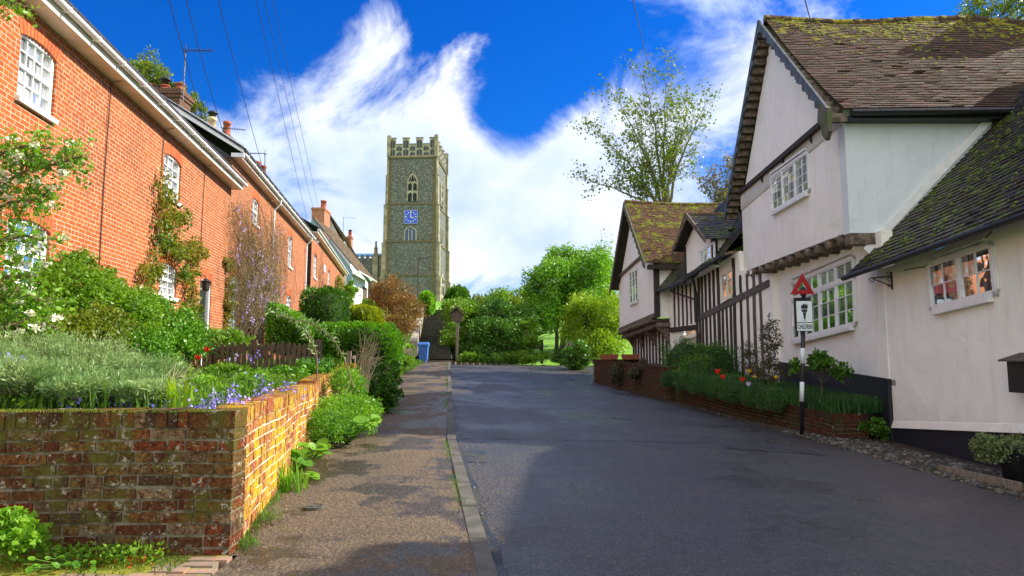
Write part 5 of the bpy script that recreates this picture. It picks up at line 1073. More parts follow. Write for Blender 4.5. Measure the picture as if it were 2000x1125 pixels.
        if transom:
            fm.fbox(F_, sc_ - w_ / 2, sc_ + w_ / 2, n - .03, n + .059, zb_ + h_ * .33, zb_ + h_ * .40)
            for i in range(lights):
                x = sc_ - w_ / 2 + w_ * (i + .5) / lights; q = w_ / lights / 2
                for zz in (zb_ + h_ * .33, spring + h_ * .08):
                    fm.prism([F_.p(x - q, n - .03, zz - .3), F_.p(x - q, n - .03, zz + .02), F_.p(x, n - .03, zz + .02), F_.p(x - q * .35, n - .03, zz - .1)], F_.ey * .085); fm.prism([F_.p(x + q, n - .03, zz - .3), F_.p(x + q, n - .03, zz + .02), F_.p(x, n - .03, zz + .02), F_.p(x + q * .35, n - .03, zz - .1)], F_.ey * .085)
            fm.fbox(F_, sc_ - w_ / 2, sc_ + w_ / 2, n - .03, n + .058, spring + h_ * .08, spring + h_ * .13)
            fm.bar(F_.p(sc_ - w_ * .25, n + .02, spring + h_ * .12), F_.p(sc_ - w_ * .1, n + .02, spring + h_ * .33), .12, .08); fm.bar(F_.p(sc_ + w_ * .25, n + .02, spring + h_ * .12), F_.p(sc_ + w_ * .1, n + .02, spring + h_ * .33), .12, .08)
        wn = fm.build('belfry_window', 'limestone_pale', T); gl.build('opening', glass, wn)
    a, b = FR.hit(797, 393), FR.hit(815, 342); pointed(FR, (a[0] + b[0]) / 2, a[1], abs(a[0] - b[0]), b[1] - a[1], .08)
    pointed(FS, Ln * .5, a[1], 1.5, b[1] - a[1], .08)
    a, b = FR.hit(792, 470), FR.hit(812, 444); pointed(FR, (a[0] + b[0]) / 2, a[1], abs(a[0] - b[0]), b[1] - a[1], .15, 3, False, 'window_blue')
    pointed(FS, Ln * .5, z1 + .6, .7, 2.2, .15, 1, False); pointed(FS, Ln * .55, z0 - 4.5, 2.4, 5.0, .23, 2, True)
    # clock
    a, b = FR.hit(789, 437, .2), FR.hit(816, 410, .2); cx, cz_ = (a[0] + b[0]) / 2, (a[1] + b[1]) / 2; h = abs(b[1] - a[1]) / 2; m = MB(); m.fbox(FR, cx - h, cx + h, .1, .22, cz_ - h, cz_ + h); c = m.build('clock', 'clock_blue', T)
    m = MB()
    for i in range(12):
        an = math.pi * 2 * i / 12; dr = (math.sin(an), math.cos(an)); r0, r1 = h * .60, h * .86
        m.bar(FR.p(cx - dr[0] * r0, .235, cz_ + dr[1] * r0), FR.p(cx - dr[0] * r1, .235, cz_ + dr[1] * r1), .085 if i % 3 else .12, .03, FR.ey)
    for i in range(4): p = [(-h, -h), (h, -h), (h, h), (-h, h)]; q = p[(i + 1) % 4]; p = p[i]; m.bar(FR.p(cx + p[0] * .97, .23, cz_ + p[1] * .97), FR.p(cx + q[0] * .97, .23, cz_ + q[1] * .97), .03, .02, FR.ey)
    m.build('hour_marks', 'gold', c)
    for an, L, wd in ((rad(-2), .66, .09), (rad(119), .45, .12)):
        m = MB(); dr = (math.sin(an), math.cos(an)); m.bar(FR.p(cx + dr[0] * .15 * h, .26, cz_ - dr[1] * .15 * h), FR.p(cx - dr[0] * L * h, .26, cz_ + dr[1] * L * h), wd, .03, FR.ey); m.build('clock_hand', 'gold', c)
    # nave behind, battlemented aisle with pinnacle
    Nv = empty('church_nave', S(720, 640, 106), 'battlemented flint nave with blue lead roof and pinnacle beside the tower', 'church')
    FN = Frame((O.x - 1.0, 106), (-1, .068), (0, -1)); a = S(750, 487, 108); b = S(690, 487, 108); m = MB()
    m.hexa([(b.x - 12, 108, b.z - 1.2), (a.x, 108, b.z - 1.2), (a.x, 113, b.z), (b.x - 12, 113, b.z)], [(b.x - 12, 108, b.z - 1.1), (a.x, 108, b.z - 1.1), (a.x, 113, b.z + .1), (b.x - 12, 113, b.z + .1)]); m.build('roof', 'lead_roof', Nv)
    def bat(x0, x1, ytop, Y, k, mat='flint', dep=.6, yb=640):
        A, B = S(x0, ytop, Y), S(x1, ytop, Y); mb = MB(); zb2 = S(x0, yb, Y).z; wd = (B.x - A.x)
        mb.box(A.x, B.x, Y, Y + dep, zb2, A.z - .5)
        for i in range(0, k, 2): mb.box(A.x + wd * i / k, A.x + wd * (i + 1) / k, Y + .01, Y + dep - .01, A.z - .5, A.z)
        return mb
    bat(640, 752, 498, 106, 21).build('wall', 'flint', Nv); bat(733, 752, 497, 103, 9, dep=3).build('porch_wall', 'limestone_pale', Nv)
    q = S(733, 545, 102.8); tp = S(733, 470, 102.8).z; m = MB(); m.box(q.x - .4, q.x + .4, 102.4, 103.2, S(733, 560, 102.8).z, tp - 2.3); m.lathe((q.x, 102.8, tp - 2.3), [(.45, 0), (.5, .15), (.33, .3), (.25, 1.0), (.36, 1.1), (.2, 1.25), (.12, 1.9), (.2, 2.0), (.02, 2.3)], 4); m.build('pinnacle', 'limestone', Nv)
    q = S(742, 590, 102.9); m = MB(); Fp = Frame((q.x, 102.98), (1, 0), (0, -1))
    for k_ in range(12):
        a0, a1 = math.pi * k_ / 12, math.pi * (k_ + 1) / 12; R0 = .55; m.hexa([Fp.p(math.cos(a0) * R0, .0, q.z + math.sin(a0) * R0), Fp.p(math.cos(a1) * R0, .0, q.z + math.sin(a1) * R0), Fp.p(math.cos(a1) * R0, .15, q.z + math.sin(a1) * R0), Fp.p(math.cos(a0) * R0, .15, q.z + math.sin(a0) * R0)], [Fp.p(math.cos(a0) * .8, .0, q.z + math.sin(a0) * .8), Fp.p(math.cos(a1) * .8, .0, q.z + math.sin(a1) * .8), Fp.p(math.cos(a1) * .8, .15, q.z + math.sin(a1) * .8), Fp.p(math.cos(a0) * .8, .15, q.z + math.sin(a0) * .8)])
    m.build('doorway_arch', 'limestone', Nv)
    # churchyard steps
    a = S(848, 698, 42); b = S(850, 606, 68); n = 26; m = MB()
    for i in range(n):
        t = i / n; c = a.lerp(b, t); c2 = a.lerp(b, (i + 1) / n); m.box(c.x - 1.0, c.x + 1.0, c.y, 70, c.z - .1, c2.z - .03)
    tag(m.build('stone_steps', 'dark_stone'), 'long dark flight of stone steps climbing to the church', 'steps')
    m = MB()
    for i in range(10):
        t = i / 10; c = a.lerp(b, t); c2 = a.lerp(b, (i + 1) / 10); m.hexa([(c.x - 1.5, c.y, c.z - 2), (c.x - 1.05, c.y, c.z - 2), (c2.x - 1.05, c2.y - .02, c.z - 2), (c2.x - 1.5, c2.y - .02, c.z - 2)], [(c.x - 1.5, c.y, c.z + 1.0), (c.x - 1.05, c.y, c.z + 1.0), (c2.x - 1.05, c2.y - .02, c2.z + 1.0), (c2.x - 1.5, c2.y - .02, c2.z + 1.0)])
    tag(m.build('stair_wall', 'limestone_pale'), 'low stone wall along the left side of the church steps', 'wall')
    p = S(815, 640, 60); m = MB(); tp = S(815, 505, 60); m.tube([(p.x, 60, p.z - 2), (p.x, 60, tp.z - .3), (p.x + .1, 60, tp.z), (p.x + .5, 60, tp.z + .05), (p.x + .9, 60, tp.z)], [.07, .05, .04, .035, .05], 8); tag(m.build('street_lamp', 'iron'), 'thin dark curved street lamp column in front of the tower', 'street lamp')
church()
# ---------------------------------------------------------------- brick garden walls
def laid_wall(name, A, B, z0f, z1f, mat, mortar, label, th=.22, outward=None, bh=.075, coping=True, rag=.004, bl=.225):
    """individually laid bricks over a mortar core, from A to B; z functions of parameter 0..1"""
    A, B = Vector((A[0], A[1], 0)), Vector((B[0], B[1], 0)); L = (B - A).length; ex = (B - A) / L; F_ = Frame(A.xy, ex.xy, outward); root = empty(name, A.lerp(B, .5) + Vector((0, 0, z0f(.5))), label, 'wall')
    m = MB(); N_ = max(1, int(L / .6))
    for i in range(N_):
        a, b = L * i / N_ + (.008 if i == 0 else 0), L * (i + 1) / N_ - (.008 if i == N_ - 1 else 0); m.fbox(F_, a, b, -th + .006, -.006, z0f(a / L) - .4, z1f(a / L) - .012, (z0f(b / L) - .4, z1f(b / L) - .012))
    m.build('mortar_core', mortar, root)
    m = MB(); k = 0; zmin = min(z0f(0), z0f(1)); rows = int((max(z1f(0), z1f(1)) - zmin) / bh) + 2; cop = .115 if coping else 0
    for r in range(rows):
        s = -random.uniform(0, bl); hdr = r % 2
        while s < L:
            w_ = (bl if (random.random() < .62) else bl * .5) * random.uniform(.94, 1.05); a, b = max(s, 0) + .005, min(s + w_ - .009, L); mid = min(max((a + b) / 2 / L, 0), 1)
            if L - b < .07: b = L
            zt_ = z1f(mid) - cop; zb_ = zt_ - (rows - r) * bh; 
            if b - a > .03 and zb_ > z0f(mid) - bh * 1.2:
                j = random.uniform(-rag, rag) + .004; jz = random.uniform(-.005, .005)
                z0_, z1_ = zb_ + .006 + jz, zb_ + bh - .006 + jz; sl_ = (z1f(min(1, b / L)) - z1f(a / L)) / 2
                z0_ += .002; z1_ -= .002; m.hexa([F_.p(a, -th - j, z0_ - sl_), F_.p(b, -th - j, z0_ + sl_), F_.p(b, j, z0_ + sl_), F_.p(a, j, z0_ - sl_)], [F_.p(a + .002, -th - j, z1_ - sl_), F_.p(b - .002, -th - j, z1_ + sl_), F_.p(b - .002, j - .001, z1_ + sl_), F_.p(a + .002, j - .001, z1_ - sl_)])
            s += w_
    if coping:
        s = 0
        while s < L:
            w_ = random.uniform(.062, .075); 
            if random.random() < .12: w_ *= 2.6
            a, b = s + .004, min(s + w_, L); mid = min((a + b) / 2 / L, 1); z = z1f(mid); j = random.uniform(-.005, .008); jz = random.uniform(-.006, .006)
            if b > a: m.fbox(F_, a, b, -th - j, j + .004, z - cop + .002, z + jz)
            s += w_ + .004
    m.build('bricks', mat, root); return root
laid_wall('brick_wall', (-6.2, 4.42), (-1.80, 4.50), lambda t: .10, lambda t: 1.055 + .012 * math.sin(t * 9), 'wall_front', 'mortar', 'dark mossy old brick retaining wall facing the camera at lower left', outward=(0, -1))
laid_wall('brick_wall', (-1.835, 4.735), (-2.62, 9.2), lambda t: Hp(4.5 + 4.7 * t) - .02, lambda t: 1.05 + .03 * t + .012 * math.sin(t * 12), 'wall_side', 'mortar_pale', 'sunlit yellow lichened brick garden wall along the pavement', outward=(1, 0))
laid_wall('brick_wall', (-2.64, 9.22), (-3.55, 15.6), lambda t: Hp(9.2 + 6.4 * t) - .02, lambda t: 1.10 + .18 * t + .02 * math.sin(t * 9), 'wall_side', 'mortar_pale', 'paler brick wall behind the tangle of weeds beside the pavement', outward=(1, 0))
# right-hand garden walls
def rz(X, Y): return Hr(X, Y)
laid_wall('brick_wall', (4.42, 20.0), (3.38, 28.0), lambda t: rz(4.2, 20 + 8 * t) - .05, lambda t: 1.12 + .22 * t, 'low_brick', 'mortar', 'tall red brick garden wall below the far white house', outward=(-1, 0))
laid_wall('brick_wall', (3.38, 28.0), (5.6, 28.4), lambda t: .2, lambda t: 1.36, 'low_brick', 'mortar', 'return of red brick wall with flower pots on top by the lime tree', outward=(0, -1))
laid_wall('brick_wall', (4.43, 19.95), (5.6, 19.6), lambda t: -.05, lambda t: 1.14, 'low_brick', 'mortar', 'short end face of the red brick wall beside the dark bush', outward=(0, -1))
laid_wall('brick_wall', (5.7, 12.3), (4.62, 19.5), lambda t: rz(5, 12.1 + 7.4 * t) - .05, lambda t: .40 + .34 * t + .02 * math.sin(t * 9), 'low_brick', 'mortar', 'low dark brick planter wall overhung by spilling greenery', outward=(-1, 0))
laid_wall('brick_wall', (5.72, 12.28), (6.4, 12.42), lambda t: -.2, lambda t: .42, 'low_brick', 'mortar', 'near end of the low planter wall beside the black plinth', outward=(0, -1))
mb = MB(); mb.add([(5.72, 12.4, .34), (6.9, 12.5, .38), (7.2, 19.6, .85), (4.7, 19.6, .66)], [(0, 1, 2, 3)]); mb.add([(4.5, 20, 1.0), (7.2, 20, 1.0), (6.6, 28.3, 1.2), (3.5, 28, 1.2)], [(0, 1, 2, 3)]); tag(mb.build('planting_bed', 'soil', org=(0, 0, 0)), kind='structure')
# ---------------------------------------------------------------- street objects
def road_sign():
    b = S(1565, 850, 12.6); zb = Hr(b.x, 12.6); R = empty('road_sign', (b.x, 12.6, zb), 'old red triangle CHILDREN warning sign on black and white banded pole', 'road sign')
    top = S(1567, 576, 12.6).z; X = b.x; tx = S(1568, 540, 12.6).x
    def xz(z): return X + (tx - X) * (z - zb) / (top - zb)
    zs = [zb] + [S(1566, y, 12.6).z for y in (784, 746, 710, 680, 646)] + [top]
    m = MB(); m.tube([(X, 12.6, zb - .1), (xz(top), 12.6, top)], .038, 14); z = S(1567, 575, 12.6).z; m.lathe((tx, 12.6, z - .02), [(.05, 0), (.062, .02), (.062, .05), (.045, .07), (.05, .12), (.02, .16)], 12); m.build('pole', 'black_paint', R, True)
    for i in (1, 3):
        m = MB(); m.tube([(xz(zs[i]), 12.6, zs[i]), (xz(zs[i + 1]), 12.6, zs[i + 1])], .0405, 14); m.build('white_band', 'sign_white', R, True)
    A, B, C_ = S(1567, 533, 12.5), S(1544, 575, 12.5), S(1591, 574, 12.5); G = (A + B + C_) / 3; m = MB(); P = [A, B, C_]; Q = [G + (p - G) * .42 for p in P]; off = Vector((0, .02, 0))
    for i in range(3): j = (i + 1) % 3; m.hexa([P[i], P[j], Q[j], Q[i]], [P[i] + off, P[j] + off, Q[j] + off, Q[i] + off])
    m.build('red_triangle', 'red_paint', R)
    a, b2 = S(1555, 588, 12.5), S(1588, 646, 12.5); w_ = b2.x - a.x; h = a.z - b2.z; yF = 12.50
    m = MB(); m.box(a.x - .012, b2.x + .012, yF + .006, yF + .03, b2.z - .012, a.z + .012); pl = m.build('plate_border', 'black_paint', R)
    m = MB(); m.box(a.x, b2.x, yF, yF + .01, b2.z, a.z); m.build('plate', 'sign_white', R)
    m = MB(); d0, d1 = S(1549, 582, 12.7), S(1583, 643, 12.7); m.box(d0.x, d1.x, 12.66, 12.69, d1.z, d0.z); m.build('rear_plate', 'black_paint', R)
    Fp = Frame((a.x, yF), (1, 0), (0, -1)); m = MB(); zl = b2.z + h * .275; m.fbox(Fp, 0, w_, .0008, .004, zl - .006, zl + .006)
    cx = w_ / 2; u = h
    def P2(x, z): return Fp.p(cx + x * u, .001, b2.z + z * u)
    def poly(pts): m.prism([P2(*q) for q in pts], Fp.ey * .004)
    poly([(-.012, .34), (.0, .315), (.012, .34), (.018, .38), (-.018, .38)])
    poly([(-.022, .395), (.022, .395), (.055, .62), (-.055, .62)]); poly([(-.085, .63), (.085, .63), (.10, .72), (-.10, .72)])
    poly([(-.10, .74), (.10, .74), (.115, .80), (.105, .90), (.05, .84), (.075, .93), (.01, .87), (-.01, .92), (-.06, .86), (-.11, .85)])
    m.build('torch_emblem', 'black_paint', pl)
    cu = bpy.data.curves.new('word', 'FONT'); cu.body = 'CHILDREN'; cu.size = .072; cu.extrude = .001; cu.offset = .0012; cu.align_x = 'CENTER'; cu.align_y = 'CENTER'; to = bpy.data.objects.new('word', cu); COL.objects.link(to)
    me = bpy.data.meshes.new_from_object(to); bpy.data.objects.remove(to); xs_ = [v.co.x for v in me.vertices]; k = (w_ * .92) / (max(xs_) - min(xs_)); c0 = (max(xs_) + min(xs_)) / 2; zc_ = b2.z + h * .13
    for v in me.vertices: x, y, z_ = v.co; v.co = Vector((a.x + w_ / 2 + (x - c0) * k, yF - .002 - z_ , zc_ + y * 1.6)) - R.location
    me.materials.clear(); link('lettering', me, 'black_paint', pl)
road_sign()
def wheelie_bin():
    b = S(827, 707.5, 37.5); z = Hp(37.5) + .01; B = empty('wheelie_bin', (b.x, 37.5, z), 'blue lidded wheelie bin standing on the pavement by the hedge', 'bin')
    x, y = b.x, 37.5; m = MB(); m.hexa([(x - .20, y - .24, z + .04), (x + .20, y - .24, z + .04), (x + .20, y + .22, z + .04), (x - .20, y + .22, z + .04)], [(x - .27, y - .33, z + .95), (x + .27, y - .33, z + .95), (x + .27, y + .3, z + .95), (x - .27, y + .3, z + .95)]); m.box(x - .285, x + .285, y - .345, y + .31, z + .88, z + .96); m.build('body', 'bin', B)
    m = MB(); m.hexa([(x - .30, y - .37, z + .965), (x + .30, y - .37, z + .965), (x + .30, y + .33, z + .965), (x - .30, y + .33, z + .965)], [(x - .25, y - .28, z + 1.07), (x + .25, y - .28, z + 1.07), (x + .25, y + .25, z + 1.10), (x - .25, y + .25, z + 1.10)]); m.tube([(x - .22, y + .38, z + 1.0), (x + .22, y + .38, z + 1.0)], .018, 6); m.build('lid', 'bin', B)
    for s_ in (-1, 1): m = MB(); m.tube([(x + s_ * .22, y + .2, z + .11), (x + s_ * .28, y + .2, z + .11)], .11, 12); m.build('wheel', 'rubber', B)
wheelie_bin()
def notice_board():
    g = S(893, 672, 43.5); zb = .95; R = empty('notice_board', (g.x, 43.5, zb + .2), 'weathered village board with small gabled roof on a post', 'notice board'); a, b = S(880, 600, 43.5), S(906, 628, 43.5)
    m = MB(); m.box(g.x - .09, g.x + .09, 43.42, 43.58, zb - .2, b.z + .1); m.build('post', 'old_wood', R)
    m = MB(); m.prism([(a.x + .12, 43.35, b.z), (b.x - .12, 43.35, b.z), (b.x - .05, 43.35, S(893, 613, 43.5).z), (g.x, 43.35, a.z - .1), (a.x + .05, 43.35, S(893, 613, 43.5).z)], (0, .3, 0)); m.build('panel', 'board', R)
    m = MB(); ez_ = S(893, 612, 43.5).z
    for s_ in (-1, 1): m.hexa([(g.x, 43.15, a.z - .05), (g.x + s_ * .52, 43.15, ez_ - .06), (g.x + s_ * .52, 43.75, ez_ - .06), (g.x, 43.75, a.z - .05)], [(g.x, 43.15, a.z + .03), (g.x + s_ * .54, 43.15, ez_ + .0), (g.x + s_ * .54, 43.75, ez_ + .0), (g.x, 43.75, a.z + .03)])
    m.build('roof', 'board', R)
notice_board()
def cover(px, py, r, label):
    d = ray(px, py); Y = EYE.z / (-d.z / d.y + .0316); q = S(px, py, Y); z = Hp(Y) + .012; m = MB(); m.lathe((q.x, Y, z - .03), [(r, 0), (r, .034), (r * .9, .036), (r * .88, .03), (r * .3, .03), (r * .28, .036), (.01, .036)], 20)
    m.bar((q.x - r * .8, Y, z + .004), (q.x + r * .8, Y, z + .004), .012, .008); tag(m.build('water_cover', 'kerb'), label, 'cover')
cover(613, 992, .085, 'small round iron water cover set in the pavement')
def drain():
    m = MB(); z = Hp(4.0) + .03
    for i in range(9): m.box(-4.6, -3.42, 3.62 + i * .055, 3.645 + i * .055, z - .03, z)
    m.box(-4.6, -3.42, 3.59, 3.615, z - .04, z + .004); m.box(-3.415, -3.39, 3.59, 4.12, z - .04, z + .004); tag(m.build('drain_grate', 'iron'), 'rusty slotted drain grate in the paving at lower left', 'drain')
drain()
def cable(p0, p1, sag, label, grp='overhead wires', r=.012):
    p0, p1 = Vector(p0), Vector(p1); pts = [p0.lerp(p1, t) - Vector((0, 0, sag * 4 * t * (1 - t))) for t in np.linspace(0, 1, 16)]; m = MB(); m.tube(pts, r, 5); tag(m.build('overhead_wire', 'iron'), label, 'wire', grp)
names = ['farthest left overhead wire, crossing the aerial mast', 'second overhead wire from the left, running down to the red chimney pots', 'third overhead wire from the left, ending above the second chimney stacks', 'leftmost wire of the close bundle of three', 'middle wire of the close bundle of three', 'rightmost wire of the close bundle of three, ending near the square chimney']
for nm, (x0, y0, Y0, x1, y1, Y1) in zip(names, ((322, -30, 18, 421, 312, 25), (356, -30, 18, 437, 262, 27), (419, -30, 20, 520, 352, 33), (494, -30, 26, 600, 428, 55), (509, -30, 26.5, 612, 408, 63), (526, -30, 27, 622, 402, 63.5))):
    cable(S(x0, y0, Y0), S(x1, y1, Y1), .12, nm)
cable(S(1232, -20, 14), S(1272, 150, 46), .05, 'overhead wire ending in the sparse tall tree', r=.013); cable(S(1565, -30, 9), S(1584, 42, 16.4), .03, 'short overhead wire above the tall gable roof ridge')
# picket fences
def picket(A, B, z0, z1, label, n, mat='fence_wood', posts=3, ragged=.03, wd=.075, out=(0, -1), rails=(.3, .8)):
    A, B = Vector((*A, 0)), Vector((*B, 0)); L = (B - A).length; F_ = Frame(A.xy, (B - A).xy, out); za = lambda t: z0[0] + (z0[1] - z0[0]) * t; zt_ = lambda t: z1[0] + (z1[1] - z1[0]) * t
    R = empty('picket_fence', A.lerp(B, .5) + Vector((0, 0, za(.5))), label, 'fence')
    for i in range(n):
        t = (i + .5) / n; s_ = L * t; top = zt_(t) + random.uniform(-ragged, ragged); w2 = wd / 2 * random.uniform(.85, 1.1); tl = random.uniform(-.012, .012); m = MB()
        m.prism([F_.p(s_ - w2, .0, za(t)), F_.p(s_ + w2, .0, za(t)), F_.p(s_ + w2 + tl, .0, top - .05), F_.p(s_ + tl, .0, top), F_.p(s_ - w2 + tl, .0, top - .05)], F_.ey * .022); m.build('pale', mat, R)
    for f in rails: m = MB(); m.hexa([F_.p(0, -.045, za(0) + (zt_(0) - za(0)) * f), F_.p(L, -.045, za(1) + (zt_(1) - za(1)) * f), F_.p(L, -.002, za(1) + (zt_(1) - za(1)) * f), F_.p(0, -.002, za(0) + (zt_(0) - za(0)) * f)], [F_.p(0, -.045, za(0) + (zt_(0) - za(0)) * f + .07), F_.p(L, -.045, za(1) + (zt_(1) - za(1)) * f + .07), F_.p(L, -.002, za(1) + (zt_(1) - za(1)) * f + .07), F_.p(0, -.002, za(0) + (zt_(0) - za(0)) * f + .07)]); m.build('rail', mat, R)
    for i in range(posts): t = i / max(1, posts - 1); s_ = L * t; m = MB(); m.fbox(F_, s_ - .055, s_ + .055, -.15, -.047, za(t) - .1, zt_(t) + .05); m.build('post', mat, R)
a, b = S(362, 670, 12.2), S(622, 668, 12.6)
picket((a.x, 12.2), (b.x, 12.6), (.95, .95), (a.z, b.z), 'dark brown picket fence between the gardens in front of the hedges', 24, posts=3)
picket((-3.75, 16.2), (-4.55, 27.5), (.85, 1.1), (1.52, 1.72), 'weathered grey picket fence along the pavement below the long hedge', 30, 'old_wood', 5, .05, .10, out=(1, 0))
picket((-4.6, 28.2), (-5.1, 35.5), (1.0, 1.25), (1.75, 1.95), 'far picket fence beside the brown leaved shrub', 22, 'old_wood', 3, .04, .09, out=(1, 0))
def gate():
    a, b = S(985, 668, 44.6), S(1058, 668, 44.6); R = empty('field_gate', ((a.x + b.x) / 2, 44.6, a.z - 1.0), 'dark wooden rail fence at the grass beyond the road end', 'fence')
    for x in (a.x, b.x): m = MB(); m.box(x - .1, x + .1, 44.5, 44.7, a.z - 1.4, a.z + .15); m.build('post', 'timber', R)
    for f in (-.05, -.4, -.75): m = MB(); m.box(a.x, b.x, 44.56, 44.62, a.z + f - .06, a.z + f + .06); m.build('rail', 'timber', R)
gate()
# low log edging and stones along the end of the road
m = MB()
for i in range(26):
    x = S(876, 700, 41.5).x + i * .36; h = random.uniform(.3, .5); m.tube([(x, 41.5 + .02 * i, .75), (x + random.uniform(-.03, .03), 41.5 + .02 * i, 1.0 - .012 * i + h * .45)], random.uniform(.1, .15), 7)
tag(m.build('log_edging', 'joist'), 'row of short upright logs edging the bank at the road end', 'edging')
# terracotta troughs on the wall
trough = empty('flower_trough', (4.0, 28.18, 1.36), 'left terracotta trough on the red brick wall by the lime tree', 'trough', 'terracotta troughs on the wall'); m = MB()
m.hexa([(3.68, 28.08, 1.36), (4.32, 28.08, 1.36), (4.32, 28.28, 1.36), (3.68, 28.28, 1.36)], [(3.64, 28.05, 1.56), (4.36, 28.05, 1.56), (4.36, 28.31, 1.56), (3.64, 28.31, 1.56)]); pp = m.build('pot', 'terracotta', trough)
m = MB(); m.box(3.67, 4.33, 28.08, 28.28, 1.5, 1.565); m.build('soil', 'soil', trough)
t2 = trough.copy(); COL.objects.link(t2); t2.location.x += .86; t2['label'] = 'right terracotta trough on the red brick wall nearest the white house'
for ch_ in list(trough.children): c = ch_.copy(); COL.objects.link(c); c.parent = t2
# wooden board edging and green trough at far right
def planter():
    R = empty('planter', (6.15, 8.6, -.05), 'low wooden planter with dark green tub by the right edge', 'planter'); z = Hr(5.9, 8.6)
    m = MB(); m.bar((5.62, 9.15, z + .05), (5.75, 7.9, z + .05), .05, .10); m.build('board', 'old_wood', R); m = MB(); m.lathe((6.14, 8.45, z), [(.16, 0), (.2, .42), (.22, .44), (.19, .44), (.17, .38)], 14); m.build('tub', 'black_paint', R, True)
planter()
# ---------------------------------------------------------------- plants
def hedge(name, label, px, Y, dy, n, size, mat, top_round=.35, group='garden hedges', z0=None, taper=0):
    x0, x1, y0, y1 = px; a, b = S(x0, y0, Y), S(x1, y1, Y); z0 = b.z if z0 is None else z0; cx, cy, cz = (a.x + b.x) / 2, Y + dy / 2, (a.z + z0) / 2; r = np.array([(b.x - a.x) / 2, dy / 2, (a.z - z0) / 2])
    R = empty(name, (cx, cy, z0), label, 'hedge', group); e = 2 + 6 * (1 - top_round)
    d = unit(RNG.normal(size=(n, 3))); k = (np.abs(d) ** e).sum(1) ** (-1 / e); P = d * k[:, None]; lump = 1 + .05 * np.sin(P[:, 0] * 7 * r[0] / .8 + 1) * np.cos(P[:, 1] * 3 * r[1]) + .03 * np.sin(P[:, 0] * 19)
    Q = P * lump[:, None] * RNG.uniform(.90, 1.02, (n, 1)) * r
    if taper: Q[:, 2] -= taper * (P[:, 0]) * (P[:, 2] + 1) / 2
    Q += np.array([cx, cy, cz])
    leaves('foliage', Q, size, mat, R, dirs=d, up=.2, aspect=.7)
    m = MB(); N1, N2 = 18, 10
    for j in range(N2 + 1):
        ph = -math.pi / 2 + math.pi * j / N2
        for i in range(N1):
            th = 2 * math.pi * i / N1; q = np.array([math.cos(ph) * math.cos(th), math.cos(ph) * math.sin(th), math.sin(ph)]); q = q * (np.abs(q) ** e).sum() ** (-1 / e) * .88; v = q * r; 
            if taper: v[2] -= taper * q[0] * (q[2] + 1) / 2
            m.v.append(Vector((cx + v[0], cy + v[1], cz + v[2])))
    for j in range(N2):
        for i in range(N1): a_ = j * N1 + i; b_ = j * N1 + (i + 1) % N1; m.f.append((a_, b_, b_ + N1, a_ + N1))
    m.build('inner_core', 'hedge_core', R, True)  # solid dark-green body closing the hedge behind its leaf shell
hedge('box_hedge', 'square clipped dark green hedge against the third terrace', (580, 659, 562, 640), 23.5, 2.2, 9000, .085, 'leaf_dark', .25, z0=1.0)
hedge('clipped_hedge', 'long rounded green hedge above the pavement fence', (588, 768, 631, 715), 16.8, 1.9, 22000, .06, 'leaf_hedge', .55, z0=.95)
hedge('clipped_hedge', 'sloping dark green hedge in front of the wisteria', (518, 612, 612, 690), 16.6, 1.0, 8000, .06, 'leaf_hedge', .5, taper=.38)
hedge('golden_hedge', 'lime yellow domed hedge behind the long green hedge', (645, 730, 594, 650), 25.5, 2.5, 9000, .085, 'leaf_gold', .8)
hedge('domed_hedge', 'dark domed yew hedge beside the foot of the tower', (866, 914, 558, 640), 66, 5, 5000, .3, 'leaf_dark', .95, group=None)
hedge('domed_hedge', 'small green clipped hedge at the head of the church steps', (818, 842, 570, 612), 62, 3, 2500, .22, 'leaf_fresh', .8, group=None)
# back of the street
B = pxblob
plantobj('broadleaf_tree', 'large bright green tree at the end of the road, centre right', 'tree', [B(1030, 1130, 500, 600, 50, 3.2), B(1085, 1200, 482, 570, 51, 3.5), B(1030, 1100, 560, 650, 49, 2.4), B(1100, 1215, 545, 640, 50, 3), B(1060, 1130, 478, 540, 52, 2), B(1150, 1215, 500, 600, 53, 2), B(1020, 1060, 540, 620, 50, 1.4), B(1120, 1200, 600, 690, 52, 2)], 42000, .20, 'leaf_fresh', base=S(1087, 694, 49.5), clumps=60, cr=.34, trunk_r=.16)
for sx in (1099, 1104): m = MB(); m.tube([S(sx - 6, 690, 49.2), S(sx, 655, 49.2), S(sx + 8, 620, 49.2)], [.10, .09, .06], 6); tag(m.build('tree_trunk', 'bark'), 'slim dark stem of a small tree beside the big trunk' + (', right one' if sx == 1104 else ', left one'), 'trunk')
plantobj('lime_tree', 'yellow-green bushy tree beside the far white house', 'tree', [B(1098, 1180, 570, 640, 44, 1.8), B(1140, 1230, 560, 650, 43.5, 1.8), B(1098, 1230, 620, 705, 44, 1.8), B(1110, 1210, 640, 712, 42.5, 1.6), B(1090, 1140, 600, 680, 44, 1.2)], 34000, .13, 'leaf_lime', base=S(1160, 710, 43), clumps=60, cr=.34, trunk_r=.08)
plantobj('bush', 'dark green shrub mass right of the village board', 'shrub', [B(905, 990, 615, 700, 45, 2), B(955, 1040, 615, 700, 45.5, 2), B(925, 1030, 585, 650, 47, 2), B(1000, 1050, 590, 690, 47, 1.6)], 30000, .15, 'leaf_dark', clumps=60, cr=.36, trunk_r=.08)
plantobj('bush', 'bright green shrub mass behind and left of the village board', 'shrub', [B(858, 930, 575, 640, 48, 2), B(880, 960, 585, 660, 49, 2), B(864, 905, 620, 700, 46, 1.6), B(905, 975, 600, 680, 48, 1.6)], 18000, .15, 'leaf_mid', clumps=50, cr=.36, trunk_r=.08)
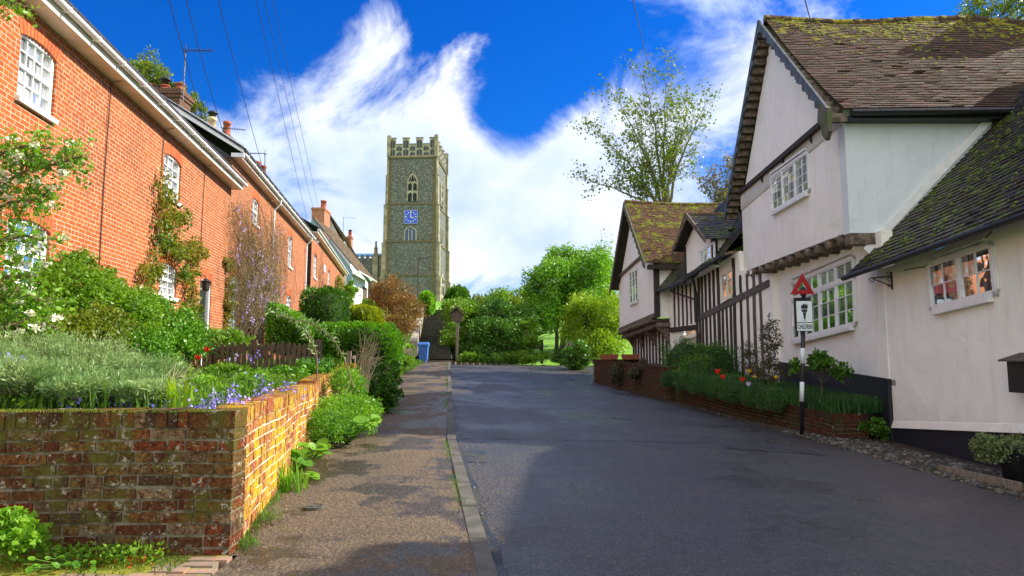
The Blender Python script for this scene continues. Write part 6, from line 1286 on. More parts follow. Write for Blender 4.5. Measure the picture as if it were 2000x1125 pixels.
plantobj('broadleaf_tree', 'pale green rounded tree on the skyline right of the tower', 'tree', [B(935, 1030, 568, 640, 62, 4), B(900, 960, 575, 650, 60, 3)], 14000, .26, 'leaf_yellowgreen', base=S(985, 690, 61), clumps=44, cr=.34, trunk_r=.15)
plantobj('broadleaf_tree', 'low light green tree in the gap on the skyline, centre', 'tree', [B(1010, 1050, 565, 640, 66, 3)], 6000, .26, 'leaf_mid', base=S(1030, 690, 66), clumps=30, cr=.34, trunk_r=.15)
plantobj('bush', 'far green bushes filling the gap behind the rail fence', 'shrub', [B(1000, 1065, 580, 650, 58, 2.5), B(870, 950, 590, 690, 50, 2), B(1170, 1260, 590, 700, 60, 3), B(940, 1010, 560, 640, 56, 3)], 16000, .2, 'leaf_mid', clumps=50, cr=.34, trunk_r=.06)
plantobj('bush', 'pinkish flecked leafy shrub in front of the dark shrubs', 'shrub', [B(1015, 1050, 618, 690, 43.8, 1)], 4000, .13, 'leaf_mid', clumps=20, trunk_r=.05)
plantobj('bush', 'dark low shrub at the right corner of the road end', 'shrub', [B(1100, 1160, 665, 725, 34.5, .9), B(1075, 1120, 680, 715, 42, 1.0)], 9000, .12, 'leaf_dark', clumps=36, trunk_r=.05)
plantobj('bush', 'low ground plants in front of the log edging', 'shrub', [B(880, 960, 690, 708, 42.8, .6), B(960, 1090, 688, 708, 42.6, .7)], 7000, .12, 'leaf_mid', clumps=40, trunk_r=.03, limbs=False)
plantobj('copper_shrub', 'tall bronze-brown leaved shrub in front of the church tower', 'shrub', [B(725, 800, 535, 620, 31, 1.6), B(760, 832, 560, 650, 30, 1.5), B(735, 815, 600, 670, 29, 1.4), B(722, 775, 545, 600, 32, 1.3)], 20000, .085, 'leaf_copper', base=S(790, 690, 30), clumps=120, cr=.26, trunk_r=.05, barkm='twig', aspect=.45)
plantobj('bush', 'green shrub between the white cottage and the bronze shrub', 'shrub', [B(695, 745, 585, 650, 33, 1.4)], 7000, .11, 'leaf_fresh', clumps=26, trunk_r=.05)
plantobj('climbing_plant', 'bright green climber at the corner of the white cottage', 'climber', [B(664, 698, 545, 600, 54, .6)], 5000, .13, 'leaf_fresh', clumps=26, trunk_r=.04)
plantobj('bush', 'leafy green shrub by the blue bin', 'shrub', [B(778, 812, 662, 712, 34.8, .6), B(762, 796, 672, 720, 31, .7)], 9000, .08, 'leaf_fresh', clumps=30, trunk_r=.03)
plantobj('broadleaf_tree', 'tree crown rising behind the nearest terrace roof, left of the chimney', 'tree', [B(222, 300, 120, 190, 40, 1.8), B(262, 330, 108, 185, 41, 1.8), B(300, 352, 150, 200, 41, 1.5)], 6000, .16, 'leaf_yellowgreen', base=S(270, 420, 40), clumps=46, cr=.3, trunk_r=.12)
plantobj('broadleaf_tree', 'small tree crown just right of the big brick chimney', 'tree', [B(362, 402, 182, 250, 41, 1.0), B(330, 372, 160, 190, 41, .9)], 2600, .16, 'leaf_yellowgreen', base=S(380, 420, 41), clumps=26, trunk_r=.1)
plantobj('broadleaf_tree', 'yellowish tree top showing above the tall roof at upper right', 'tree', [B(1855, 1930, 5, 60, 27, 1.2), B(1920, 2030, -15, 70, 27, 1.8)], 5000, .12, 'leaf_yellowgreen', base=S(1930, 300, 27), clumps=60, cr=.28, trunk_r=.1)
# tall sparse tree: upright spreading limbs with light leaf sprays
def sparse_tree(name, label, basepx, Y, tips, n_leaf, size, mat, r0=.2, spread=.75, forks=3):
    base = S(*basepx, Y); base.z -= 3; R = empty(name, base, label, 'tree'); m = MB(); C = []
    def twig(p, d, L, r, lev):
        pts = [p]; q = p.copy(); dd = d.copy()
        for k in range(4): dd = (dd + Vector(RNG.normal(size=3)) * .16 + Vector((0, 0, .06))).normalized(); q = q + dd * L / 4; pts.append(q.copy())
        m.tube(pts, [r * (1 - .17 * i) for i in range(5)], 5 if r > .03 else 3, False)
        if lev == 0:
            for q2 in pts[1:]: C.append(q2)
            return
        for k in range(1, 5):
            for _ in range(2 if lev == 1 else 1):
                nd = (dd + Vector(RNG.normal(size=3)) * .62 + Vector((0, 0, .15))).normalized(); twig(pts[k], nd, L * random.uniform(.45, .7), r * .45, lev - 1)
    for (px, py, dy) in tips:
        t = S(px, py, Y + dy); f = base.lerp(t, .12) ; f = Vector((base.x + (t.x - base.x) * .06, base.y + (t.y - base.y) * .08, base.z + 2.6)); d = (t - f); L = d.length
        pts = []
        for k in range(9): u = k / 8; q = f + d * u + Vector(((t.x - f.x) * -.12 * math.sin(u * math.pi), 0, 0)) + Vector(RNG.normal(size=3)) * .07 * L / 10; pts.append(q)
        m.tube([base] + pts, [r0 * .8] + [r0 * .62 * (1 - .11 * k) for k in range(9)], 7, False)
        for k in range(2, 9):
            for _ in range(forks):
                nd = (d.normalized() * .9 + Vector(RNG.normal(size=3)) * .5).normalized(); twig(pts[k], nd, L * random.uniform(.14, .24), r0 * .2 * (1.1 - .1 * k), 1)
    m.build('trunk', 'bark_green', R); C = np.array([tuple(c) for c in C]); P = C[RNG.integers(0, len(C), n_leaf)] + RNG.normal(size=(n_leaf, 3)) * size * 1.0
    leaves('crown', P, size, mat, R, aspect=.8, droop=.2)
sparse_tree('sparse_tree', 'tall slender tree in young leaf standing behind the mossy roof', (1298, 400), 46, [(1300, 150, 0), (1345, 215, 1), (1378, 205, 0), (1262, 160, -1), (1212, 205, 0), (1165, 260, 1), (1240, 235, 2), (1322, 240, -2), (1205, 320, -1), (1150, 352, 0)], 6500, .17, 'leaf_yellowgreen', .19)
sparse_tree('sparse_tree', 'smaller thin grey-green tree between the mossy roof and the tall gable', (1410, 420), 58, [(1395, 345, 0), (1425, 325, 0), (1440, 350, 1), (1372, 362, 0), (1440, 300, 0)], 2200, .2, 'leaf_brownish', .14, forks=2)
sparse_tree('sparse_tree', 'bare twiggy tree top left of the far white house', (1185, 560), 56, [(1172, 455, 0), (1192, 462, 0), (1205, 475, 1)], 60, .15, 'leaf_brownish', .07, forks=1)
# --- climbers on the terraces
def climber(name, label, F_, paths, n, size, mat, stem='twig', off=(.04, .28), spread=.14, flowers=None, group=None, cat='climber', sr=.018):
    P0 = F_.p(F_.hit(*paths[0][0])[0], .1, 1.0); R = empty(name, P0, label, cat, group); m = MB(); L = []
    for path in paths:
        pts = []
        for (x, y) in path: s_, z = F_.hit(x, y, .1); pts.append((s_, z))
        q = [F_.p(s_, .06 + random.uniform(0, .06), z) for s_, z in pts]; m.tube(q, [sr * (1 - .5 * i / len(q)) for i in range(len(q))], 5, False)
        for (a, b) in zip(pts, pts[1:]): L += [(a, b, math.hypot(a[0] - b[0], a[1] - b[1]))]
    w_ = np.array([l[2] for l in L]); idx = RNG.choice(len(L), n, p=w_ / w_.sum()); t = RNG.uniform(0, 1, n); A = np.array([(l[0][0], l[0][1], l[1][0], l[1][1]) for l in L])[idx]
    ss = A[:, 0] + (A[:, 2] - A[:, 0]) * t; zz = A[:, 1] + (A[:, 3] - A[:, 1]) * t; cl = RNG.normal(size=(200, 2)); ci = ((ss * 3.1 + zz * 2.3) * 3).astype(int) % 200
    ss = ss + cl[ci, 0] * spread * .8 + RNG.normal(size=n) * spread * .5; zz = zz + cl[ci, 1] * spread * .8 + RNG.normal(size=n) * spread * .5; nn = RNG.uniform(*off, n)
    Q = np.array(F_.o)[None] + np.outer(ss, np.array(F_.ex)) + np.outer(nn, np.array(F_.ey)) + np.outer(zz, [0, 0, 1]); leaves('foliage', Q, size, mat, R, droop=.3); m.build('stem', stem, R)
    return R
climber('climbing_rose', 'green climbing rose trained between the terrace windows', FA, [[(285, 640), (292, 560), (305, 500), (312, 440), (318, 400), (325, 370), (310, 365)], [(318, 400), (345, 420), (362, 432)], [(312, 440), (330, 480), (360, 490), (385, 480), (395, 500)], [(330, 480), (350, 520), (372, 545), (380, 590), (375, 640)], [(300, 520), (285, 550), (288, 590)], [(372, 545), (380, 500)]], 3800, .085, 'leaf_climber', group='climbers on the terraces')
FBw = frame_px(440, 20, -.1425)
def wisteria():
    R = empty('wisteria', FBw.p(FBw.hit(500, 600)[0], .1, 1.0), 'tangled brown wisteria with lilac flowers covering the terrace wall', 'climber', 'climbers on the terraces'); m = MB(); pts_ = []
    root = [(497, 690), (470, 680), (540, 690)]
    for k in range(330):
        bx, by = root[0] if k % 3 else random.choice(root); tx, ty = random.uniform(443, 560), random.uniform(385, 590)
        if tx > 525: ty = max(ty, 425 + (tx - 525) * 1.2)
        if tx < 455: ty = max(ty, 400)
        path = []; n_ = 9; c1 = random.uniform(-25, 25)
        for i in range(n_):
            t = i / (n_ - 1); x = bx + (tx - bx) * t ** 1.3 + c1 * math.sin(t * math.pi) + random.uniform(-4, 4); y = by + (ty - by) * t ** .85 + random.uniform(-5, 5); s_, z = FBw.hit(x, y, .15); nn = .05 + .35 * math.sin(t * 2.6) * random.uniform(.5, 1); path.append(FBw.p(s_, nn, z))
        r = random.choice([.008, .01, .012, .03 if k < 12 else .01]); m.tube(path, [r * (1 - .6 * i / n_) for i in range(n_)], 4, False); pts_ += path[4:]
    m.build('stem', 'twig', R); C = np.array([tuple(p) for p in pts_]); P = C[RNG.integers(0, len(C), 22000)] + RNG.normal(size=(22000, 3)) * .13; leaves('foliage', P, .055, 'leaf_brownish', R, aspect=.3, droop=.4)
    Q = []
    for i in range(75):
        c = C[RNG.integers(0, len(C))]; L = RNG.uniform(.15, .3); t = RNG.uniform(0, 1, (26, 1)); Q.append(c + np.hstack([RNG.normal(size=(26, 2)) * .04 * (1.1 - t), -t * L]) + np.array([.12, 0, 0]))
    leaves('flower_cluster', np.concatenate(Q), .04, 'wisteria_petal', R, aspect=.9)
wisteria()
climber('climbing_plant', 'reddish-green climber beside the pale blue door', FBw, [[(440, 650), (438, 600), (442, 560), (438, 500)], [(438, 600), (446, 590)]], 900, .09, 'leaf_climber', group='climbers on the terraces', spread=.1)
climber('climbing_plant', 'yellow-green climber at the end of the lowest terrace', Frame((S(602, 700, 35.6).x + .155 * 35.6, 0), (-.155, 1), (1, 0)), [[(654, 610), (655, 580), (658, 545)], [(660, 600), (663, 560)]], 1600, .13, 'leaf_yellowgreen', group='climbers on the terraces', spread=.25, off=(.05, .5))
# --- near left garden
def spray_bush(name, label, blobs, n_st, per, size, mat, aspect=.14, tall=.5, lean=.5, group=None, stem='leaf_rosemary', cat='shrub', basez=None):
    """many upright stems set with narrow leaves"""
    b0 = blobs[0]; R = empty(name, (b0[0], b0[1], basez if basez is not None else min(b[2] - b[5] for b in blobs)), label, cat, group); V = []; D = []; m = MB()
    for b in blobs:
        for i in range(int(n_st / len(blobs))):
            d = unit(RNG.normal(size=(1, 3)))[0]; d[2] = abs(d[2]) * .9 + .1; c = np.array(b[:3]); e = c + d * np.array(b[3:6]) * RNG.uniform(.75, 1.05); s = np.array([c[0] + d[0] * b[3] * .55, c[1] + d[1] * b[4] * .55, c[2] - b[5] * .2]); dr = e - s; L = np.linalg.norm(dr); dr = dr / L + np.array([0, 0, .55]); dr /= np.linalg.norm(dr)
            t = np.sort(RNG.uniform(.1, 1, per)); p = s + np.outer(t, dr * L) ; V.append(p + RNG.normal(size=p.shape) * .006); D.append(np.tile(dr, (per, 1)) * .9 + RNG.normal(size=(per, 3)) * .45)
            if i % 3 == 0: m.tube([s, s + dr * L * .9], [.004, .002], 3, False)
    V = np.concatenate(V); D = np.concatenate(D); fastmesh('foliage', leafquads(V, size, aspect=aspect, dirs=D, curl=.02), 4, mat, R); m.build('stem', 'twig', R); return R
spray_bush('rosemary_bush', 'big grey-green rosemary bush above the dark brick wall', [B(-60, 130, 640, 800, 6.2, .8), B(60, 260, 650, 800, 6.4, .8), B(200, 350, 690, 800, 6.2, .7), B(-80, 60, 670, 800, 5.3, .5), B(40, 200, 700, 805, 5.4, .5), B(150, 320, 725, 805, 5.3, .45), B(-40, 120, 700, 810, 4.95, .3), B(80, 250, 735, 810, 4.95, .3), B(220, 350, 745, 806, 5.0, .3)], 3800, 30, .042, 'leaf_rosemary', basez=1.0)
plantobj('bush', 'tall loose green bush against the terrace, left of the rose', 'shrub', [B(85, 220, 500, 700, 9.0, .9), B(160, 300, 540, 720, 9.2, .9), B(60, 150, 540, 700, 8.6, .7), B(95, 190, 485, 580, 9.4, .5), B(175, 235, 510, 590, 9.8, .4)], 32000, .05, 'leaf_mid', base=(-5.6, 9.1, 1.0), clumps=130, cr=.24, trunk_r=.03, barkm='twig')
plantobj('bush', 'golden-green variegated shrub in the middle of the bed', 'shrub', [B(120, 250, 590, 720, 8.0, .7), B(90, 180, 620, 720, 7.6, .6)], 14000, .045, 'leaf_yellowgreen', base=(-4.8, 7.9, 1.0), clumps=90, cr=.26, trunk_r=.025, barkm='twig')
plantobj('bush', 'dark green shrub below the lower sash window of the terrace', 'shrub', [B(240, 340, 560, 720, 10.2, .9), B(310, 400, 590, 720, 11.0, .8), B(220, 330, 640, 760, 8.6, .7)], 22000, .05, 'leaf_hedge', base=(-5.7, 10.3, 1.0), clumps=110, cr=.26, trunk_r=.03, barkm='twig')
plantobj('bush', 'leafy green shrub over the picket fence below the porch lantern', 'shrub', [B(380, 500, 640, 700, 13.5, .7), B(330, 420, 640, 690, 13.0, .6)], 9000, .06, 'leaf_mid', base=(-6, 13.4, 1.0), clumps=60, cr=.28, trunk_r=.02, barkm='twig')
plantobj('bush', 'low dark shrub at the far left edge under the window', 'shrub', [B(-60, 90, 560, 680, 7.6, .7)], 9000, .05, 'leaf_dark', base=(-5.9, 7.6, 1.0), clumps=60, cr=.28, trunk_r=.02, barkm='twig')
plantobj('bush', 'round light green euphorbia in front of the dark shrubs', 'shrub', [B(190, 250, 680, 740, 6.9, .3)], 3500, .03, 'leaf_fresh', clumps=40, trunk_r=.012, limbs=False)
for lab, bl, mt, sz, nn in (('leafy green border plants in front of the picket fence', [B(395, 470, 712, 750, 9.5, .5), B(440, 520, 718, 750, 9.2, .4)], 'leaf_mid', .045, 7000),
        ('dark green border plants left of the young silver-green shoots', [B(520, 600, 716, 745, 10.3, .5), B(580, 650, 700, 738, 11, .4)], 'leaf_hedge', .05, 7000),
        ('bright low border plant just behind the bluebells', [B(350, 420, 735, 775, 6.4, .35), B(460, 530, 725, 760, 7.8, .35)], 'leaf_fresh', .035, 5000),
        ('mid green shrubby plant below the dark shrub in the border', [B(270, 370, 700, 760, 7.6, .45)], 'leaf_mid', .04, 6000)):
    plantobj('bush', lab, 'shrub', bl, nn, sz, mt, clumps=70, cr=.26, trunk_r=.012, limbs=False)
def blossom():
    R = empty('blossom_shrub', (-5.6, 6.6, 1.0), 'white flowering shrub branches reaching in from the left edge', 'shrub'); m = MB(); ends = []
    def br(pts, r):
        q = [S(*p) for p in pts]; m.tube(q, [r * (1 - .6 * i / len(q)) for i in range(len(q))], 6, False); return q
    paths = [[(-150, 520, 6.8), (-60, 420, 6.7), (0, 360, 6.6), (60, 330, 6.5), (110, 320, 6.4), (160, 305, 6.4)], [(-60, 420, 6.7), (0, 300, 6.6), (50, 285, 6.5), (100, 290, 6.5)], [(-60, 430, 6.7), (20, 395, 6.6), (70, 390, 6.5), (95, 375, 6.5)], [(-80, 500, 6.7), (0, 470, 6.6), (50, 460, 6.5), (85, 470, 6.5)], [(-80, 520, 6.7), (0, 540, 6.6), (60, 540, 6.5)], [(-90, 600, 6.7), (-10, 580, 6.6), (50, 575, 6.6), (90, 590, 6.6)], [(-80, -60, 6.7), (0, -10, 6.6), (30, 5, 6.6)], [(-90, 640, 6.8), (0, 640, 6.6), (60, 625, 6.5), (110, 640, 6.5)]]
    C = []; W = []
    for p in paths:
        q = br(p, .02)
        for a, b in zip(q, q[1:]):
            for t in np.linspace(0, 1, 6):
                c = a.lerp(b, t); 
                for _ in range(5): e = c + Vector(RNG.normal(size=3)) * .09; C.append(e); m.tube([c, e], .003, 3, False)
    C = np.array([tuple(c) for c in C]); P = C[RNG.integers(0, len(C), 5200)] + RNG.normal(size=(5200, 3)) * .035; leaves('foliage', P, .05, 'leaf_fresh', R, aspect=.6); m.build('stem', 'twig', R)
    for i in range(70):
        c = C[RNG.integers(0, len(C))] ; W.append(c + unit(RNG.normal(size=(34, 3))) * RNG.uniform(0, .055, (34, 1)) * np.array([1, 1, .6]) + np.array([.06, -.05, .02]))
    leaves('flower_cluster', np.concatenate(W), .026, 'petal_white', R, aspect=1.0)
blossom()
def bluebells():
    spots = [(470, 772, 5.3), (450, 780, 5.1), (430, 785, 5.0), (405, 775, 5.4), (385, 790, 4.95), (360, 765, 5.6), (410, 792, 4.9), (475, 760, 5.7), (540, 750, 6.8), (555, 745, 7.2), (520, 742, 7.4), (285, 775, 5.0), (290, 785, 4.9), (250, 772, 5.0), (215, 790, 4.85), (178, 775, 4.95), (120, 775, 5.0), (60, 740, 5.0), (50, 745, 5.1), (10, 705, 5.2), (18, 708, 5.2), (105, 735, 5.1), (335, 778, 4.9), (500, 735, 7.6), (495, 690, 11.5), (470, 695, 11.2), (600, 705, 11), (150, 790, 4.8)]
    for i, (x, y, Y) in enumerate(spots):
        c = S(x, y, Y); R = empty('bluebell_clump', (c.x, c.y, .98), 'clump of violet-blue bluebells in the bed above the brick retaining wall', 'flowers', 'bluebell clumps in the walled bed'); m = MB(); P = []; k = 7 if i < 9 else 4
        for j in range(k):
            b = Vector((c.x + random.gauss(0, .06), c.y + random.gauss(0, .05), .98)); t = Vector((c.x + random.gauss(0, .09), c.y + random.gauss(0, .06), c.z + random.uniform(-.06, .07))); m = MB(); m.tube([b, b.lerp(t, .6), t], [.004, .003, .002], 3, False); m.build('stem', 'grass_blade', R)
            tt = RNG.uniform(.0, .12, (14, 1)); leaves('flower', np.array(t) + np.hstack([RNG.normal(size=(14, 2)) * .016, -tt]), .024, 'bluebell', R, aspect=.7, droop=.6)
bluebells()
def blades(name, label, C, H, w_, mat, kind='stuff', cat=None, parent=None, lean=.35):
    """tapering bent blades: two quads each"""
    C = np.asarray(C, float); n = len(C); a = RNG.uniform(0, 2 * math.pi, n); h = np.broadcast_to(H, (n,)) * RNG.uniform(.6, 1.25, n); ln = RNG.uniform(.05, lean, n) * h; dx = np.stack([np.cos(a), np.sin(a), np.zeros(n)], 1); sd = np.stack([-np.sin(a), np.cos(a), np.zeros(n)], 1) * w_ / 2; up = np.array([0, 0, 1.])
    m1 = C + up * (h * .55)[:, None] + dx * (ln * .35)[:, None]; t = C + up * (h * .95)[:, None] + dx * ln[:, None]
    q1 = np.stack([C - sd, C + sd, m1 + sd * .8, m1 - sd * .8], 1); q2 = np.stack([m1 - sd * .8, m1 + sd * .8, t + sd * .1, t - sd * .1], 1); o = fastmesh(name, np.concatenate([q1, q2]), 4, mat, parent)
    if parent is None: tag(o, label, cat, kind=kind)
    return o
def gz(X, Y): return HG(Y)
n = 16000; Y_ = RNG.uniform(4.7, 13, n); X_ = np.array([xwl(y) - .25 for y in Y_]) - RNG.uniform(0, 1, n) ** .8 * 4.6; blades('ground_cover', None, np.stack([X_, Y_, [gz(0, y) for y in Y_]], 1), .20, .014, 'grass_blade')
n = 9000; Y_ = RNG.uniform(13, 30, n); X_ = np.array([xwl(y) - .2 for y in Y_]) - RNG.uniform(0, 1, n) * 3.0; blades('ground_cover', None, np.stack([X_, Y_, [gz(0, y) for y in Y_]], 1), .35, .03, 'grass_blade')
n = 9000; Y_ = RNG.uniform(4.7, 13, n); X_ = np.array([xwl(y) - .25 for y in Y_]) - RNG.uniform(0, 1, n) * 3.6; o = leaves('ground_cover', np.stack([X_, Y_, np.array([gz(0, y) for y in Y_]) + RNG.uniform(0, .2, n)], 1), .05, 'leaf_mid', up=.4); tag(o, kind='stuff')
blades('strap_leaves', 'clump of broad pale strap leaves among the bluebells', np.array([S(345, 800, 4.9)]) * [1, 1, 0] + np.array([[0, 0, .98]]) + RNG.normal(size=(16, 3)) * [.05, .04, 0], .26, .035, 'leaf_lime', kind=None, cat='plant')
# tulips
def tulip(x, y, Y, matn, label, z0, h=.07, grp='tulips in the beds'):
    c = S(x, y, Y); R = empty('tulip', (c.x, c.y, z0), label, 'flower', grp); m = MB(); m.tube([(c.x + .02, c.y, z0), (c.x, c.y, c.z)], .005, 4); m.build('stem', 'grass_blade', R); m = MB()
    for k in range(6):
        a = k * math.pi / 3; r = .6 * h; d = Vector((math.cos(a), math.sin(a), 0)); s_ = Vector((-math.sin(a), math.cos(a), 0)); m.add([c, c + d * r * .8 + s_ * r * .45 + Vector((0, 0, h * .5)), c + d * r * .75 + Vector((0, 0, h * 1.15)), c + d * r * .8 - s_ * r * .45 + Vector((0, 0, h * .5))], [(0, 1, 2, 3)])
    m.build('petals', matn, R)
for a in ((1402, 731, 15.4, 'petal_red', 'upper red tulip in front of the dark bush', .7, .11), (1412, 741, 15.2, 'petal_red', 'lower red tulip in front of the dark bush', .7, .10), (1450, 746, 15, 'petal_red', 'round red tulip between the red pair and the yellow tulip', .7, .10), (1464, 730, 15.3, 'petal_yellow', 'bright yellow tulip left of the orange one', .7, .10), (1480, 732, 15.3, 'petal_orange', 'orange tulip right of the yellow one', .7, .10), (1475, 740, 14.8, 'petal_yellow', 'small yellow tulip below the orange one', .6, .07), (1462, 755, 14.4, 'petal_pale', 'pale lilac tulip standing lowest in the bed', .6, .09), (1515, 740, 14.2, 'petal_yellow', 'small yellow tulip close left of the sign pole', .55, .07),
          (403, 688, 11.0, 'petal_red', 'upper red poppy by the dark picket fence on the left', 1.0, .08), (386, 704, 10.4, 'petal_red', 'lower red poppy by the dark picket fence on the left', 1.0, .08), (352, 697, 10.6, 'petal_yellow', 'little yellow flower left of the red poppies', 1.0, .06)): tulip(*a)
# --- weeds against the pavement side of the wall
plantobj('weed_clump', 'big tangle of feathery green weeds spilling over the wall onto the pavement', 'weeds', [B(620, 720, 760, 850, 9.4, .7), B(600, 680, 790, 870, 8.6, .55), B(680, 750, 770, 850, 9.8, .6), B(640, 720, 710, 790, 10.2, .5)], 17000, .045, 'leaf_fresh', base=(-2.4, 9.3, Hp(9.3)), clumps=150, cr=.22, trunk_r=.014, barkm='twig', aspect=.3)
plantobj('bush', 'dark glossy shrub leaning over the pavement beyond the weeds', 'shrub', [B(715, 785, 725, 800, 12.9, .4), B(735, 785, 705, 760, 14.2, .4)], 9000, .06, 'leaf_dark', base=(-3.2, 13.3, Hp(13.3)), clumps=60, cr=.27, trunk_r=.015, barkm='twig')
plantobj('bush', 'light green shrub at the foot of the pavement fence', 'shrub', [B(740, 800, 680, 735, 19.0, .6), B(735, 790, 700, 745, 17, .5)], 7000, .07, 'leaf_mid', clumps=40, cr=.3, trunk_r=.012, barkm='twig')
def dead_stems():
    m = MB()
    for i in range(34):
        a = S(random.uniform(690, 720), 765, 12.5); b = S(random.uniform(698, 745), random.uniform(640, 700), 13); m.tube([a, a.lerp(b, .5) + Vector((random.gauss(0, .05), 0, 0)), b], [.007, .005, .002], 4, False)
        for _ in range(3): c = a.lerp(b, random.uniform(.4, .95)); m.tube([c, c + Vector((random.gauss(0, .12), random.gauss(0, .1), random.uniform(.05, .2)))], [.004, .002], 3, False)
    tag(m.build('dead_stems', 'dead_stem'), 'bundle of dry pale brown stems standing above the wall', 'dead plant')
    m = MB()
    for i in range(16):
        a = S(random.uniform(300, 345), random.uniform(770, 790), 5.2); b = S(random.uniform(330, 400), random.uniform(705, 750), 5.3); m.tube([a, a.lerp(b, .5) + Vector((0, 0, .03)), b], [.003, .002, .0015], 3, False)
    tag(m.build('dead_stems', 'dead_stem'), 'thin straw-coloured stalks arching out of the rosemary bed', 'dead plant')
dead_stems()
def buddleia():
    R = empty('young_shrub', (-2.9, 8.4, 1.05), 'slender silver-green shoots rising in front of the hedges', 'shrub'); m = MB(); V = []
    for path in ([(690, 755, 9.5), (672, 700, 9.4), (650, 660, 9.3), (610, 632, 9.2), (560, 622, 9.1), (525, 605, 9.0)], [(620, 745, 8.6), (618, 690, 8.6), (600, 650, 8.5), (590, 640, 8.5)]):
        q = [S(*p) for p in path]; m.tube(q, [.012 * (1 - .6 * i / len(q)) for i in range(len(q))], 5, False)
        for a, b in zip(q[1:], q[2:]):
            for t in np.linspace(0, 1, 12): V.append(tuple(a.lerp(b, t)))
    V = np.array(V); V = np.repeat(V, 4, 0) + RNG.normal(size=(len(V) * 4, 3)) * .02; leaves('foliage', V, .075, 'leaf_rosemary', R, aspect=.25); m.build('stem', 'twig', R)
buddleia()
def broadleaf(name, label, cx, cy, n, r, size, H, mat='leaf_fresh'):
    R = empty(name, (cx, cy, Hp(cy)), label, 'plant'); V = []; m = MB()
    for i in range(n):
        a = random.uniform(0, 6.28); rr = r * random.random() ** .5; p = Vector((cx + math.cos(a) * rr, cy + math.sin(a) * rr, Hp(cy) + H * random.uniform(.4, 1))); m.tube([(cx + random.gauss(0, .02), cy + random.gauss(0, .02), Hp(cy)), p], [.004, .003], 4, False)
        s_ = size * random.uniform(.6, 1.2); nrm = Vector((random.gauss(.1, .35), random.gauss(-.25, .35), 1)).normalized(); u = nrm.cross(Vector((0, 1, .1))).normalized(); v = nrm.cross(u)
        ring = [p + (u * math.cos(t) + v * math.sin(t)) * s_ * (.5 + .07 * math.cos(t * 7)) - nrm * .04 * s_ * math.cos(2 * t) for t in np.linspace(0, 2 * math.pi, 9)[:-1]]
        for k in range(8): V.append([p - nrm * .10 * s_, ring[k], ring[(k + 1) % 8]])
    k = len(V); vs = []; fs = []
    mb = MB()
    for i in range(0, k, 8):
        mb.add([V[i][0]] + [V[i + j][1] for j in range(8)], [(0, j + 1, (j + 1) % 8 + 1) for j in range(8)])
    mb.build('foliage', mat, R, True); m.build('stem', 'grass_blade', R)
broadleaf('mallow_plant', 'round leaved mallow growing at the foot of the sunlit wall', -2.22, 7.3, 46, .30, .13, .28)
broadleaf('mallow_plant', 'larger broad leaved plant under the feathery weeds', -2.15, 9.1, 40, .42, .17, .34)
broadleaf('mallow_plant', 'tiny round leaved seedling on the pavement edge', -2.0, 6.8, 7, .12, .10, .08)
cl = np.array([[-2.05, 6.35, Hp(6.35)]]); blades('strap_plant', 'tuft of long strap-like green leaves at the foot of the wall', cl + RNG.normal(size=(70, 3)) * [.09, .07, 0], .26, .016, 'leaf_fresh', kind=None, cat='plant', lean=.9)
for (x, y, l) in ((-1.78, 4.72, 'small grass tuft at the corner of the two brick walls'), (-1.86, 5.35, 'small grass tuft on the pavement beside the sunlit wall')):
    blades('grass_tuft', l, np.array([[x, y, Hp(y)]]) + RNG.normal(size=(60, 3)) * [.05, .05, 0], .09, .006, 'grass_blade', kind=None, cat='plant', lean=.9)
n = 3600; Y_ = RNG.uniform(4.6, 12, n); X_ = np.array([xwl(y) for y in Y_]) + np.abs(RNG.normal(size=n)) * .07; blades('wall_foot_grass', None, np.stack([X_, Y_, [Hp(y) for y in Y_]], 1), .06, .006, 'grass_blade')
n = 2600; Y_ = RNG.uniform(4.2, 39, n); X_ = np.array([xc(y) - .15 for y in Y_]) + RNG.normal(size=n) * .03; k = np.sin(Y_ * 2.3) + np.sin(Y_ * .9 + 1) > .3; blades('kerb_grass', None, np.stack([X_, Y_, [Hp(y) for y in Y_]], 1)[k], .03, .006, 'grass_blade')
n = 3500; Y_ = RNG.uniform(16, 39, n); X_ = np.array([xwl(y) for y in Y_]) + np.abs(RNG.normal(size=n)) * .16; blades('wall_foot_grass', None, np.stack([X_, Y_, [Hp(y) for y in Y_]], 1), .18, .02, 'grass_blade')
n = 700; Y_ = RNG.uniform(3, 30, n); X_ = np.array([xc(y) for y in Y_]) + np.abs(RNG.normal(size=n)) * .10 + .01; tag(leaves('leaf_litter', np.stack([X_, Y_, [Hr(x, y) + .012 for x, y in zip(X_, Y_)]], 1), .022, 'leaf_brownish'), kind='stuff')
n = 900; Y_ = RNG.uniform(4.6, 16, n); X_ = np.array([xwl(y) for y in Y_]) + np.abs(RNG.normal(size=n)) * .22; tag(leaves('leaf_litter', np.stack([X_, Y_, [Hp(y) + .014 for y in Y_]], 1), .022, 'leaf_brownish'), kind='stuff')
n = 3500; Y_ = RNG.uniform(4.7, 15, n); X_ = np.array([xwl(y) for y in Y_]) + .02 + np.abs(RNG.normal(size=n)) * .05; blades('wall_foot_moss', None, np.stack([X_, Y_, [Hp(y) + .004 for y in Y_]], 1), .018, .01, 'leaf_yellowgreen')
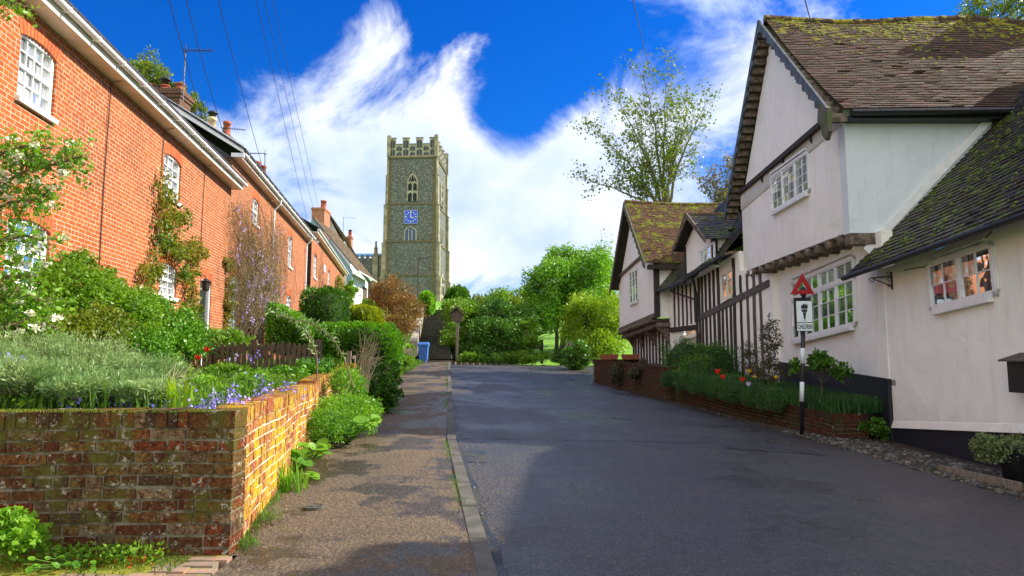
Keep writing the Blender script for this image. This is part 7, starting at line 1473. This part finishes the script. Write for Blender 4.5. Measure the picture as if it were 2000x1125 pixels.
# weeds at the foot of the front wall
plantobj('weed_clump', 'bright green rounded weed clump at the lower left corner', 'weeds', [B(-20, 50, 990, 1085, 4.15, .22), B(20, 80, 1010, 1080, 4.2, .18)], 2600, .035, 'leaf_fresh', base=(-3.2, 4.15, Hp(4.1)), clumps=44, cr=.2, trunk_r=.005, limbs=False, aspect=.9)
broadleaf('herb_robert', 'low row of small green and red-stemmed weeds along the dark wall foot', -2.62, 4.33, 60, .34, .035, .10)
n = 900; P = np.stack([RNG.uniform(-3.1, -2.15, n), RNG.uniform(4.26, 4.41, n), Hp(4.35) + RNG.uniform(.02, .12, n)], 1); o = leaves('wall_foot_weeds', P, .028, 'leaf_mid', up=.3); tag(o, kind='stuff')
n = 300; P = np.stack([RNG.uniform(-3.0, -2.2, n), RNG.uniform(4.25, 4.38, n), Hp(4.35) + RNG.uniform(.0, .06, n)], 1); o = leaves('wall_foot_weeds', P, .03, 'petal_red', aspect=.15); tag(o, kind='stuff')
n = 3000; P = np.stack([RNG.uniform(-4.5, -2.0, n), 4.42 - np.abs(RNG.normal(size=n)) * .14, np.full(n, Hp(4.3) + .02)], 1); blades('moss_tufts', None, P, .022, .008, 'leaf_yellowgreen')
n = 2500; P = np.stack([RNG.uniform(-5, -1.95, n), RNG.uniform(4.44, 4.62, n), np.full(n, 1.055)], 1); blades('wall_top_moss', None, P, .014, .007, 'leaf_yellowgreen')
# --- right-hand beds
plantobj('bush', 'large dark green bush in front of the timber framed house', 'shrub', [B(1292, 1380, 655, 760, 20.5, .9), B(1350, 1442, 660, 765, 19.8, .9), B(1320, 1420, 690, 790, 19.0, .8)], 26000, .06, 'leaf_dark', base=(5.4, 20, .9), clumps=110, cr=.32, trunk_r=.04, core=True, aspect=.35, up=.4)
plantobj('bush', 'purplish trailing shrub hanging over the red brick wall', 'shrub', [B(1190, 1245, 700, 765, 24.3, .4), B(1225, 1280, 700, 750, 22.3, .4)], 9000, .06, 'leaf_purple', clumps=60, cr=.3, trunk_r=.02)
plantobj('rose_bush', 'tall thin leggy rose against the pale wall left of the sign', 'shrub', [B(1480, 1530, 620, 700, 14.8, .35), B(1465, 1535, 690, 760, 14.8, .4), B(1445, 1480, 660, 740, 15.5, .3)], 3600, .05, 'leaf_purple', base=S(1500, 770, 14.8), clumps=90, cr=.22, trunk_r=.014, barkm='twig')
plantobj('rose_bush', 'sparse bushy rose with broad leaves right of the sign pole', 'shrub', [B(1575, 1630, 683, 730, 13.2, .3), B(1625, 1665, 705, 745, 13.0, .25), B(1540, 1570, 700, 735, 13.3, .2)], 2600, .055, 'leaf_dark', base=S(1605, 775, 13.2), clumps=50, cr=.24, trunk_r=.014, barkm='bark', aspect=.8)
def bedpts(n, spill=.0):
    t = RNG.uniform(0, 1, n); A = np.array([5.7, 12.35]); Bv = np.array([4.62, 19.5]); b = A + np.outer(t, Bv - A); off = RNG.uniform(-spill, 1, n); X = b[:, 0] + off * (1.0 + .6 * t); return np.stack([X, b[:, 1], .42 + .34 * t], 1), t
P, t = bedpts(9000); blades('bed_grass', None, P, .28, .018, 'blade_shade')
P, t = bedpts(5000); P[:, 2] += RNG.uniform(0, .25, 5000); tag(leaves('bed_leaves', P, .05, 'leaf_dark', up=.3), kind='stuff')
for (t0, t1, lab) in ((.25, .42, 'green plant mound spilling over the planter wall left of the sign pole'), (.48, .66, 'bushy green mound over the middle of the planter wall'), (.72, .98, 'bluish-green mound over the far end of the planter wall')):
    bl = []
    for k in np.linspace(t0, t1, 3): bl.append((5.7 - 1.08 * k - .16, 12.3 + 7.2 * k, .34 + .34 * k, .36, .7, .46))
    spray_bush('mound_plant', lab, bl, 620, 24, .055, 'blade_shade', aspect=.2, group=None)
plantobj('variegated_shrub', 'white-edged leafy shrub on the stones at the right edge', 'shrub', [B(1905, 1960, 845, 910, 8.6, .3), B(1945, 2010, 848, 905, 8.5, .3)], 6500, .032, 'leaf_varieg', clumps=80, cr=.26, trunk_r=.012, aspect=.8)
plantobj('bush', 'low dark plant in the gap between the planter end and the black plinth', 'shrub', [(6.45, 12.35, .12, .3, .25, .28)], 1800, .05, 'leaf_dark', clumps=24, trunk_r=.008, limbs=False)
# pebbles along the plinth and grit, one uncountable spread
def pebbles():
    V = []; F_ = []
    for i in range(1300):
        Y = random.uniform(5.5, 13.2); xr_ = interp(Y, XR); X = random.uniform(xr_ + .05, min(6.55, xr_ + 1.2)); r = random.uniform(.012, .042) * (1.3 if random.random() < .1 else 1); z = Hr(X, Y) + r * .3; k = len(V)
        rx, ry, rz_ = r * random.uniform(.8, 1.3), r * random.uniform(.8, 1.2), r * random.uniform(.45, .75)
        for ph in (-.9, -.3, .4, 1.0):
            for j in range(7): a = 2 * math.pi * j / 7 + i; V.append((X + math.cos(a) * math.cos(ph) * rx, Y + math.sin(a) * math.cos(ph) * ry, z + math.sin(ph) * rz_))
        for a in range(3):
            for j in range(7): F_.append((k + a * 7 + j, k + a * 7 + (j + 1) % 7, k + (a + 1) * 7 + (j + 1) % 7, k + (a + 1) * 7 + j))
        F_.append(tuple(k + 21 + j for j in range(7)))
    m = MB(); m.v = [Vector(v) for v in V]; m.f = F_; tag(m.build('pebbles', 'pebble', smooth=True), 'loose flint pebbles strewn along the foot of the black plinth', kind='stuff')
pebbles()
n = 1400; Y_ = RNG.uniform(6, 19, n); X_ = np.array([interp(y, XR) for y in Y_]) + RNG.uniform(0, .5, n); tag(leaves('leaf_litter', np.stack([X_, Y_, [Hr(x, y) + .02 for x, y in zip(X_, Y_)]], 1), .03, 'leaf_brownish'), kind='stuff')
n = 900; Y_ = RNG.uniform(7, 14, n); X_ = np.array([interp(y, XR) for y in Y_]) + RNG.uniform(.1, .8, n); k = np.sin(X_ * 7) * np.sin(Y_ * 3) > .2; blades('verge_grass', None, np.stack([X_, Y_, [Hr(x, y) for x, y in zip(X_, Y_)]], 1)[k], .05, .008, 'blade_shade')
